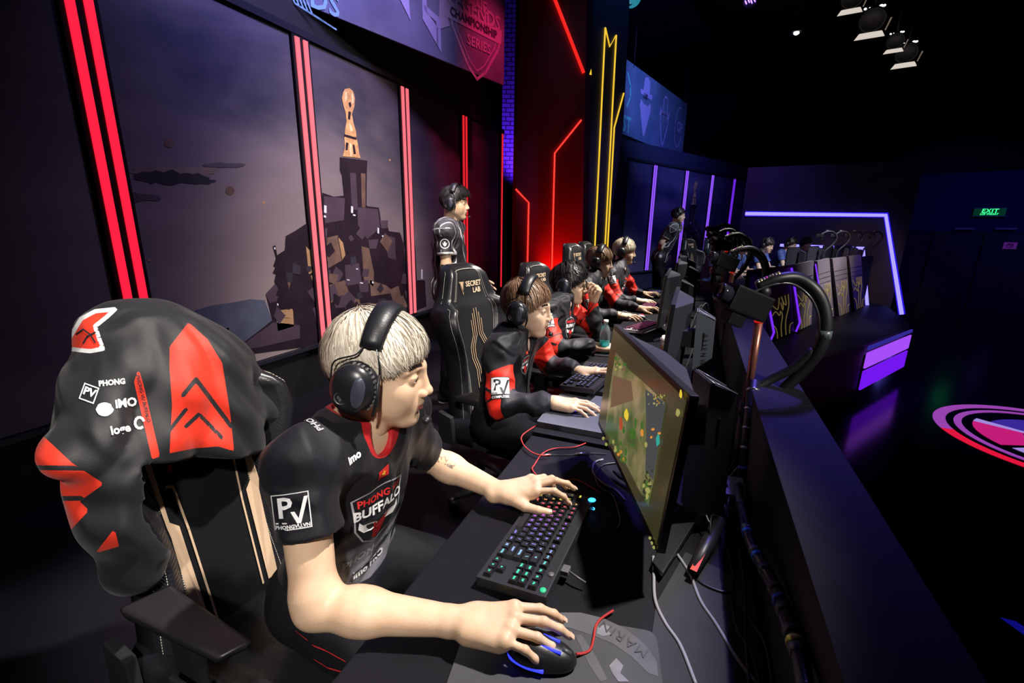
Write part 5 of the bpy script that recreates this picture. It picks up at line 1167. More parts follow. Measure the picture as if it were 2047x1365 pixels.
bg = empty('barrier', 'long black topped barrier between the desks and the dark arena', 'barrier', (.26, 2.6, 0))
for (ya, yb, sa, sb) in ((-.5, 1.262, 0, .105), (1.267, 5.75, .105, 0)):
    b = MB(); b.hexa([(.192, ya, .975), (.334, ya+sa, .975), (.334, yb+sb, .975), (.192, yb, .975), (.192, ya, 1.0), (.334, ya+sa, 1.0), (.334, yb+sb, 1.0), (.192, yb, 1.0)], bev=.002); b.build('top_board', BARM, bg)
b = MB(); b.box((.205, 2.62, .49), (.02, 6.2, .96)); b.build('inner_face', mat('barrier_inner', (.008, .008, .011), .7), bg)
b = MB(); b.box((.320, 2.62, .49), (.02, 6.2, .96)); b.build('outer_face', mat('barrier_inner', (.008, .008, .011), .7), bg)
# ------------------------------------------------------------------ gaming chair
CH_L = weave(mat('chair_leather', (.020, .020, .024), .36, bump=.2, bscale=150), 1, 0); CH_L = mat('chair_leather2', (.012, .012, .016), .34, bump=.25, bscale=220); CH_F = mat('chair_suede', (.006, .006, .008), .8, spec=.2, bump=.3, bscale=700)
CH_C = weave(mat('chair_carbon', (.018, .018, .024), .32), 60, .6, .001); STI = mat('stitch_white', (.62, .60, .52), .6); GOLDF = mat('chair_gold', (.50, .34, .21), .38, 0); GOLDF2 = mat('chair_gold_beige', (.62, .44, .30), .5)
PLAS = mat('chair_plastic', (.015, .015, .017), .4); SILV = mat('chair_metal', (.22, .22, .24), .3, .9)
PROF = [(.42, .215, .0), (.52, .23, .0), (.62, .215, .0), (.72, .205, .005), (.82, .215, .02), (.92, .255, .05), (1.00, .285, .06), (1.06, .278, .05), (1.12, .215, .02), (1.18, .185, .008), (1.24, .158, 0), (1.275, .130, 0), (1.29, .095, 0)]
def prof(z):
    for (a, b_) in zip(PROF, PROF[1:]):
        if a[0] <= z <= b_[0]+1e-9:
            t = (z-a[0])/(b_[0]-a[0]); t = t*t*(3-2*t) if False else t; return a[1]+(b_[1]-a[1])*t, a[2]+(b_[2]-a[2])*t
    return PROF[-1][1:] if z > 1 else PROF[0][1:]
def back_pt(z, v, front=True):
    """point of the backrest in chair space (x forward); v -1..1 across"""
    w, wing = prof(z); lean = -.20-(z-.45)*.17; bol = max(0, abs(v)-.58)/.42
    x = lean+(.040 if z < 1.1 else .030)+(.055+wing)*math.sin(min(1, bol)*1.5) *(1 if z < 1.1 else .35)-.06*max(0, bol-.75)/.25 if front else lean-.055+.02*bol+wing*bol*.5
    if front and z > 1.25: x -= (z-1.25)*1.2
    return Vector((x, v*w, z))
def make_chair(pos, rz, label, variant='arms', detail=True, zs=1.0, ys=1.0, ao=.275, az=0):
    g = empty('gaming_chair', label, 'chair', pos, 'black gaming chairs', rz); T = Matrix.Translation(pos) @ Matrix.Rotation(rz, 4, 'Z') @ Matrix.Diagonal((1, ys, zs, 1))
    zs = [.42+.87*i/34 for i in range(35)]; vs = [-1+2*j/28 for j in range(29)]
    b = MB(T); P = [back_pt(z, v) for z in zs for v in vs]+[back_pt(z, v, False) for z in zs for v in vs]; n = len(vs); N = len(zs)*n
    fs = [(i*n+j, i*n+j+1, (i+1)*n+j+1, (i+1)*n+j) for i in range(len(zs)-1) for j in range(n-1)]; fb = [(N+a, N+d, N+c, N+b_) for a, b_, c, d in fs]
    mi = []
    ed = [(i*n, (i+1)*n, N+(i+1)*n, N+i*n) for i in range(len(zs)-1)]+[(i*n+n-1, N+i*n+n-1, N+(i+1)*n+n-1, (i+1)*n+n-1) for i in range(len(zs)-1)]+[((len(zs)-1)*n+j, (len(zs)-1)*n+j+1, N+(len(zs)-1)*n+j+1, N+(len(zs)-1)*n+j) for j in range(n-1)]+[(j, N+j, N+j+1, j+1) for j in range(n-1)]
    v_, f_ = b.add(P, fs+fb+ed, 0, True)
    for f in f_:
        c = T.inverted() @ f.calc_center_median(); w, _ = prof(c.z)
        if c.x > -.20-(c.z-.45)*.17 and abs(c.y)/w < .56: f.material_index = 1
        elif c.x > -.20-(c.z-.45)*.17 and c.z < .86: f.material_index = 2
    bk = b.build('backrest', [CH_L, CH_F, CH_C], g)
    for v in ((-.97, -.90, -.62, -.56, .56, .62, .97) if detail else (-.93, .93)):
        zz = [.46+.80*k/60 for k in range(61)]; pts = [back_pt(z, v)+Vector((.0015, 0, 0)) for z in zz]
        b = MB(T)
        if detail:      # dashed seam
            for k in range(0, 60):
                a, c = pts[k], pts[k+1]; b.tube([a, a.lerp(c, .32)], .0010, 4); b.tube([a.lerp(c, .5), a.lerp(c, .82)], .0010, 4)
        else: b.tube(pts, .0016, 4)
        o = b.build('stitching', STI, bk)
    b = MB(T); pts = [back_pt(1.262, v*.62)+Vector((.004, 0, .006-.010*abs(v)**3)) for v in [-1+k/10 for k in range(21)]]; b.tube(pts, .0015, 4); b.build('piping', STI, bk)
    # emblem and lettering on the head end
    def on_back(y, z, off=.003): w, _ = prof(z); p = back_pt(z, y/w); return p+Vector((off, 0, 0))
    def back_items(items, m, nm, off=.003):
        b = MB(T)
        for V, Fs in items: b.add([on_back(-p[0] if False else p[0], p[1], off) for p in V], Fs)
        return b.build(nm, m, bk)
    # seen from the front the reader's right is -y
    def mir(it): return [([(-p[0], p[1], 0) for p in V], Fs) for V, Fs in it]
    tri = [poly2d([(-.085, 1.205), (-.045, 1.203), (-.062, 1.135)])]
    back_items(tri, GOLDF, 'emblem', .004); back_items(line2d([(-.080, 1.200), (-.062, 1.150), (-.050, 1.200)], .0035), CH_F, 'emblem_lines', .0055)
    back_items([txt2d('SECRET', .038, .030, 1.188, .0008)], GOLDF2, 'chair_lettering', .004); back_items([txt2d('LAB', .038, .050, 1.152, .0008)], GOLDF2, 'chair_lettering', .004)
    if variant == 'arms':
        L = []
        for s_ in (-1, 1):
            for (y0, zt, k) in ((.010, 1.06, 0), (.026, 1.035, 1), (.042, 1.00, 2)):
                L += line2d([(s_*y0, zt), (s_*y0, .92-.0*k), (s_*(y0+.032), .86), (s_*(y0+.032), .80), (s_*(y0+.010), .74), (s_*(y0+.010), .56+.03*k)], .0042)
        back_items(L, GOLDF, 'gold_lines', .004)
    else:
        L = []
        for s_ in (-1, 1):
            q_ = s_*1.22; L += [poly2d([(q_*.112, .98), (q_*.100, .98), (q_*.098, .80), (q_*.082, .78), (q_*.078, .50), (q_*.106, .50), (q_*.108, .77), (q_*.112, .80)])]
            L += line2d([(q_*.085, .885), (q_*.072, .88), (q_*.066, .76), (q_*.062, .50)], .006)
        V = []
        back_items([(p, f) for p, f in L], GOLDF2, 'gold_lines', .004)
        back_items([rect_grid(.010, .016, -.082, .925, 1)], RED_INK, 'red_mark', .004)
    # seat
    b = MB(T); P = []; nx, ny = 14, 16
    for i in range(nx+1):
        for j in range(ny+1):
            u, v = i/nx, -1+2*j/ny; w = .265-.02*u; bol = max(0, abs(v)-.6)/.4
            P.append(Vector((-.25+.52*u, v*w, .475+.045*math.sin(bol*math.pi*.75)+.02*u-.045*max(0, u-.8)/.2-.03*(abs(v) > .99))))
    Q = [Vector((p.x, p.y, .395)) for p in P]; n2 = ny+1; NN = len(P)
    fs = [(i*n2+j, (i+1)*n2+j, (i+1)*n2+j+1, i*n2+j+1) for i in range(nx) for j in range(ny)]
    b.add(P+Q, fs+[(NN+a, NN+d, NN+c, NN+bb) for a, bb, c, d in fs]+[(i*n2, NN+i*n2, NN+(i+1)*n2, (i+1)*n2) for i in range(nx)]+[(i*n2+ny, (i+1)*n2+ny, NN+(i+1)*n2+ny, NN+i*n2+ny) for i in range(nx)]+[(j, j+1, NN+j+1, NN+j) for j in range(ny)]+[(nx*n2+j, NN+nx*n2+j, NN+nx*n2+j+1, nx*n2+j+1) for j in range(ny)], 0, True)
    st = b.build('seat', CH_L, g)
    for s_ in (-1, 1):
        b = MB(T); b.tube([Vector((-.22+.46*k/20, s_*.155, .478+.02*k/20)) for k in range(21)], .0014, 4); b.build('stitching', STI, st)
        b = MB(T); b.T = b.T @ Matrix.Translation((0, 0, az)); b.hexa([(.13, s_*ao-.028, .655), (.16, s_*ao+.028, .655), (-.10, s_*ao+.045, .655), (-.13, s_*ao-.045, .655), (.15, s_*ao-.030, .680), (.17, s_*ao+.030, .680), (-.11, s_*ao+.050, .685), (-.14, s_*ao-.050, .685)], bev=.010)
        ar = b.build('armrest_pad', mat('armrest_rubber', (.020, .018, .022), .38), g)
        for p_ in ar.data.polygons: p_.use_smooth = True
        b = MB(T); b.box((.0, s_*ao, .55+az/2), (.07, .03, .22+az), bev=.006); b.box((.0, s_*.255, .44), (.08, .10, .03), bev=.006); b.build('armrest_post', PLAS, g)
        b = MB(T); b.box((.03, s_*.295, .60), (.06, .012, .03), bev=.004); b.build('adjuster_lever', SILV, g)
        b = MB(T); b.hexa([(-.26, s_*.272, .40), (-.16, s_*.272, .40), (-.16, s_*.30, .40), (-.26, s_*.30, .40), (-.27, s_*.262, .56), (-.19, s_*.262, .54), (-.19, s_*.29, .54), (-.27, s_*.29, .56)], bev=.005); b.build('hinge_cover', PLAS, g)
    b = MB(T); b.box((0, 0, .375), (.28, .22, .05), bev=.01); b.build('mechanism', PLAS, g)
    b = MB(T); b.lathe([(.045, 0), (.045, .12), (.027, .13), (.027, .28)], c=(0, 0, .08), seg=16); b.build('gas_lift', PLAS, g)
    for k in range(5):
        a = 2*math.pi*k/5+.3; d = Vector((math.cos(a), math.sin(a), 0)); b = MB(T); b.tube([Vector((0, 0, .115)), d*.18+Vector((0, 0, .105)), d*.33+Vector((0, 0, .075))], [.034, .028, .019], 8, flat=.7); lg = b.build('base_leg', PLAS, g)
        b = MB(T); s_ = d.cross(Vector((0, 0, 1)))
        for q in (-1, 1): b.lathe([(.0, -.010), (.029, -.010), (.031, 0), (.029, .010), (0, .010)], c=d*.33+s_*q*.018+Vector((0, 0, .031)), ax=s_, seg=16)
        b.build('caster', PLAS, lg)
    return g
make_chair(Vector((-.86, .660, 0)), -.04, 'gaming chair with beige stripes under the hanging jacket, nearest the camera', 'stripes', zs=.96, ys=.86, ao=.25, az=.04)
make_chair(Vector((-.80, 2.07, 0)), -.20, 'gaming chair with gold lines behind the brown haired second player', zs=.97)
make_chair(Vector((-.78, 3.14, 0)), -.24, 'gaming chair showing its headrest between the second and third player', detail=False, zs=.92)
make_chair(Vector((-.76, 4.22, 0)), -.18, 'gaming chair showing its headrest between the third and fourth player', detail=False)
make_chair(Vector((-.78, 4.90, 0)), -.10, 'gaming chair hidden mostly behind the pale blond player', detail=False)
# ------------------------------------------------------------------ jacket on the near chair
f = Field((-1.42, .18, .62), (-.86, 1.08, 1.42), .0065)
JX = -1.15
f.cap((JX-.05, .60, 1.205), (JX-.05, .68, 1.20), .072, k=.05)
f.ell((JX-.0, .665, 1.04), (.150, .20, .20), k=.06); f.ell((JX+.01, .68, .93), (.150, .22, .12), k=.06)
f.cap((JX+.0, .56, 1.10), (JX+.07, .475, .98), .070, .078, k=.05); f.cap((JX+.07, .475, .98), (JX+.09, .46, .86), .078, .056, k=.04)
f.cap((JX+.09, .46, .86), (JX+.10, .49, .775), .055, .048, k=.03); f.cap((JX+.10, .49, .775), (JX+.09, .46, .72), .046, .040, k=.02); f.cap((JX+.12, .52, .84), (JX+.11, .58, .90), .030, .030, k=.03)
f.cap((JX-.02, .77, 1.06), (JX-.01, .835, .95), .065, .07, k=.06); f.cap((JX-.01, .835, .95), (JX-.0, .85, .83), .07, .055, k=.06)
def drape(X, Y, Z):
    r_ = np.sqrt((Y-.66)**2+.0*X); a = np.arctan2(Y-.66, 1.34-Z)
    s1 = 1-2*np.abs(np.sin(a*6.5+.9*np.sin(Z*9))); fold = s1*.015*np.clip((1.27-Z)/.35, 0, 1)+.006*(1-2*np.abs(np.sin(a*14+Z*12)))*np.clip((1.25-Z)/.3, 0, 1)
    return fold-.003*np.sin(Y*35+Z*52+X*20)
f.warp(drape)
h0, h1, h2 = atx(235, 1030, -1.06), atx(330, 962, -1.05), atx(515, 935, -1.06)
d_ = (h2-h1); f.half(tuple(h1+Vector((0, .15, 0))), (0, d_.z/d_.y if abs(d_.y) > 1e-6 else 0, -1), .004, .24)
V, Q = f.mesh(2)
def vpix(V):
    d = V-CAMP; z = d @ _fw; return CX+F*(d @ _rt)/z, CY-F*(d @ _up)/z
PX, PY = vpix(V)
def psd(poly, X, Y):
    """signed distance to a polygon, positive inside"""
    poly = np.array(poly, float); ins = np.zeros(len(X), bool); dm = np.full(len(X), 1e9); n = len(poly)
    for i in range(n):
        a, b_ = poly[i], poly[(i+1) % n]; e = b_-a; t = np.clip(((X-a[0])*e[0]+(Y-a[1])*e[1])/(e@e+1e-9), 0, 1); dm = np.minimum(dm, np.hypot(X-a[0]-t*e[0], Y-a[1]-t*e[1]))
        c = ((a[1] > Y) != (b_[1] > Y)); xi = a[0]+(Y-a[1])/(b_[1]-a[1]+1e-12)*(b_[0]-a[0]); ins ^= c & (X < xi)
    return np.where(ins, dm, -dm)
def lsd(pts, w, X, Y):
    m_ = np.full(len(X), -1e9)
    for a, b_ in zip(pts, pts[1:]):
        a, b_ = np.array(a, float), np.array(b_, float); e = b_-a; t = np.clip(((X-a[0])*e[0]+(Y-a[1])*e[1])/(e@e), 0, 1); m_ = np.maximum(m_, w-np.hypot(X-a[0]-t*e[0], Y-a[1]-t*e[1]))
    return m_
reds = [[(377, 644), (339, 693), (339, 737), (344, 808), (339, 906), (389, 896), (436, 892), (468, 902), (460, 825), (444, 725), (415, 678)], [(277, 736), (287, 770), (320, 912), (304, 918), (268, 763)], [(58, 845), (145, 926), (208, 967), (159, 1002), (178, 1020), (112, 1090), (60, 1020), (30, 943)], [(229, 1056), (190, 1106), (238, 1092)]]
strp = [([(337, 862), (372, 818)], 4), ([(366, 790), (392, 758), (462, 852)], 4.5), ([(372, 852), (398, 828), (444, 875)], 4), ([(20, 934), (180, 936)], 5), ([(30, 997), (165, 996)], 5)]
red = np.max([psd(p_, PX, PY) for p_ in reds], axis=0); sp_ = np.max([lsd(a, w, PX, PY) for a, w in strp], axis=0)
front = (V[:, 0] > JX-.08); red = np.where(front, red, -1)
em = [(230, 618), (190, 622), (162, 637), (127, 696), (180, 702), (206, 697), (200, 682), (190, 652), (215, 632)]
wht = np.where(front, 4.2-np.abs(psd(em, PX, PY)), -1)
sh_ = np.where(front, psd(em, PX, PY)-3, -1)
me = mesh_np('hanging_jacket', [(V, Q)], {'red': np.maximum(red, sh_), 'stripe': np.where(front, sp_, -1), 'white': wht, 'hem': -(V[:, 2]-(h1.z+(V[:, 1]-h1.y)*d_.z/d_.y)-.045)})
HJ = link('hanging_jacket', me, attr_mat('hanging_jacket_fabric', (.011, .011, .014), [('hem', (.010, .010, .014)), ('red', (.74, .035, .014)), ('stripe', (.016, .016, .02)), ('white', (.7, .7, .72))], rough=.5, bump=.3, bscale=900, sheen=.1, folds=3.6))
tag(HJ, 'red and black team jacket hung over the back of the nearest chair', 'jacket'); hb = bvh_of(me)
def cdecal(bvh, px, py, items, m, parent, name, rot=0, off=.0025, u=None):
    d = Vector(_ray(px, py)).normalized(); h = bvh.ray_cast(Vector(CAMP), d, 20)
    if h[0] is None: return None
    dep = (h[0]-Vector(CAMP)).dot(Vector(_fw)); T = Matrix.Identity(4); s_ = dep/F
    rr_, uu_ = Vector(_rt), Vector(_up); c, s2 = math.cos(rot), math.sin(rot); X_ = rr_*c+uu_*s2; Y_ = uu_*c-rr_*s2; Z_ = -Vector(_fw)
    for i in range(3): T[i][0], T[i][1], T[i][2], T[i][3] = X_[i], Y_[i], Z_[i], h[0][i]
    b = MB(); n_ = 0
    for V_, Fs in items:
        W_ = []
        for p_ in V_:
            x = px+p_[0]*c-p_[1]*s2; y = py-(p_[0]*s2+p_[1]*c); dd = Vector(_ray(x, y)).normalized(); hh = bvh.ray_cast(Vector(CAMP), dd, 20); W_.append(hh[0]-dd*off if hh[0] is not None and abs(hh[3]-h[3]) < .12 else Vector(CAMP)+dd*(h[3]-off))
        b.add(W_, Fs)
    return b.build(name, m, parent)
cdecal(hb, 178, 786, ring2d(32, 34, 2.5)+[txt2d('PV', 22, 0, 2, .8)], WHITE_INK, HJ, 'jacket_patch', -.35)
cdecal(hb, 220, 767, [txt2d('PHONG', 15, 4, 2, .8)], WHITE_INK, HJ, 'jacket_lettering', .10)
cdecal(hb, 209, 818, [([(17*math.cos(a*math.pi/8)*(1+.1*math.cos(3*a)), 14*math.sin(a*math.pi/8), 0) for a in range(16)], [tuple(range(16))])], WHITE_INK, HJ, 'jacket_patch')
cdecal(hb, 249, 806, [txt2d('iMO', 24, 3, 0, 1.0)], WHITE_INK, HJ, 'jacket_lettering', .12)
cdecal(hb, 241, 858, [txt2d('loge', 24, 0, 0, .9)], WHITE_INK, HJ, 'jacket_lettering', .2)
cdecal(hb, 279, 845, line2d([(9*math.cos(a), 11*math.sin(a)) for a in [.4+.5*k for k in range(11)]], 5), WHITE_INK, HJ, 'jacket_patch')
cdecal(hb, 286, 797, [txt2d('PHONG VU BUFFALO', 10, 0, 0, .2, 1.0)], DARK_INK, HJ, 'jacket_lettering', -1.34, .003)
cdecal(hb, 176, 672, line2d([(-24, 4), (-10, 14), (4, 4), (14, -12)], 3)+line2d([(-10, -14), (-2, 0), (14, 8)], 3), DARK_INK, HJ, 'emblem_lines', 0, .003)
# headset cable over the jersey and red piping on the near player's trousers
jb = bvh_of(J1.data); pts = []
for px, py in ((818, 930), (812, 980), (800, 1030), (782, 1070), (755, 1105), (728, 1130), (705, 1150)):
    dd = Vector(_ray(px, py)).normalized(); h = jb.ray_cast(Vector(CAMP), dd, 5)
    if h[0] is not None: pts.append(h[0]-dd*.004)
if len(pts) > 2: b = MB(); b.tube(catmull(pts, 5), .0022, 6); b.build('headset_cable', HEADSET_BLACK, bpy.data.objects['gaming_headset'])
tr = [c for c in B1.children if c.name.startswith('trousers')][0]; tb = bvh_of(tr.data)
for ln in ([(592, 1262), (615, 1280), (640, 1305)], [(625, 1290), (650, 1300), (690, 1322)], [(628, 1318), (655, 1335), (690, 1345)]): cdecal(tb, ln[1][0], ln[1][1], [([(x-ln[1][0], ln[1][1]-y, 0) for x, y in [(p_[0]+dx, p_[1]+dy) for p_ in ln for dx, dy in ((-2, -2), (2, 2))]], [(0, 1, 3, 2), (2, 3, 5, 4)])], RED_INK, tr, 'red_piping')
# ------------------------------------------------------------------ monitors
MBLK = mat('monitor_black', (.012, .012, .015), .35); MBAK = mat('monitor_back', (.026, .026, .034), .42); BEZ = mat('bezel_edge', (.10, .10, .12), .3)
def make_monitor(o, nrm, label, w=.58, hgt=.335, tilt=.06, screen='plain', group='gaming monitors of the near team', stand=(.16, 0), small=False):
    """o: bottom centre of the screen; nrm: the way it faces"""
    n = Vector((nrm[0], nrm[1], 0)).normalized(); g = empty('monitor', label, 'monitor', (o[0], o[1], DZ), group)
    T = frame((0, 0, 0), Vector((0, 0, 1)).cross(n), (0, 0, 1)); T = Matrix.Translation(o) @ T @ Matrix.Rotation(0, 4, 'X'); T = T @ Matrix.Rotation(-tilt, 4, 'X')
    # local: x across, y = away from the viewer, z up.  n = -y
    if (T.to_3x3() @ Vector((0, -1, 0))).dot(n) < 0: T = T @ Matrix.Rotation(math.pi, 4, 'Z')
    b = MB(T); b.box((0, .009, hgt/2), (w, .018, hgt), bev=.003); b.build('housing', MBLK, g)
    b = MB(T); b.box((0, -.0008, hgt/2+.002), (w-.018, .002, hgt-.030)); sc = b.build('screen', SCR, g)
    b = MB(T)   # angular back shell
    pl = [(-w/2+.004, .018), (w/2-.004, .018), (w*.12, .085), (-w*.12, .085)]
    b.prism(pl, (0, 0, hgt-.03), o=(0, 0, .015)); b.build('back_shell', MBAK, g)
    T2 = Matrix.Translation((o[0], o[1], 0)) @ frame((0, 0, 0), Vector((0, 0, 1)).cross(n), (0, 0, 1))
    if (T2.to_3x3() @ Vector((0, -1, 0))).dot(n) < 0: T2 = T2 @ Matrix.Rotation(math.pi, 4, 'Z')
    sx, sy = stand[1], stand[0]
    zt = o[2]+hgt-.045
    b = MB(T2); tri = [(-.050+sx, .0), (.050+sx, .0), (.028+sx, .075), (-.028+sx, .075)]
    n_ = len(tri); lo = [(x, y+sy, DZ+.02) for x, y in tri]; hi = [(x*.95+sx*.05, y+sy-.01, zt-.035*(y > .01)) for x, y in tri]; STM = mat('stand_lit_grey', (.060, .072, .088), .45)  # lighter copy of the back grey, light on the column put into its colour
    b.add(lo+hi, [tuple(range(n_))[::-1], tuple(range(n_, 2*n_))]+[(i, (i+1) % n_, n_+(i+1) % n_, n_+i) for i in range(n_)]); st = b.build('stand_column', STM if stand[1] == .1 and not small else MBAK, g)
    b = MB(T2); b.tube([(-.052+sx, sy-.002, zt-.001), (.052+sx, sy-.002, zt-.001)], .0022, 5); b.tube([(-.047+sx, sy, zt), (-.028+sx, sy+.065, zt-.034)], .0022, 5); b.tube([(.047+sx, sy, zt), (.028+sx, sy+.065, zt-.034)], .0022, 5); b.build('edge', BEZ, st)
    b = MB(T2); b.box((sx, sy/2+.03, o[2]+hgt*.5), (.08, sy, .07), bev=.004); b.build('arm', MBLK, g)
    for s_ in (-1, 1):
        b = MB(T2); b.hexa([(sx-.02, sy-.02, DZ+.014), (sx+.02, sy+.02, DZ+.014), (sx+s_*.19+.018, sy-.135, DZ+.013), (sx+s_*.19-.018, sy-.145, DZ+.013), (sx-.02, sy-.02, DZ+.034), (sx+.02, sy+.02, DZ+.034), (sx+s_*.19+.018, sy-.135, DZ+.022), (sx+s_*.19-.018, sy-.145, DZ+.022)], bev=.002); b.build('foot', MBLK, g)
    if not small and stand[1] == .1:
        side = T2.to_3x3() @ Vector((1, 0, 0)); 
        # lettering down the column face that turns to the near end
        s_ = 1 if side.dot(Vector((0, -1, 0))) > 0 else -1
        p0 = T2 @ Vector((sx+s_*.039, sy+.036, 0)); fx_ = (T2.to_3x3() @ Vector((-s_*.022, .075, 0))).normalized(); fn_ = fx_.cross(Vector((0, 0, 1)))
        if fn_.dot(Vector(CAMP)-p0) < 0: fn_ = -fn_
        Tt = Matrix.Identity(4); yy = Vector((0, 0, -1)); xx_ = yy
        zc = DZ+.2
        xa = Vector((0, 0, -1)); ya = fn_.cross(xa)
        for i in range(3): Tt[i][0], Tt[i][1], Tt[i][2], Tt[i][3] = xa[i], ya[i], fn_[i], (p0+fn_*.004)[i]+(zc if i == 2 else 0)
        b = MB(Tt); b.add(*txt2d('ALIENWARE', .024, 0, 0, .0004, 1.7)); b.build('stand_lettering', mat('lettering_dim', (.012, .014, .02), .5), st)
    return g, T
SCRB = None
def screen_mat(name, c1, c2, s_, sc=6):
    m, t, b = nt(name); b.inputs['Base Color'].default_value = (.01, .01, .01, 1); b.inputs['Roughness'].default_value = .25
    tc = t.nodes.new('ShaderNodeTexCoord'); n = t.nodes.new('ShaderNodeTexNoise'); n.inputs['Scale'].default_value = sc; n.inputs['Detail'].default_value = 5; t.links.new(tc.outputs['Object'], n.inputs['Vector'])
    r = t.nodes.new('ShaderNodeValToRGB'); e = r.color_ramp.elements; e[0].position = .36; e[0].color = (*c1, 1); e[1].position = .66; e[1].color = (*c2, 1); t.links.new(n.outputs[0], r.inputs[0])
    t.links.new(r.outputs[0], b.inputs['Emission Color']); b.inputs['Emission Strength'].default_value = s_; return m
SCR = screen_mat('screen_olive', (.045, .040, .014), (.075, .062, .030), .75, 3)
mw = Vector((-.383, .923, 0)); mo = Vector((-.125, 1.100, .835))
m1, TM = make_monitor((mo.x+.0, mo.y, .833), (-.923, -.383), 'large angular gaming monitor showing a green game in front of the nearest player', w=.60, tilt=.085, stand=(.165, .06))
mn = (TM.to_3x3() @ Vector((0, -1, 0))); ms0 = TM @ Vector((0, -.003, 0))
GS = screen_mat('screen_game', (.05, .085, .018), (.24, .19, .09), 1.0, 14)
def on_screen(pts, m_, name, off=.001):
    q = [atplane(x, y, ms0+mn*off, mn) for x, y in pts]; b = MB(); b.add(q, [tuple(range(len(q)))]); return b.build(name, m_, [c for c in m1.children if c.name.startswith('screen')][0])
on_screen([(1231, 704), (1258, 740), (1288, 765), (1331, 806), (1316, 892), (1307, 960), (1296, 1012), (1275, 975), (1250, 925), (1222, 885), (1210, 862), (1216, 800), (1224, 745)], GS, 'game_picture')
rr = random.Random(5)
def blob(x, y, rx, ry, m_, name='game_sprite', off=.0018, n=9): on_screen([(x+rx*math.cos(2*math.pi*k/n)*rr.uniform(.7, 1.1), y+ry*math.sin(2*math.pi*k/n)*rr.uniform(.7, 1.1)) for k in range(n)], m_, name, off)
gR = emitm('px_red', (.45, .07, .02), .9); gY = emitm('px_yellow', (.85, .62, .04), .9); gT = emitm('px_teal', (.03, .38, .32), .9); gG = emitm('px_green', (.05, .14, .02), .9); gO = emitm('px_orange', (.75, .28, .04), .9); gD = emitm('px_dark', (.035, .03, .02), .8); gL = emitm('px_lime', (.38, .36, .10), .9); gB = emitm('px_brown', (.20, .11, .06), .8); gS = emitm('px_slate', (.06, .065, .07), .9)
on_screen([(1290, 778), (1331, 806), (1316, 892), (1306, 960), (1290, 940), (1292, 860)], gS, 'game_lane', .0014); on_screen([(1226, 750), (1262, 762), (1266, 800), (1220, 815)], gB, 'game_lane', .0014)
blob(1252, 828, 4.5, 13, gY); blob(1241, 849, 4, 15, gR); blob(1283, 865, 3.5, 9, gO); blob(1315, 880, 5, 14, gT); blob(1305, 858, 4, 3, gO); blob(1318, 866, 4, 3, gO); blob(1302, 874, 3, 3, gO); blob(1291, 889, 3, 7, gL)
for k in range(26): blob(rr.uniform(1296, 1328), rr.uniform(785, 812) if k < 10 else rr.uniform(790, 808), rr.uniform(1, 3), rr.uniform(1, 3.5), rr.choice([gL, gL, gO, gB, gD]), n=6)
for k in range(24): q_ = rr.random(); blob(1300-14*q_+rr.uniform(-7, 6), 940+62*q_, rr.uniform(2, 5), rr.uniform(3, 8), rr.choice([gL, gL, gD, gG]), n=6)
for k in range(18): q_ = rr.random(); blob(1222+30*q_+rr.uniform(-5, 5), 880+50*q_, rr.uniform(2, 5), rr.uniform(3, 6), rr.choice([gG, gO, gL, gG]), n=6)
for k in range(14): blob(rr.uniform(1240, 1285), rr.uniform(840, 905), rr.uniform(1.5, 4), rr.uniform(4, 12), gG, n=7, off=.0014)
for k in range(12): blob(rr.uniform(1228, 1250), rr.uniform(712, 740), rr.uniform(2, 4), rr.uniform(2, 5), rr.choice([gL, gG, gB]), n=6)
blob(1361, 788, 3.5, 10, gY); blob(1355, 825, 4.5, 9, gL)
for (x, y) in ((1299, 1075), (1303, 1085), (1307, 1094), (1212, 888), (1206, 876)): blob(x, y, 3, 4, gL)
def mid(a, b_): return ((a[0]+b_[0])/2, (a[1]+b_[1])/2)
for (nr, fr, lab, kw) in (((-.093, 1.85), (-.098, 2.42), 'dark gaming monitor seen edge on, second from the camera', dict(stand=(.13, .1))), ((-.190, 2.95), (-.196, 3.53), 'dark gaming monitor seen edge on, third from the camera', dict(stand=(.13, .1))),
                      ((-.170, 4.05), (-.175, 4.62), 'dark gaming monitor seen edge on, fourth from the camera', dict(stand=(.13, .05))), ((-.195, 5.05), (-.2, 5.62), 'dark gaming monitor seen edge on, farthest in the near row', dict(stand=(.13, .05)))):
    w_ = Vector((fr[0]-nr[0], fr[1]-nr[1], 0)).normalized(); c = mid(nr, fr); make_monitor((c[0], c[1], .835), (-w_.y, w_.x), lab, **kw)
# ------------------------------------------------------------------ keyboards, mice, pads
def ramp_attr_mat(name, stops, s_):
    m, t, b = nt(name); b.inputs['Base Color'].default_value = (.02, .02, .02, 1); a = t.nodes.new('ShaderNodeAttribute'); a.attribute_name = 'hue'; r = t.nodes.new('ShaderNodeValToRGB'); e = r.color_ramp.elements
    e[0].position = stops[0][0]; e[0].color = (*stops[0][1], 1); e[1].position = stops[-1][0]; e[1].color = (*stops[-1][1], 1)
    for p_, c in stops[1:-1]: q = e.new(p_); q.color = (*c, 1)
    t.links.new(a.outputs['Fac'], r.inputs[0]); t.links.new(r.outputs[0], b.inputs['Emission Color']); b.inputs['Emission Strength'].default_value = s_; return m
RGBK = ramp_attr_mat('key_glow', [(.0, (.9, .8, .08)), (.08, (.75, .7, .1)), (.14, (1, .12, .12)), (.24, (.95, .06, .18)), (.32, (.55, .10, .85)), (.45, (.26, .16, .95)), (.62, (.30, .30, .95)), (.72, (.25, .65, .85)), (.80, (.05, .75, .48)), (1.0, (.03, .85, .42))], 1.3)
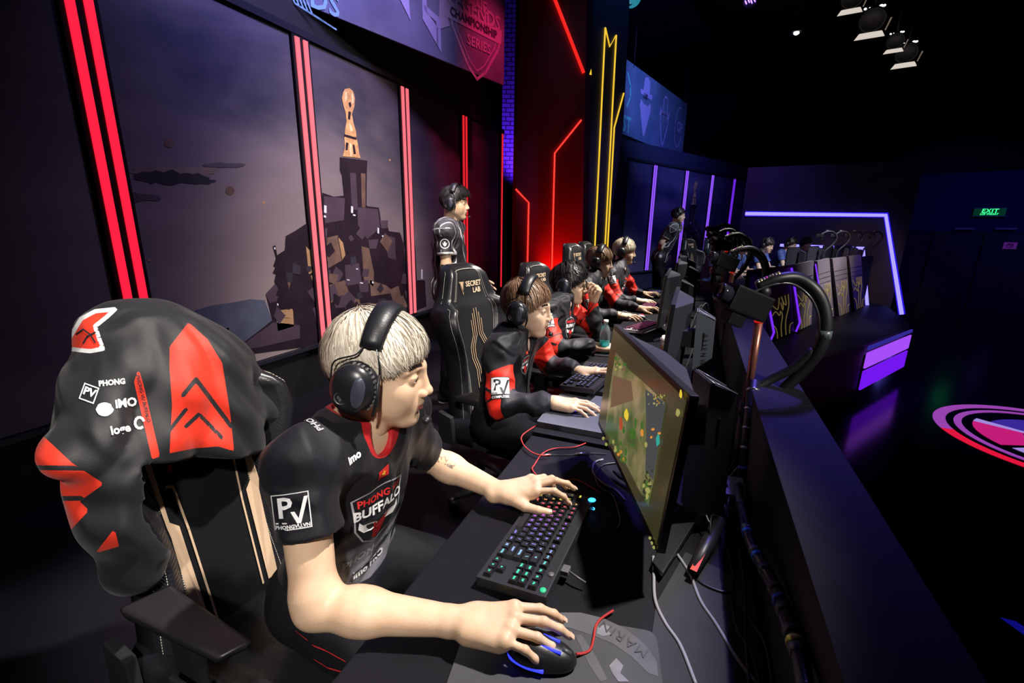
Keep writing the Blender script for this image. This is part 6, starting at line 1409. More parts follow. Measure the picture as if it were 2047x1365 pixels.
BLUK = ramp_attr_mat('key_glow_blue', [(0, (.30, .30, .9)), (1, (.28, .34, .9))], .8); PNK = ramp_attr_mat('key_glow_pink', [(0, (.8, .15, .4)), (1, (.7, .12, .3))], .6)
KCASE = mat('keyboard_case', (.024, .024, .030), .42); KEYM = mat('key_cap', (.016, .016, .019), .42)
def keyboard(pos, rz, label, glow, detail=True, case=KCASE, keym=KEYM, rows=None):
    """pos: front left corner as the player sees it; local x runs to the player's right, y away"""
    g = empty('keyboard', label, 'keyboard', pos, 'gaming keyboards', rz); T = Matrix.Translation(pos) @ Matrix.Rotation(rz, 4, 'Z') @ Matrix.Rotation(.07, 4, 'X')
    b = MB(T); b.box((.18, .076, .012), (.360, .152, .022), bev=.003); b.build('case', case, g)
    U = .0188; LAY = []
    r0 = [('`', 1)]+[(c, 1) for c in '1234567890-=']+[('<', 2)]; r1 = [('TAB', 1.5)]+[(c, 1) for c in 'QWERTYUIOP[]']+[('\\', 1.5)]; r2 = [('CAPS', 1.75)]+[(c, 1) for c in "ASDFGHJKL;'"]+[('ENTER', 2.25)]; r3 = [('SHIFT', 2.25)]+[(c, 1) for c in 'ZXCVBNM,./']+[('SHIFT', 2.75)]; r4 = [('CTRL', 1.25), ('W', 1.25), ('ALT', 1.25), ('', 6.25), ('ALT', 1.25), ('FN', 1.25), ('M', 1.25), ('CTRL', 1.25)]
    for ri, r_ in enumerate((r4, r3, r2, r1, r0)):
        x = 0
        for c, w_ in r_: LAY.append((c, x, ri, w_)); x += w_
    for k in range(13): LAY.append(('ESC' if k == 0 else 'F%d' % k, [0, 2, 3, 4, 5, 6.5, 7.5, 8.5, 9.5, 11, 12, 13, 14][k], 5.25, 1))
    for k, c in enumerate(('PR', 'SL', 'PA')): LAY.append((c, 15.25+k, 5.25, 1))
    for k, c in enumerate(('INS', 'HM', 'UP')): LAY.append((c, 15.25+k, 4, 1)); 
    for k, c in enumerate(('DEL', 'END', 'DN')): LAY.append((c, 15.25+k, 3, 1))
    LAY += [('^', 16.25, 1, 1), ('<', 15.25, 0, 1), ('v', 16.25, 0, 1), ('>', 17.25, 0, 1)]
    b = MB(T); lg = []; hue = []
    for c, x, y, w_ in LAY:
        cx, cy = .010+(x+w_/2)*U, .012+(y+.5)*U; b.box((cx, cy, .0275), (w_*U-.0022, U-.0022, .0085), taper=.84, mi=0)
        if detail and c:
            V, Fs = txt2d(c, .0085 if len(c) == 1 else .0052, cx, cy+.001, .0005, 1.1); base = len(lg); lg += [(p[0], p[1], .0323) for p in V]; hue += [x/18.5]*len(V); 
            if 'LF' not in locals(): LF = []
            LF += [tuple(i+base for i in f_) for f_ in Fs]
        elif c:
            base = len(lg); s2 = .0032; lg += [(cx-s2, cy-s2, .0323), (cx+s2, cy-s2, .0323), (cx+s2, cy+s2, .0323), (cx-s2, cy+s2, .0323)]; hue += [x/18.5]*4
            if 'LF' not in locals(): LF = []
            LF += [(base, base+1, base+2, base+3)]
    b.build('keys', keym, g)
    me = bpy.data.meshes.new('key_legends'); me.from_pydata([tuple(T @ Vector(p)) for p in lg], [], LF); a = me.attributes.new('hue', 'FLOAT', 'POINT'); a.data.foreach_set('value', np.array(hue, np.float32)); link('key_legends', me, glow, g)
    if detail:
        b = MB(T); b.lathe([(.006, .0), (.006, .002), (0, .0022)], c=(.345, .141, .023)); b.build('game_mode_button', mat('btn_green', (.02, .1, .05), .5, emit=(.03, .8, .4), es=.8), g)
        b = MB(T); b.lathe([(.0065, .0), (.0065, .002), (0, .0022)], c=(.300, .141, .023)); b.build('brightness_button', mat('btn_grey', (.12, .12, .13), .4), g)
        b = MB(T); b.lathe([(.008, 0), (.010, 0), (.010, .001), (.008, .001)], c=(.012, .150, .024), seg=16); b.add(*txt2d('G', .018, .012, .150, .001)); o = b.build('logo', emitm('logo_cyan', (.05, .45, 1), 2.2), g)
        b = MB(T); b.box((.262, .160, .010), (.022, .016, .010), bev=.002); b.tube([(.262, .167, .010), (.268, .186, .006), (.27, .205, .0)], .0022, 6); b.build('cable_plug', mat('plug_grey', (.12, .12, .13), .4), g)
    return g
k1 = Vector((-.330, 1.060, DZ+.004)); keyboard(k1, -math.pi/2-.045, 'keyboard lit green to violet to yellow under the nearest player\'s left hand', RGBK)
keyboard(Vector((-.435, 2.12, DZ+.046)), -math.pi/2-.12, 'keyboard with dim violet keys under the second player\'s left hand', BLUK, False)
keyboard(Vector((-.30, 3.46, DZ+.015)), -math.pi/2-.35, 'white keyboard with pink dark keys on the third player\'s desk', PNK, False, mat('kb_white', (.5, .5, .52), .5), mat('key_plum', (.10, .02, .05), .5))
keyboard(Vector((-.40, 4.30, DZ+.015)), -math.pi/2-.1, 'dark keyboard with pink keys under the fourth player\'s left hand', PNK, False, KCASE, mat('key_plum', (.10, .02, .05), .5))
keyboard(Vector((-.42, 5.18, DZ+.015)), -math.pi/2-.1, 'plain black keyboard under the fifth player\'s hands', BLUK, False)
def pad(poly, z, label, t=.004, m_=None, name='mouse_pad', rr_=.02):
    b = MB(); pts = []
    n = len(poly)
    for i in range(n):
        a, c, d = Vector(poly[i-1]), Vector(poly[i]), Vector(poly[(i+1) % n]); u, v = (a-c).normalized()*rr_, (d-c).normalized()*rr_
        for k in range(6): s_ = k/5; pts.append((c+u)*(1-s_)**2+c*2*s_*(1-s_)+(c+v)*s_*s_)
    b.prism([(p_.x, p_.y) for p_ in pts], (0, 0, t), o=(0, 0, z)); o = b.build(name, m_); return tag(o, label, 'mouse pad', 'mouse pads')
PADM = mat('pad_cloth', (.05, .05, .06), .75, noise=.35, nscale=16, bump=.3, bscale=900)
pz = DZ+.0005; pTL, pTR = atz(950, 1203, pz), atz(1311, 1266, pz); ux = (pTR-pTL).normalized(); vy = Vector((ux.y, -ux.x, 0))*.42
P1PAD = pad([(pTL.x, pTL.y), (pTR.x, pTR.y), (pTR.x+vy.x, pTR.y+vy.y), (pTL.x+vy.x, pTL.y+vy.y)], pz, 'grey cloth mouse pad with faded lettering under the nearest player\'s hand', m_=PADM)
def flat_pts(pts, z, name, m_, parent): q = [atz(x, y, z) for x, y in pts]; b = MB(); b.add(q, [tuple(range(len(q)))]); return b.build(name, m_, parent)
zz = pz+.0045; PL = mat('pad_print', (.085, .085, .10), .75, noise=.3, nscale=30); PL2 = mat('pad_scuff', (.18, .18, .22), .7, noise=.4, nscale=40)
arc = [(1090, 1218), (1140, 1222), (1190, 1236), (1236, 1256), (1275, 1280), (1302, 1308), (1316, 1345), (1318, 1362)]
flat_pts([(1120, 1224), (1160, 1224), (1205, 1235), (1250, 1256), (1290, 1288), (1313, 1322), (1316, 1352), (1296, 1345), (1262, 1312), (1225, 1286), (1180, 1268), (1140, 1255), (1115, 1250)], zz, 'printed_arc', PL, P1PAD)
flat_pts([(1150, 1270), (1162, 1268), (1190, 1310), (1215, 1358), (1200, 1362), (1176, 1325)], zz, 'printed_mark', PL, P1PAD)
for pts in ([(1195, 1252), (1210, 1248), (1222, 1254), (1216, 1262), (1224, 1268), (1205, 1271), (1193, 1266)], [(1218, 1330), (1232, 1315), (1246, 1330), (1240, 1345), (1258, 1362), (1236, 1362), (1224, 1345)]): flat_pts(pts, zz+.0004, 'scuff', PL2, P1PAD)
LC = atz(1246, 1275, zz+.0012); Tt = Matrix.Translation(LC) @ Matrix.Rotation(math.atan2(ux.y, ux.x)-.55+math.pi, 4, 'Z') @ Matrix.Diagonal((1, 1, 1, 1)); b = MB(Tt); b.add(*txt2d('MARIN', .028, 0, 0, 0, 1.15)); b.build('pad_lettering', mat('pad_letter', (.045, .045, .055), .7), P1PAD)
q_ = atz(983, 1216, zz+.0004); b = MB(); b.lathe([(.0, .0), (.014, 0), (.014, .0015), (0, .0015)], c=q_, seg=20); b.build('yellow_badge', mat('badge_yellow', (.75, .72, .03), .5), P1PAD)
pad([(-.475, 1.455), (-.19, 1.455), (-.19, 1.80), (-.475, 1.80)], DZ+.0125, 'grey slab shaped mouse pad under the second player\'s mouse', t=.020, m_=mat('pad_slate', (.085, .09, .12), .6, noise=.2), rr_=.008)
pad([(-.475, 1.83), (-.22, 1.83), (-.22, 2.25), (-.475, 2.25)], DZ+.0125, 'black riser mat below the second player\'s keyboard', t=.028, m_=mat('mat_black', (.012, .012, .016), .5), name='keyboard_mat', rr_=.006)
pad([(-.48, 2.46), (-.20, 2.50), (-.20, 2.80), (-.48, 2.80)], DZ+.0125, 'black mouse pad beside the teal bottle', m_=mat('mat_black', (.012, .012, .016), .5))
pad([(-.48, 3.56), (-.20, 3.58), (-.20, 3.90), (-.48, 3.90)], DZ+.0125, 'black mouse pad under the fourth player\'s right hand', m_=mat('mat_black', (.012, .012, .016), .5))
def mouse(c, d, label, glow=(.02, .03, 1), gs=2.5, s_=1.0, cable=None):
    c = Vector(c); d = Vector(d).normalized(); g = empty('mouse', label, 'mouse', c, 'gaming mice'); sd = Vector((0, 0, 1)).cross(d)
    f = Field(np.array(c)-.085, np.array(c)+.085, .0028); R = Matrix((d, sd, Vector((0, 0, 1)))).transposed()
    f.ell(c+d*.0+Vector((0, 0, .010)), (.061*s_, .031*s_, .026*s_), R=R, k=.01); f.ell(c-d*.018+Vector((0, 0, .014)), (.036*s_, .030*s_, .026*s_), R=R, k=.02); f.half(c, (0, 0, -1), .002)
    V, Q = f.mesh(2); link('shell', mesh_np('shell', [(V, Q)]), mat('mouse_black', (.012, .012, .015), .32), g)
    G_ = emitm('mouse_glow_%g' % gs, glow, gs)
    b = MB(); b.tube([c+d*.035+Vector((0, 0, .030*s_)), c+d*.05+Vector((0, 0, .024*s_))], .0045*s_, 10); b.build('scroll_wheel', mat('wheel_grey', (.06, .06, .07), .4), g)
    b = MB(); b.tube(catmull([c-d*.055*s_-sd*.012*s_+Vector((0, 0, .012)), c-d*.045*s_-sd*.024*s_+Vector((0, 0, .012)), c-d*.02*s_-sd*.0315*s_+Vector((0, 0, .012)), c+d*.01*s_-sd*.0315*s_+Vector((0, 0, .011))], 4), .0038*s_, 6); b.build('light_strip', G_, g)
    b = MB(); b.tube([c+d*.0+sd*.012*s_+Vector((0, 0, .0375*s_)), c+d*.030*s_+sd*.010*s_+Vector((0, 0, .0335*s_))], .0022*s_, 6); b.build('light_strip', G_, g)
    b = MB(); b.tube([c-d*.0-sd*.010*s_+Vector((0, 0, .038*s_)), c+d*.035*s_-sd*.010*s_+Vector((0, 0, .0325*s_))], .0022*s_, 6); b.build('light_strip', G_, g)
    return g
mc = atz(1082, 1306, DZ+.015); mc.z = DZ+.005; mouse(mc, (1, .12, 0), 'black mouse glowing blue under the nearest player\'s right hand')
m2c = atz(1148, 812, DZ+.05); m2c.z = DZ+.033; mouse(m2c, (1, .2, 0), 'black mouse with blue glow under the second player\'s right hand', s_=.9)
m4 = atz(1278, 634, DZ+.03); m4.z = DZ+.018; mouse(m4, (1, .1, 0), 'black mouse with red glow under the fourth player\'s right hand', (1, .05, .08), 1.2)
# ------------------------------------------------------------------ cables
def cable(pts, r, m_, label, cat='cable', group=None, plugs=(), zz=None, name='cable'):
    b = MB(); b.tube(catmull(pts, 8), r, 6); o = b.build(name, m_); tag(o, label, cat, group)
    for (i, L_, rr_, mm) in plugs:
        d = (Vector(pts[min(i+1, len(pts)-1)])-Vector(pts[max(i-1, 0)])).normalized(); b = MB(); b.tube([Vector(pts[i])-d*L_/2, Vector(pts[i])+d*L_/2], rr_, 10); b.build('plug', mm, o)
    return o
REDC = mat('braided_red', (.50, .03, .03), .5, bump=.8, bscale=900); GRYC = mat('cable_grey', (.30, .30, .34), .35); BLKC = mat('cable_black', (.012, .012, .014), .4); WHC = mat('cable_white', (.65, .65, .72), .4); PLG = mat('plug_silver', (.45, .45, .48), .3, .8)
def zp(pts, z=DZ+.003): return [atz(p_[0], p_[1], p_[2] if len(p_) > 2 else z) for p_ in pts]
cable(zp([(1215, 853), (1190, 851), (1160, 846), (1125, 842), (1085, 845), (1060, 858), (1043, 872), (1046, 888), (1062, 903), (1082, 910), (1100, 909)], DZ+.013), .0022, REDC, 'red braided cable looping off the edge of the nearest desk', 'cable', 'red braided cables')
cable(zp([(1215, 873), (1190, 878), (1150, 893), (1110, 896), (1085, 906), (1069, 928), (1064, 938), (1074, 952), (1084, 968)], DZ+.006), .0022, REDC, 'red braided cable running to the player\'s left hand', 'cable', 'red braided cables')
cable(zp([(1092, 909), (1112, 909), (1140, 909), (1160, 907), (1190, 906), (1212, 908)], DZ+.004), .0018, BLKC, 'thin cable with silver jack connectors behind the keyboard', 'cable', plugs=((0, .03, .0035, PLG), (3, .035, .004, PLG)))
cable(zp([(1108, 968), (1126, 962), (1150, 958), (1172, 968), (1200, 985)], DZ+.003), .0018, REDC, 'short red cable end behind the nearest player\'s fingers', 'cable', 'red braided cables')
cable([atz(1152, 1307, DZ+.012)]+zp([(1165, 1306), (1180, 1298), (1187, 1275), (1190, 1255), (1200, 1238), (1226, 1220)], DZ+.0075), .0024, REDC, 'red braided mouse cable curving across the grey mouse pad', 'cable', 'red braided cables')
cable(zp([(1306, 1112), (1307, 1150), (1310, 1200), (1330, 1245), (1360, 1290), (1392, 1370)]), .0034, GRYC, 'grey cable running from the nearest monitor down beside the mouse pad', 'cable', 'loose grey cables')
cable(zp([(1338, 1080), (1352, 1105), (1378, 1145), (1400, 1200), (1430, 1245), (1470, 1310), (1515, 1370)]), .0034, GRYC, 'grey cable crossing the grey desk cloth towards the lower edge', 'cable', 'loose grey cables')
cable(zp([(1205, 918), (1188, 925), (1186, 945), (1205, 965), (1232, 980), (1250, 1000)]), .003, GRYC, 'grey loop of cable left of the nearest screen', 'cable', 'loose grey cables')
cable(zp([(1232, 925), (1205, 930), (1190, 950), (1200, 975), (1225, 990), (1240, 1040), (1232, 1060)]), .003, BLKC, 'black loop of cable left of the nearest screen', 'cable')
cable(zp([(1450, 1090), (1460, 1125), (1466, 1160), (1462, 1200), (1475, 1260), (1500, 1300), (1520, 1370)]), .0032, BLKC, 'black cable over the desk cloth beside the barrier', 'cable', 'black cables beside the barrier')
cable(zp([(1478, 1100), (1485, 1150), (1490, 1220), (1492, 1290), (1498, 1370)]), .0038, BLKC, 'second black cable over the desk cloth beside the barrier', 'cable', 'black cables beside the barrier')
cable(zp([(1470, 1190), (1500, 1240), (1530, 1290), (1545, 1370)]), .0034, BLKC, 'third black cable over the desk cloth beside the barrier', 'cable', 'black cables beside the barrier')
cable(zp([(1385, 1152), (1410, 1170), (1440, 1182), (1466, 1186)]), .004, BLKC, 'short black cable from the orange handled tool', 'cable')
# thick taped cable bundle rising to the camera arm
TAPE = mat('cable_tape', (.06, .06, .075), .3)
bun = [atx(1490, 905, .215), atx(1478, 960, .18), atx(1482, 1010, .16), atz(1500, 1080, .85), atz(1528, 1135, .875), atz(1556, 1190, .895), atz(1580, 1255, .91), atz(1598, 1310, .92), atz(1612, 1385, .925)]
o = cable(bun, .011, mat('cable_sheath', (.018, .018, .024), .28), 'thick taped cable bundle snaking down beside the barrier', 'cable bundle', name='cable_bundle')
bc = catmull(bun, 10)
for k in range(6, len(bc)-6, 7):
    d = (bc[k+1]-bc[k-1]).normalized(); b = MB(); b.tube([bc[k]-d*.007, bc[k]+d*.007], .0123, 12); b.build('tape_band', TAPE, o)
for k, m_ in ((28, mat('tape_blue', (.02, .10, .5), .4)), (36, mat('tape_blue', (.02, .10, .5), .4)), (52, mat('tape_blue', (.02, .10, .5), .4)), (66, mat('tape_yellow', (.6, .5, .1), .4))):
    if k < len(bc)-1: d = (bc[k+1]-bc[k-1]).normalized(); b = MB(); b.tube([bc[k]-d*.004, bc[k]+d*.004], .0128, 12); b.build('tape_band', m_, o)
rr = random.Random(12)
for k in range(5):
    x0 = .10+.015*k; y0 = .98+.05*k
    pts = [Vector((x0, y0, DZ+.02)), Vector((x0+rr.uniform(-.03, .03), y0+.07, DZ+.03+rr.uniform(0, .05))), Vector((x0+rr.uniform(-.02, .05), y0+.15, DZ+.02)), Vector((x0+rr.uniform(-.04, .04), y0+.24, DZ+.04))]
    cable(pts, .0022, GRYC if k % 2 else BLKC, ['black tangled cable closest to the foot of the nearest monitor', 'grey tangled cable behind the foot of the nearest monitor', 'black tangled cable in the middle of the knot behind the nearest monitor', 'grey tangled cable beside the white adapter', 'black tangled cable next to the small silver box'][k], 'cable', 'tangled cables behind the monitors')
for k in range(7):
    y0 = 2.35+.16*k; pts = [Vector((.02+rr.uniform(-.04, .04), y0, DZ+.03)), Vector((.07+rr.uniform(-.03, .03), y0+.08, DZ+.10+rr.uniform(0, .14))), Vector((.12, y0+.16, DZ+.06+rr.uniform(0, .1))), Vector((.15+rr.uniform(-.03, .02), y0+.30, DZ+.03))]
    cable(pts, .0026, WHC if k % 2 == 0 else GRYC, ['white looping cable nearest the second monitor stand', 'grey looping cable just behind the second monitor stand', 'white looping cable beside the large coffee cup', 'grey looping cable behind the large coffee cup', 'white looping cable before the third monitor stand', 'grey looping cable at the third monitor stand', 'white looping cable farthest behind, by the smaller coffee cup'][k], 'cable', 'pale looped cables')
cable([atd(1240, 628, 3.4), atd(1247, 622, 3.4), atd(1262, 627, 3.5), atd(1285, 633, 3.5), atd(1308, 645, 3.5)], .0022, GRYC, 'thin cable arching over the fourth player\'s mouse', 'cable')
# orange handled tool
g = empty('hand_tool', 'black tool with orange handle strip lying behind the nearest monitor', 'tool', atz(1410, 1095, DZ))
a, c = atz(1386, 1140, DZ+.02), atz(1438, 1042, DZ+.03); b = MB(); b.tube([a, a.lerp(c, .5), c], [.013, .017, .016], 12); b.build('handle', mat('tool_black', (.02, .02, .022), .4), g)
d = (c-a).normalized(); up_ = Vector((0, 0, 1)); sd = d.cross(up_); tocam = (Vector(CAMP)-a).normalized(); b = MB(); b.hexa([p_+tocam*.012 for p_ in (a-sd*.007, a+sd*.007, a.lerp(c, .55)+sd*.004, a.lerp(c, .55)-sd*.004)]+[p_+tocam*.019 for p_ in (a-sd*.007, a+sd*.007, a.lerp(c, .55)+sd*.004, a.lerp(c, .55)-sd*.004)]); b.build('grip_strip', mat('tool_orange', (.85, .09, .01), .45), g)
g = empty('hand_tool', 'second orange edged tool beside the cable bundle', 'tool', atz(1520, 1110, DZ)); a, c = atz(1516, 1097, DZ+.02), atz(1530, 1128, DZ+.02); b = MB(); b.tube([a, c], .006, 8); b.build('handle', mat('tool_orange', (.85, .09, .01), .45), g)
# small silver box and grey items behind
q_ = atz(1500, 985, DZ); g = empty('network_box', 'small silver box between the cable bundle and the barrier', 'box', q_); b = MB(); b.box((.155, 1.235, DZ+.030), (.06, .10, .05), bev=.003); b.build('case', mat('box_silver', (.35, .35, .37), .4), g); b = MB(); b.box((.155, 1.235, DZ+.033), (.063, .103, .006)); b.build('seam', BLACK, g)
g = empty('power_strip', 'white tipped adapter on the desk behind the monitor stand', 'adapter', atz(1440, 975, DZ)); b = MB(); b.box(atz(1437, 972, DZ+.03), (.03, .05, .04), bev=.004); b.build('case', mat('adapter_white', (.6, .6, .62), .4), g)
# grey cloth under the gear
b = MB(); b.prism([(-.02, -.4), (.18, -.4), (.18, .93), (.05, .98), (.0, .80)], (0, 0, .002), o=(0, 0, DZ+.0002)); tag(b.build('desk_cloth', mat('grey_cloth', (.026, .026, .033), .85, noise=.4, nscale=12)), 'grey cloth spread on the desk right of the grey mouse pad', 'cloth')
# ------------------------------------------------------------------ cups, bottle
def cup(c, label, r=.042, hh=.13):
    g = empty('coffee_cup', label, 'cup', c, 'takeaway coffee cups'); c = Vector(c)
    b = MB(); b.lathe([(r*.72, 0), (r*.95, hh), (0, hh)], c=c, seg=28); b.build('paper_body', mat('cup_white', (.75, .72, .70), .5), g)
    b = MB(); b.lathe([(r*.775, hh*.18), (r*.94, hh*.80), (r*.955, hh*.80), (r*.79, hh*.18)], c=c, seg=28); b.build('cardboard_sleeve', mat('cup_sleeve', (.42, .24, .13), .8), g)
    b = MB(); b.lathe([(r*1.0, hh), (r*1.02, hh+.006), (r*.90, hh+.010), (r*.86, hh+.020), (r*.80, hh+.020), (r*.78, hh+.014), (0, hh+.014)], c=c, seg=28); b.build('lid', mat('cup_lid', (.85, .83, .82), .35), g)
c1 = Vector((-.082, 2.50, DZ+.013)); cup(c1, 'large takeaway coffee cup between the two nearest monitors', .052, .125)
c2 = atz(1356, 650, DZ+.08); c2.z = DZ+.013; cup(c2, 'smaller takeaway coffee cup farther behind, seen between the monitors', .034, .115)
g = empty('water_bottle', 'clear bottle with teal drink beside the third player\'s hand', 'bottle', (0, 0, 0)); bc_ = atz(1207, 706, DZ+.013); g.location = bc_
b = MB(); b.lathe([(.026, 0), (.030, .006), (.030, .060), (.028, .066), (.030, .072), (.030, .12), (.020, .155), (.012, .168), (.012, .178)], c=bc_, seg=24); b.build('plastic_body', mat('clear_plastic', (.9, .95, .97), .08, trans=.9), g)
b = MB(); b.lathe([(0, .003), (.027, .004), (.027, .078), (0, .078)], c=bc_, seg=24); b.build('teal_drink', mat('teal_liquid', (.01, .42, .40), .25), g)
b = MB(); b.lathe([(.014, .176), (.014, .196), (0, .197)], c=bc_, seg=20); b.build('cap', mat('cap_white', (.7, .7, .72), .4), g)
# ------------------------------------------------------------------ camera arms on the barrier
ARMM = mat('arm_black', (.011, .011, .014), .45); COP = mat('copper_pole', (.42, .16, .12), .35, .7)
def make_arm(o, label, group, first):
    T = Matrix.Translation(o); g = empty('camera_arm', label, 'camera arm', o, group)
    b = MB(T); b.tube([(0, 0, -.04), (0, 0, .0)], .020, 12); b.tube([(0, 0, -.28), (0, 0, -.04)], .016, 12); b.box((.03, 0, -.02), (.08, .05, .05), bev=.006); b.build('clamp', ARMM, g)
    b = MB(T); b.tube([(0, 0, 0), (0, 0, .26)], .0115, 14); b.build('pole', COP, g)
    b = MB(T); b.tube([(0, 0, .255), (0, 0, .265)], .0135, 14); b.build('red_ring', emitm('ring_red', (1, .03, .02), .5), g)
    b = MB(T); b.tube([(0, 0, .265), (0, 0, .33)], .014, 12); b.ell((0, 0, .345), (.020, .020, .020)); b.build('ball_joint', ARMM, g)
    b = MB(T @ Matrix.Translation((-.045, -.03, .315)) @ Matrix.Rotation(.55, 4, 'Z') @ Matrix.Rotation(.35, 4, 'Y')); b.box((0, 0, 0), (.13, .06, .075), bev=.006); b.box((-.02, 0, -.055), (.05, .05, .04), bev=.004); b.build('camera_body', mat('camera_black', (.005, .005, .007), .5, spec=.2), g)
    b = MB(T @ Matrix.Translation((-.045, -.03, .315)) @ Matrix.Rotation(.55, 4, 'Z') @ Matrix.Rotation(.35, 4, 'Y')); b.lathe([(.026, 0), (.027, .03), (.022, .035), (.018, .03), (0, .028)], c=(-.065, 0, 0), ax=(-1, 0, 0), seg=20); b.build('lens', mat('lens_glass', (.02, .02, .03), .1), g)
    hp = catmull([(-.02, -.01, .36), (.03, .0, .385), (.08, .02, .388), (.125, .02, .36), (.155, .02, .315), (.170, .015, .255), (.165, .01, .19), (.135, .01, .12), (.085, .0, .05), (.03, 0, -.0)], 6)
    b = MB(T); b.tube(hp, [.013+.007*math.sin(math.pi*min(1, k/(len(hp)-1)*1.0)) for k in range(len(hp))], 10); hs = b.build('curved_hose', ARMM, g)
    b = MB(T); b.tube([p_+Vector((-.012, -.012, -.016)) for p_ in hp], .004, 6); b.build('inner_cable', mat('cable_sheen', (.05, .05, .06), .25), g)
    rr = random.Random(3)
    cols = [mat('conn_silver', (.55, .55, .58), .25, .9), mat('conn_gold', (.6, .5, .25), .3, .8), mat('conn_magenta', (.5, .05, .30), .35)]
    for k in range(8):
        b = MB(T); q = hp[0].lerp(hp[6], k/7)+Vector((0, 0, .012)); b.ell(q, (.008, .007, .009), seg=10); b.build('connector', cols[2] if k == 3 else cols[k % 2], hs)
    b = MB(T); q = hp[44 if len(hp) > 44 else -4]; b.tube([hp[32]-Vector((0, 0, .012)), hp[32]+Vector((0, 0, .012))], .020, 12); b.build('collar', mat('collar_grey', (.10, .13, .14), .35), g)
    return g
make_arm(Vector((.192, 1.50, .935)), 'big black camera arm with curved hose and copper pole, nearest on the barrier', 'camera arms on the barrier', True)
for k, (x, y, z, lab) in enumerate(((.195, 2.85, .96, 'camera arm with copper pole, second along the barrier'), (.215, 4.05, 1.02, 'camera arm, third along the barrier'), (.20, 5.0, 1.05, 'camera arm, fourth along the barrier'), (.19, 5.65, 1.10, 'camera arm, last at the end of the barrier'))):
    make_arm(Vector((x, y, z)), lab, 'camera arms on the barrier', False)
b = MB(); b.tube(catmull([(.215, 1.47, 1.03), (.30, 1.62, 1.06), (.42, 1.8, 1.12), (.50, 1.9, 1.18)], 5), [.012]*11+[.012]*5, 8) if False else b.tube(catmull([(.200, 1.48, .985), (.25, 1.50, 1.02), (.30, 1.505, 1.06), (.345, 1.51, 1.12)], 5), .013, 8)
tag(b.build('support_hose', ARMM), 'black hose rising from the barrier towards the nearest camera arm', 'hose')
g = empty('cable_stand', 'black upright rod with taped connectors beside the nearest monitor stand', 'rod', atx(1480, 940, .20))
p0, p1_ = Vector((.198, 1.46, 1.02)), Vector((.190, 1.30, .78)); b = MB(); b.tube([p0, p1_], .017, 12); b.build('rod', ARMM, g)
for k in range(5):
    q = p0.lerp(p1_, .1+.2*k); d = (p1_-p0).normalized(); b = MB(); b.tube([q-d*.004, q+d*.004], .0185, 12); b.build('band', [mat('conn_silver', (.55, .55, .58), .25, .9), mat('tape_blue', (.02, .10, .5), .4), mat('tape_yellow', (.6, .5, .1), .4)][k % 3 if k > 2 else 0], g)
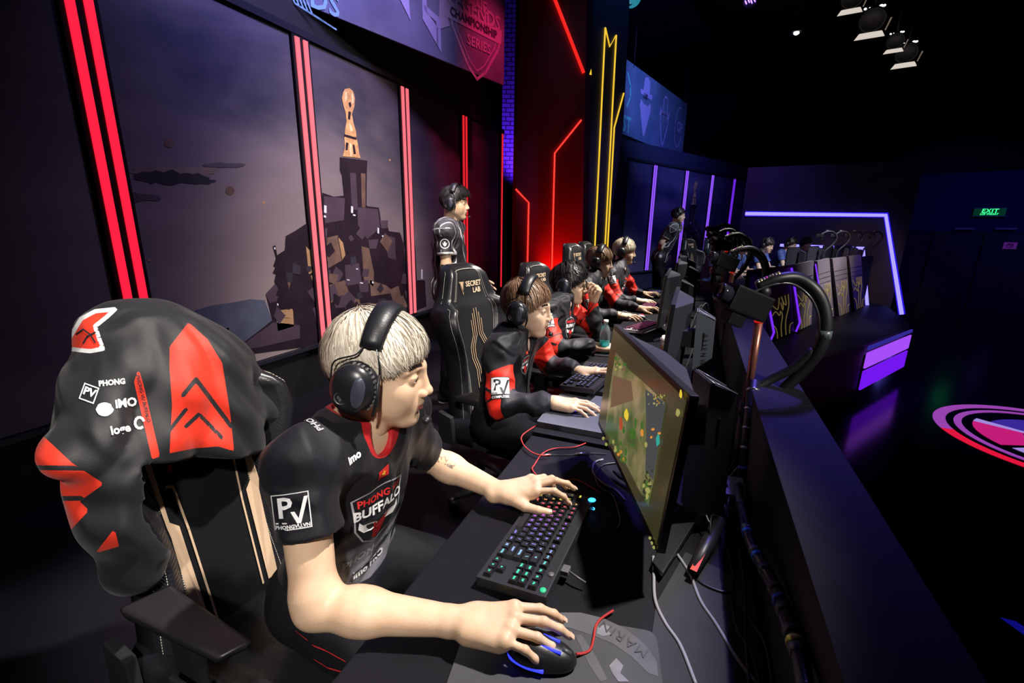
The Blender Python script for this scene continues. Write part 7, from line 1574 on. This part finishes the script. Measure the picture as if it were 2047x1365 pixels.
# ------------------------------------------------------------------ far team
fU = fd.copy(); 
def fpos(k, off, z=0): return f0-fn*off+fd*k+Vector((0, 0, z))
fdk = empty('desk', 'long dark desk of the far team in blue jerseys', 'desk', fpos(1.6, .45)); a, c, e_, h_ = fpos(-.6, .12), fpos(4.5, .12), fpos(4.5, .78), fpos(-.6, .78)
b = MB(); b.prism([(p_.x, p_.y) for p_ in (a, c, e_, h_)], (0, 0, .035), o=(0, 0, .72)); b.build('desktop', mat('desk_far', (.05, .05, .09), .5), fdk)
b = MB(); a, c = fpos(-.6, .05), fpos(-.6, .78); b.prism([(a.x, a.y), (c.x, c.y), (c.x+fd.x*.04, c.y+fd.y*.04), (a.x+fd.x*.04, a.y+fd.y*.04)], (0, 0, .72)); b.build('side_panel', mat('desk_side_blue', (.05, .05, .16), .6), fdk)
face = fn
for i, (k, lab, hc, glo) in enumerate(((.42, 'far player in a blue jersey with brown hair, beside the pale chair', (.05, .03, .02), 0), (1.15, 'far player in a blue jersey leaning over a rainbow lit keyboard', (.02, .015, .012), 1), (2.05, 'far player mostly hidden behind the nearest camera arm', (.03, .02, .02), 0), (3.15, 'far player showing only dark hair and headset above the curved hose', (.02, .016, .015), 0), (3.95, 'farthest player of the far team beside the hooked arms', (.03, .02, .018), 0))):
    base = fpos(k, 1.12); L_ = fd
    pd = dict(T=look(base+fn*.10+Vector((0, 0, 1.18)), (face*.94-fd*.25+Vector((0, 0, -.25)))), nb=base+fn*.0+Vector((0, 0, 1.04)), pel=base-fn*.10+Vector((0, 0, .6)), sR=base-fd*.17+Vector((0, 0, 1.0)), sL=base+fd*.17+Vector((0, 0, 1.0)),
              eR=base-fd*.22+fn*.10+Vector((0, 0, .79)), eL=base+fd*.22+fn*.10+Vector((0, 0, .79)), wR=base-fd*.16+fn*.33+Vector((0, 0, .79)), wL=base+fd*.12+fn*.35+Vector((0, 0, .79)), kR=base-fd*.1+fn*.3+Vector((0, 0, .52)), kL=base+fd*.1+fn*.3+Vector((0, 0, .52)), fR=base-fd*.1+fn*.35, fL=base+fd*.1+fn*.35, small=1, hh=.007, ff=fn)
    pd['hR'] = dict(MH, d=fn); pd['hL'] = dict(KH, d=fn)
    o = body(pd, lab, SKIN_P, .010, 'seated players of the far team'); me, u, r, fw = top_mesh(dict(pd, sl=(.6, .6)), 'tee', .011, 50+i); link('jersey', me, CLOTH_BLUE, o); legs(pd, .022, o, 60+i)
    hair_obj(pd['T'], o, 900, hc, tuple(c*3 for c in hc), root=(.01, .008, .008), seed=70+i, front=.035, side=0, back=-.05, mess=.15, wid=.006, segs=6)
    headset(pd['T'], 'small black headset on the '+['far player beside the pale chair', 'far player at the rainbow keyboard', 'far player behind the nearest camera arm', 'far player above the curved hose', 'farthest far player beside the hooked arms'][i], 'far team headsets', small=True, seg=14)
    if i < 2:
        ch = make_chair(base-fn*.13, math.atan2(fn.y, fn.x), ['pale edged gaming chair behind the far brown haired player', 'gaming chair behind the far player at the rainbow keyboard'][i], detail=False)
    kb = fpos(k+.12, .68, .757); keyboard(kb+fd*.16, math.atan2(-fd.y, -fd.x), ['keyboard with white lit keys on the far desk', 'keyboard glowing teal and pink on the far desk', 'keyboard hidden behind the nearest camera arm on the far desk', 'fourth keyboard on the far desk', 'fifth keyboard on the far desk'][i], [ramp_attr_mat('kg_far0', [(0, (1, 1, 1)), (1, (1, .8, .9))], 5), ramp_attr_mat('kg_far1', [(0, (1, .1, .3)), (.5, (.6, .9, 1)), (1, (.0, .9, .8))], 6)][i == 1], False) if i < 3 else None
for i, (k, lab) in enumerate(((1.45, 'far monitor seen from behind, left of the curved hose'), (2.35, 'far monitor seen from behind inside the curved hose'), (3.1, 'far monitor seen from behind with blue lit side, middle of the far desk'), (3.75, 'far monitor seen from behind, beside the third hooked arm'), (4.3, 'far monitor seen from behind at the end of the far desk'))):
    p_ = fpos(k, .42); make_monitor((p_.x, p_.y, .85), (-fn.x, -fn.y), lab, w=.5, tilt=0, group='monitors of the far team', stand=(.12, 0), small=True)
for i, (k, lab) in enumerate(((1.75, 'hooked camera arm left of the far heads'), (2.45, 'hooked camera arm between the two far heads'), (3.25, 'hooked camera arm, third along the far desk'), (4.05, 'hooked camera arm, fourth along the far desk'), (4.62, 'hooked camera arm with a sharp bend at the end of the far desk'))):
    o = fpos(k, .10, 1.0); g = empty('hooked_arm', lab, 'camera arm', o, 'hooked arms over the far desk'); s_ = Vector((_rt[0], _rt[1], 0)).normalized()
    top = .42
    pts = [Vector((0, 0, 0)), s_*.02+Vector((0, 0, .12)), s_*.13+Vector((0, 0, .24)), s_*.17+Vector((0, 0, .34)), s_*.10+Vector((0, 0, .42)), s_*.0+Vector((0, 0, .42)), s_*-.08+Vector((0, 0, .38))]
    b = MB(Matrix.Translation(o)); b.tube(catmull(pts, 5), .016, 7); b.build('hose', ARMM, g)
    b = MB(Matrix.Translation(o)); b.box(s_*-.10+Vector((0, 0, .365)), (.10, .06, .05), bev=.008); b.box(s_*-.06+Vector((0, 0, .33)), (.04, .04, .05)); b.build('camera_head', ARMM, g)
    b = MB(Matrix.Translation(o)); 
    b.tube([s_*-.02+Vector((0, 0, .440)), s_*.05+Vector((0, 0, .442))], .006, 6); b.build('connector', mat('conn_silver', (.55, .55, .58), .25, .9), g)
# ------------------------------------------------------------------ standing coaches
def coach(T, feet, side_, fwd, label, skin, glasses=False, lean=.0, group='standing coaches', seed=90, h=.006):
    feet = Vector(feet); fwd = Vector(fwd).normalized(); sd = fwd.cross(Vector((0, 0, 1)))   # sd = the person's right
    hd = Vector(T.translation); nb = hd+Vector((0, 0, -.165))-fwd*.045; pel = Vector((feet.x, feet.y, .93)); pel = pel+fwd*-.02
    p = dict(T=T, nb=nb, pel=pel, o=.030, sR=nb+sd*.20-Vector((0, 0, .055)), sL=nb-sd*.20-Vector((0, 0, .055)), kR=feet+sd*.10+Vector((0, 0, .50)), kL=feet-sd*.10+Vector((0, 0, .50)), fR=feet+sd*.11-fwd*.04, fL=feet-sd*.11+fwd*.05, ff=fwd, hh=.0045 if h < .008 else .007)
    if side_ == 'front':
        p['eR'] = p['sR']+Vector((0, 0, -.27))+fwd*.02+sd*.03; p['eL'] = p['sL']+Vector((0, 0, -.27))+fwd*.02-sd*.03; p['wR'] = p['eR']+Vector((0, 0, -.14))+fwd*.20-sd*.05; p['wL'] = p['eL']+Vector((0, 0, -.14))+fwd*.20+sd*.05
    else:
        p['eR'] = p['sR']+Vector((0, 0, -.25))-fwd*.13+sd*.05; p['eL'] = p['sL']+Vector((0, 0, -.25))-fwd*.13-sd*.05; p['wR'] = p['eR']+Vector((0, 0, -.20))-fwd*.02-sd*.14; p['wL'] = p['eL']+Vector((0, 0, -.20))-fwd*.02+sd*.14
    for a in 'RL': p['h'+a] = dict(MH if a == 'R' else KH, d=(p['w'+a]-p['e'+a]), up=sd*(1 if a == 'R' else -1), curls=[(.3, .5, .3)]*4, side=-1 if a == 'R' else 1)
    o = body(p, label, skin, h, group, armsbare=True); me, u, r, fw = top_mesh(dict(p, sl=(.62, .62)), 'tee', .0065 if h < .008 else .010, seed)
    # pinstripes and pale cuffs
    V = np.array([v.co for v in me.vertices]); a_ = (V-np.array(nb)) @ np.array(sd); f_ = (V-np.array(nb)) @ np.array(fwd); cc = a_+f_*.8; pin = cc*15+9; tr = np.full(len(V), -1.)
    for s_, e in ((p['sR'], p['eR']), (p['sL'], p['eL'])):
        t, d = seg_param(V, s_, e); near = d < .09; L_ = (e-s_).length; tr = np.maximum(tr, np.where(near, (t-.55)*L_, -1)); tr = np.maximum(tr, np.where(near & (t > -.3), .004-np.abs(t*L_+.02), -1))
    for nm, va in (('pinu', pin), ('trim', tr), ('grey', np.where(V[:, 2] > nb.z-.10, .0, -1.)+.001*(V[:, 2] > nb.z-.10))):
        if nm in me.attributes: me.attributes[nm].data.foreach_set('value', np.asarray(va, np.float32))
        else: at_ = me.attributes.new(nm, 'FLOAT', 'POINT'); at_.data.foreach_set('value', np.asarray(va, np.float32))
    j = link('shirt', me, CLOTH_COACH, o); f = Field(np.min([p['pel'], p['fR'], p['fL']], axis=0)-.24, np.max([p['pel'], p['fR'], p['fL']], axis=0)+.24, .010)
    f.ell(pel-Vector((0, 0, .03)), (.13, .175, .13), R=Matrix((fwd, sd, Vector((0, 0, 1)))).transposed(), k=.04)
    for k_, ft, q in ((p['kR'], p['fR'], 1), (p['kL'], p['fL'], -1)): f.cap(pel+sd*q*.09-Vector((0, 0, .05)), k_, .092, .070, k=.04); f.cap(k_, ft+Vector((0, 0, .07)), .068, .056, k=.03)
    f.warp(wrinkle(seed, .004, 16)); f.half(Vector((feet.x, feet.y, .05)), (0, 0, -1), 0); V, Q = f.mesh(2); link('trousers', mesh_np('trousers', [(V, Q)]), TROUSER, o)
    shoe(p['fR'], fwd, o, True); shoe(p['fL'], fwd, o, True); return o, p, me, j
TC = head_at(897, 407, 3.42, (.97, .25, -.06)); hc_ = TC.translation
CO, cp, cme, cj = coach(TC, (hc_.x-.03, hc_.y-.02, 0), 'front', (.95, .30, 0), 'standing coach in a black pinstriped shirt with headset behind the second chair', SKIN)
hair_obj(TC, CO, 3600, (.012, .011, .012), (.06, .055, .06), root=(.004, .004, .004), seed=91, front=.050, side=.010, back=-.045, mess=.25, wid=.0022, thick=.014, quiff=.035, crown=(-.03, 0, .11))
hs = headset(TC, 'black headset with a silver label on the standing near coach', 'gaming headsets', tilt=-.02)
b = MB(TC); b.box((-.010, -.122, -.010), (.030, .004, .012), bev=.001); b.build('silver_label', mat('label_silver', (.5, .5, .52), .4), hs)
cb = bvh_of(cme); sR, eR = cp['sR'], cp['eR']; c = sR.lerp(eR, .33); nrm = (Vector(CAMP)-c).normalized(); ax = (sR-eR).normalized(); xx = ax.cross(nrm).normalized(); Tb = frame(c, xx, xx.cross(ax))
decal('sleeve_patch', cb, Tb, [rect_grid(.10, .105)], DARK_INK, cj, .0018); decal('sleeve_emblem', cb, Tb, line2d([(.033*math.cos(a*math.pi/10), .033*math.sin(a*math.pi/10)) for a in range(21)], .006)+[poly2d([(-.018, .010), (-.012, -.008), (0, -.020), (.012, -.008), (.018, .010), (.008, .0), (.005, .020), (0, .012), (-.005, .020), (-.008, .0)])], WHITE_INK, cj, .0030)
# lanyard cable down the shirt
b = MB(); u_ = (cp['nb']-cp['pel']).normalized(); pts = []
for k in range(10):
    q = cp['nb'].lerp(cp['pel'], k/11)+Vector((.95, .30, 0))*.4+Vector((.30, -.95, 0))*(.05-.004*k); h = cb.ray_cast(q, Vector((-.95, -.30, 0)).normalized(), .6)
    if h[0] is not None: pts.append(h[0]+Vector((.004, 0, 0)))
if len(pts) > 2: b.tube(pts, .0035, 6); b.build('headset_cable', mat('cable_sheen', (.05, .05, .06), .25), hs)
TF2 = head_at(1351, 431, 7.6, (.93, -.15, -.10)); hf_ = TF2.translation
FCO, fp_, fme, fj = coach(TF2, (hf_.x-.22, hf_.y-.02, 0), 'back', (.95, -.2, 0), 'standing far coach in a striped black shirt leaning forward before the violet mural', SKIN_P, seed=95, h=.009)
hair_obj(TF2, FCO, 1400, (.012, .011, .014), (.04, .035, .04), root=(.004, .004, .004), seed=96, front=.045, side=.0, back=-.05, mess=.2, wid=.0045)
headset(TF2, 'black headset on the standing far coach', 'gaming headsets', small=True, seg=16)
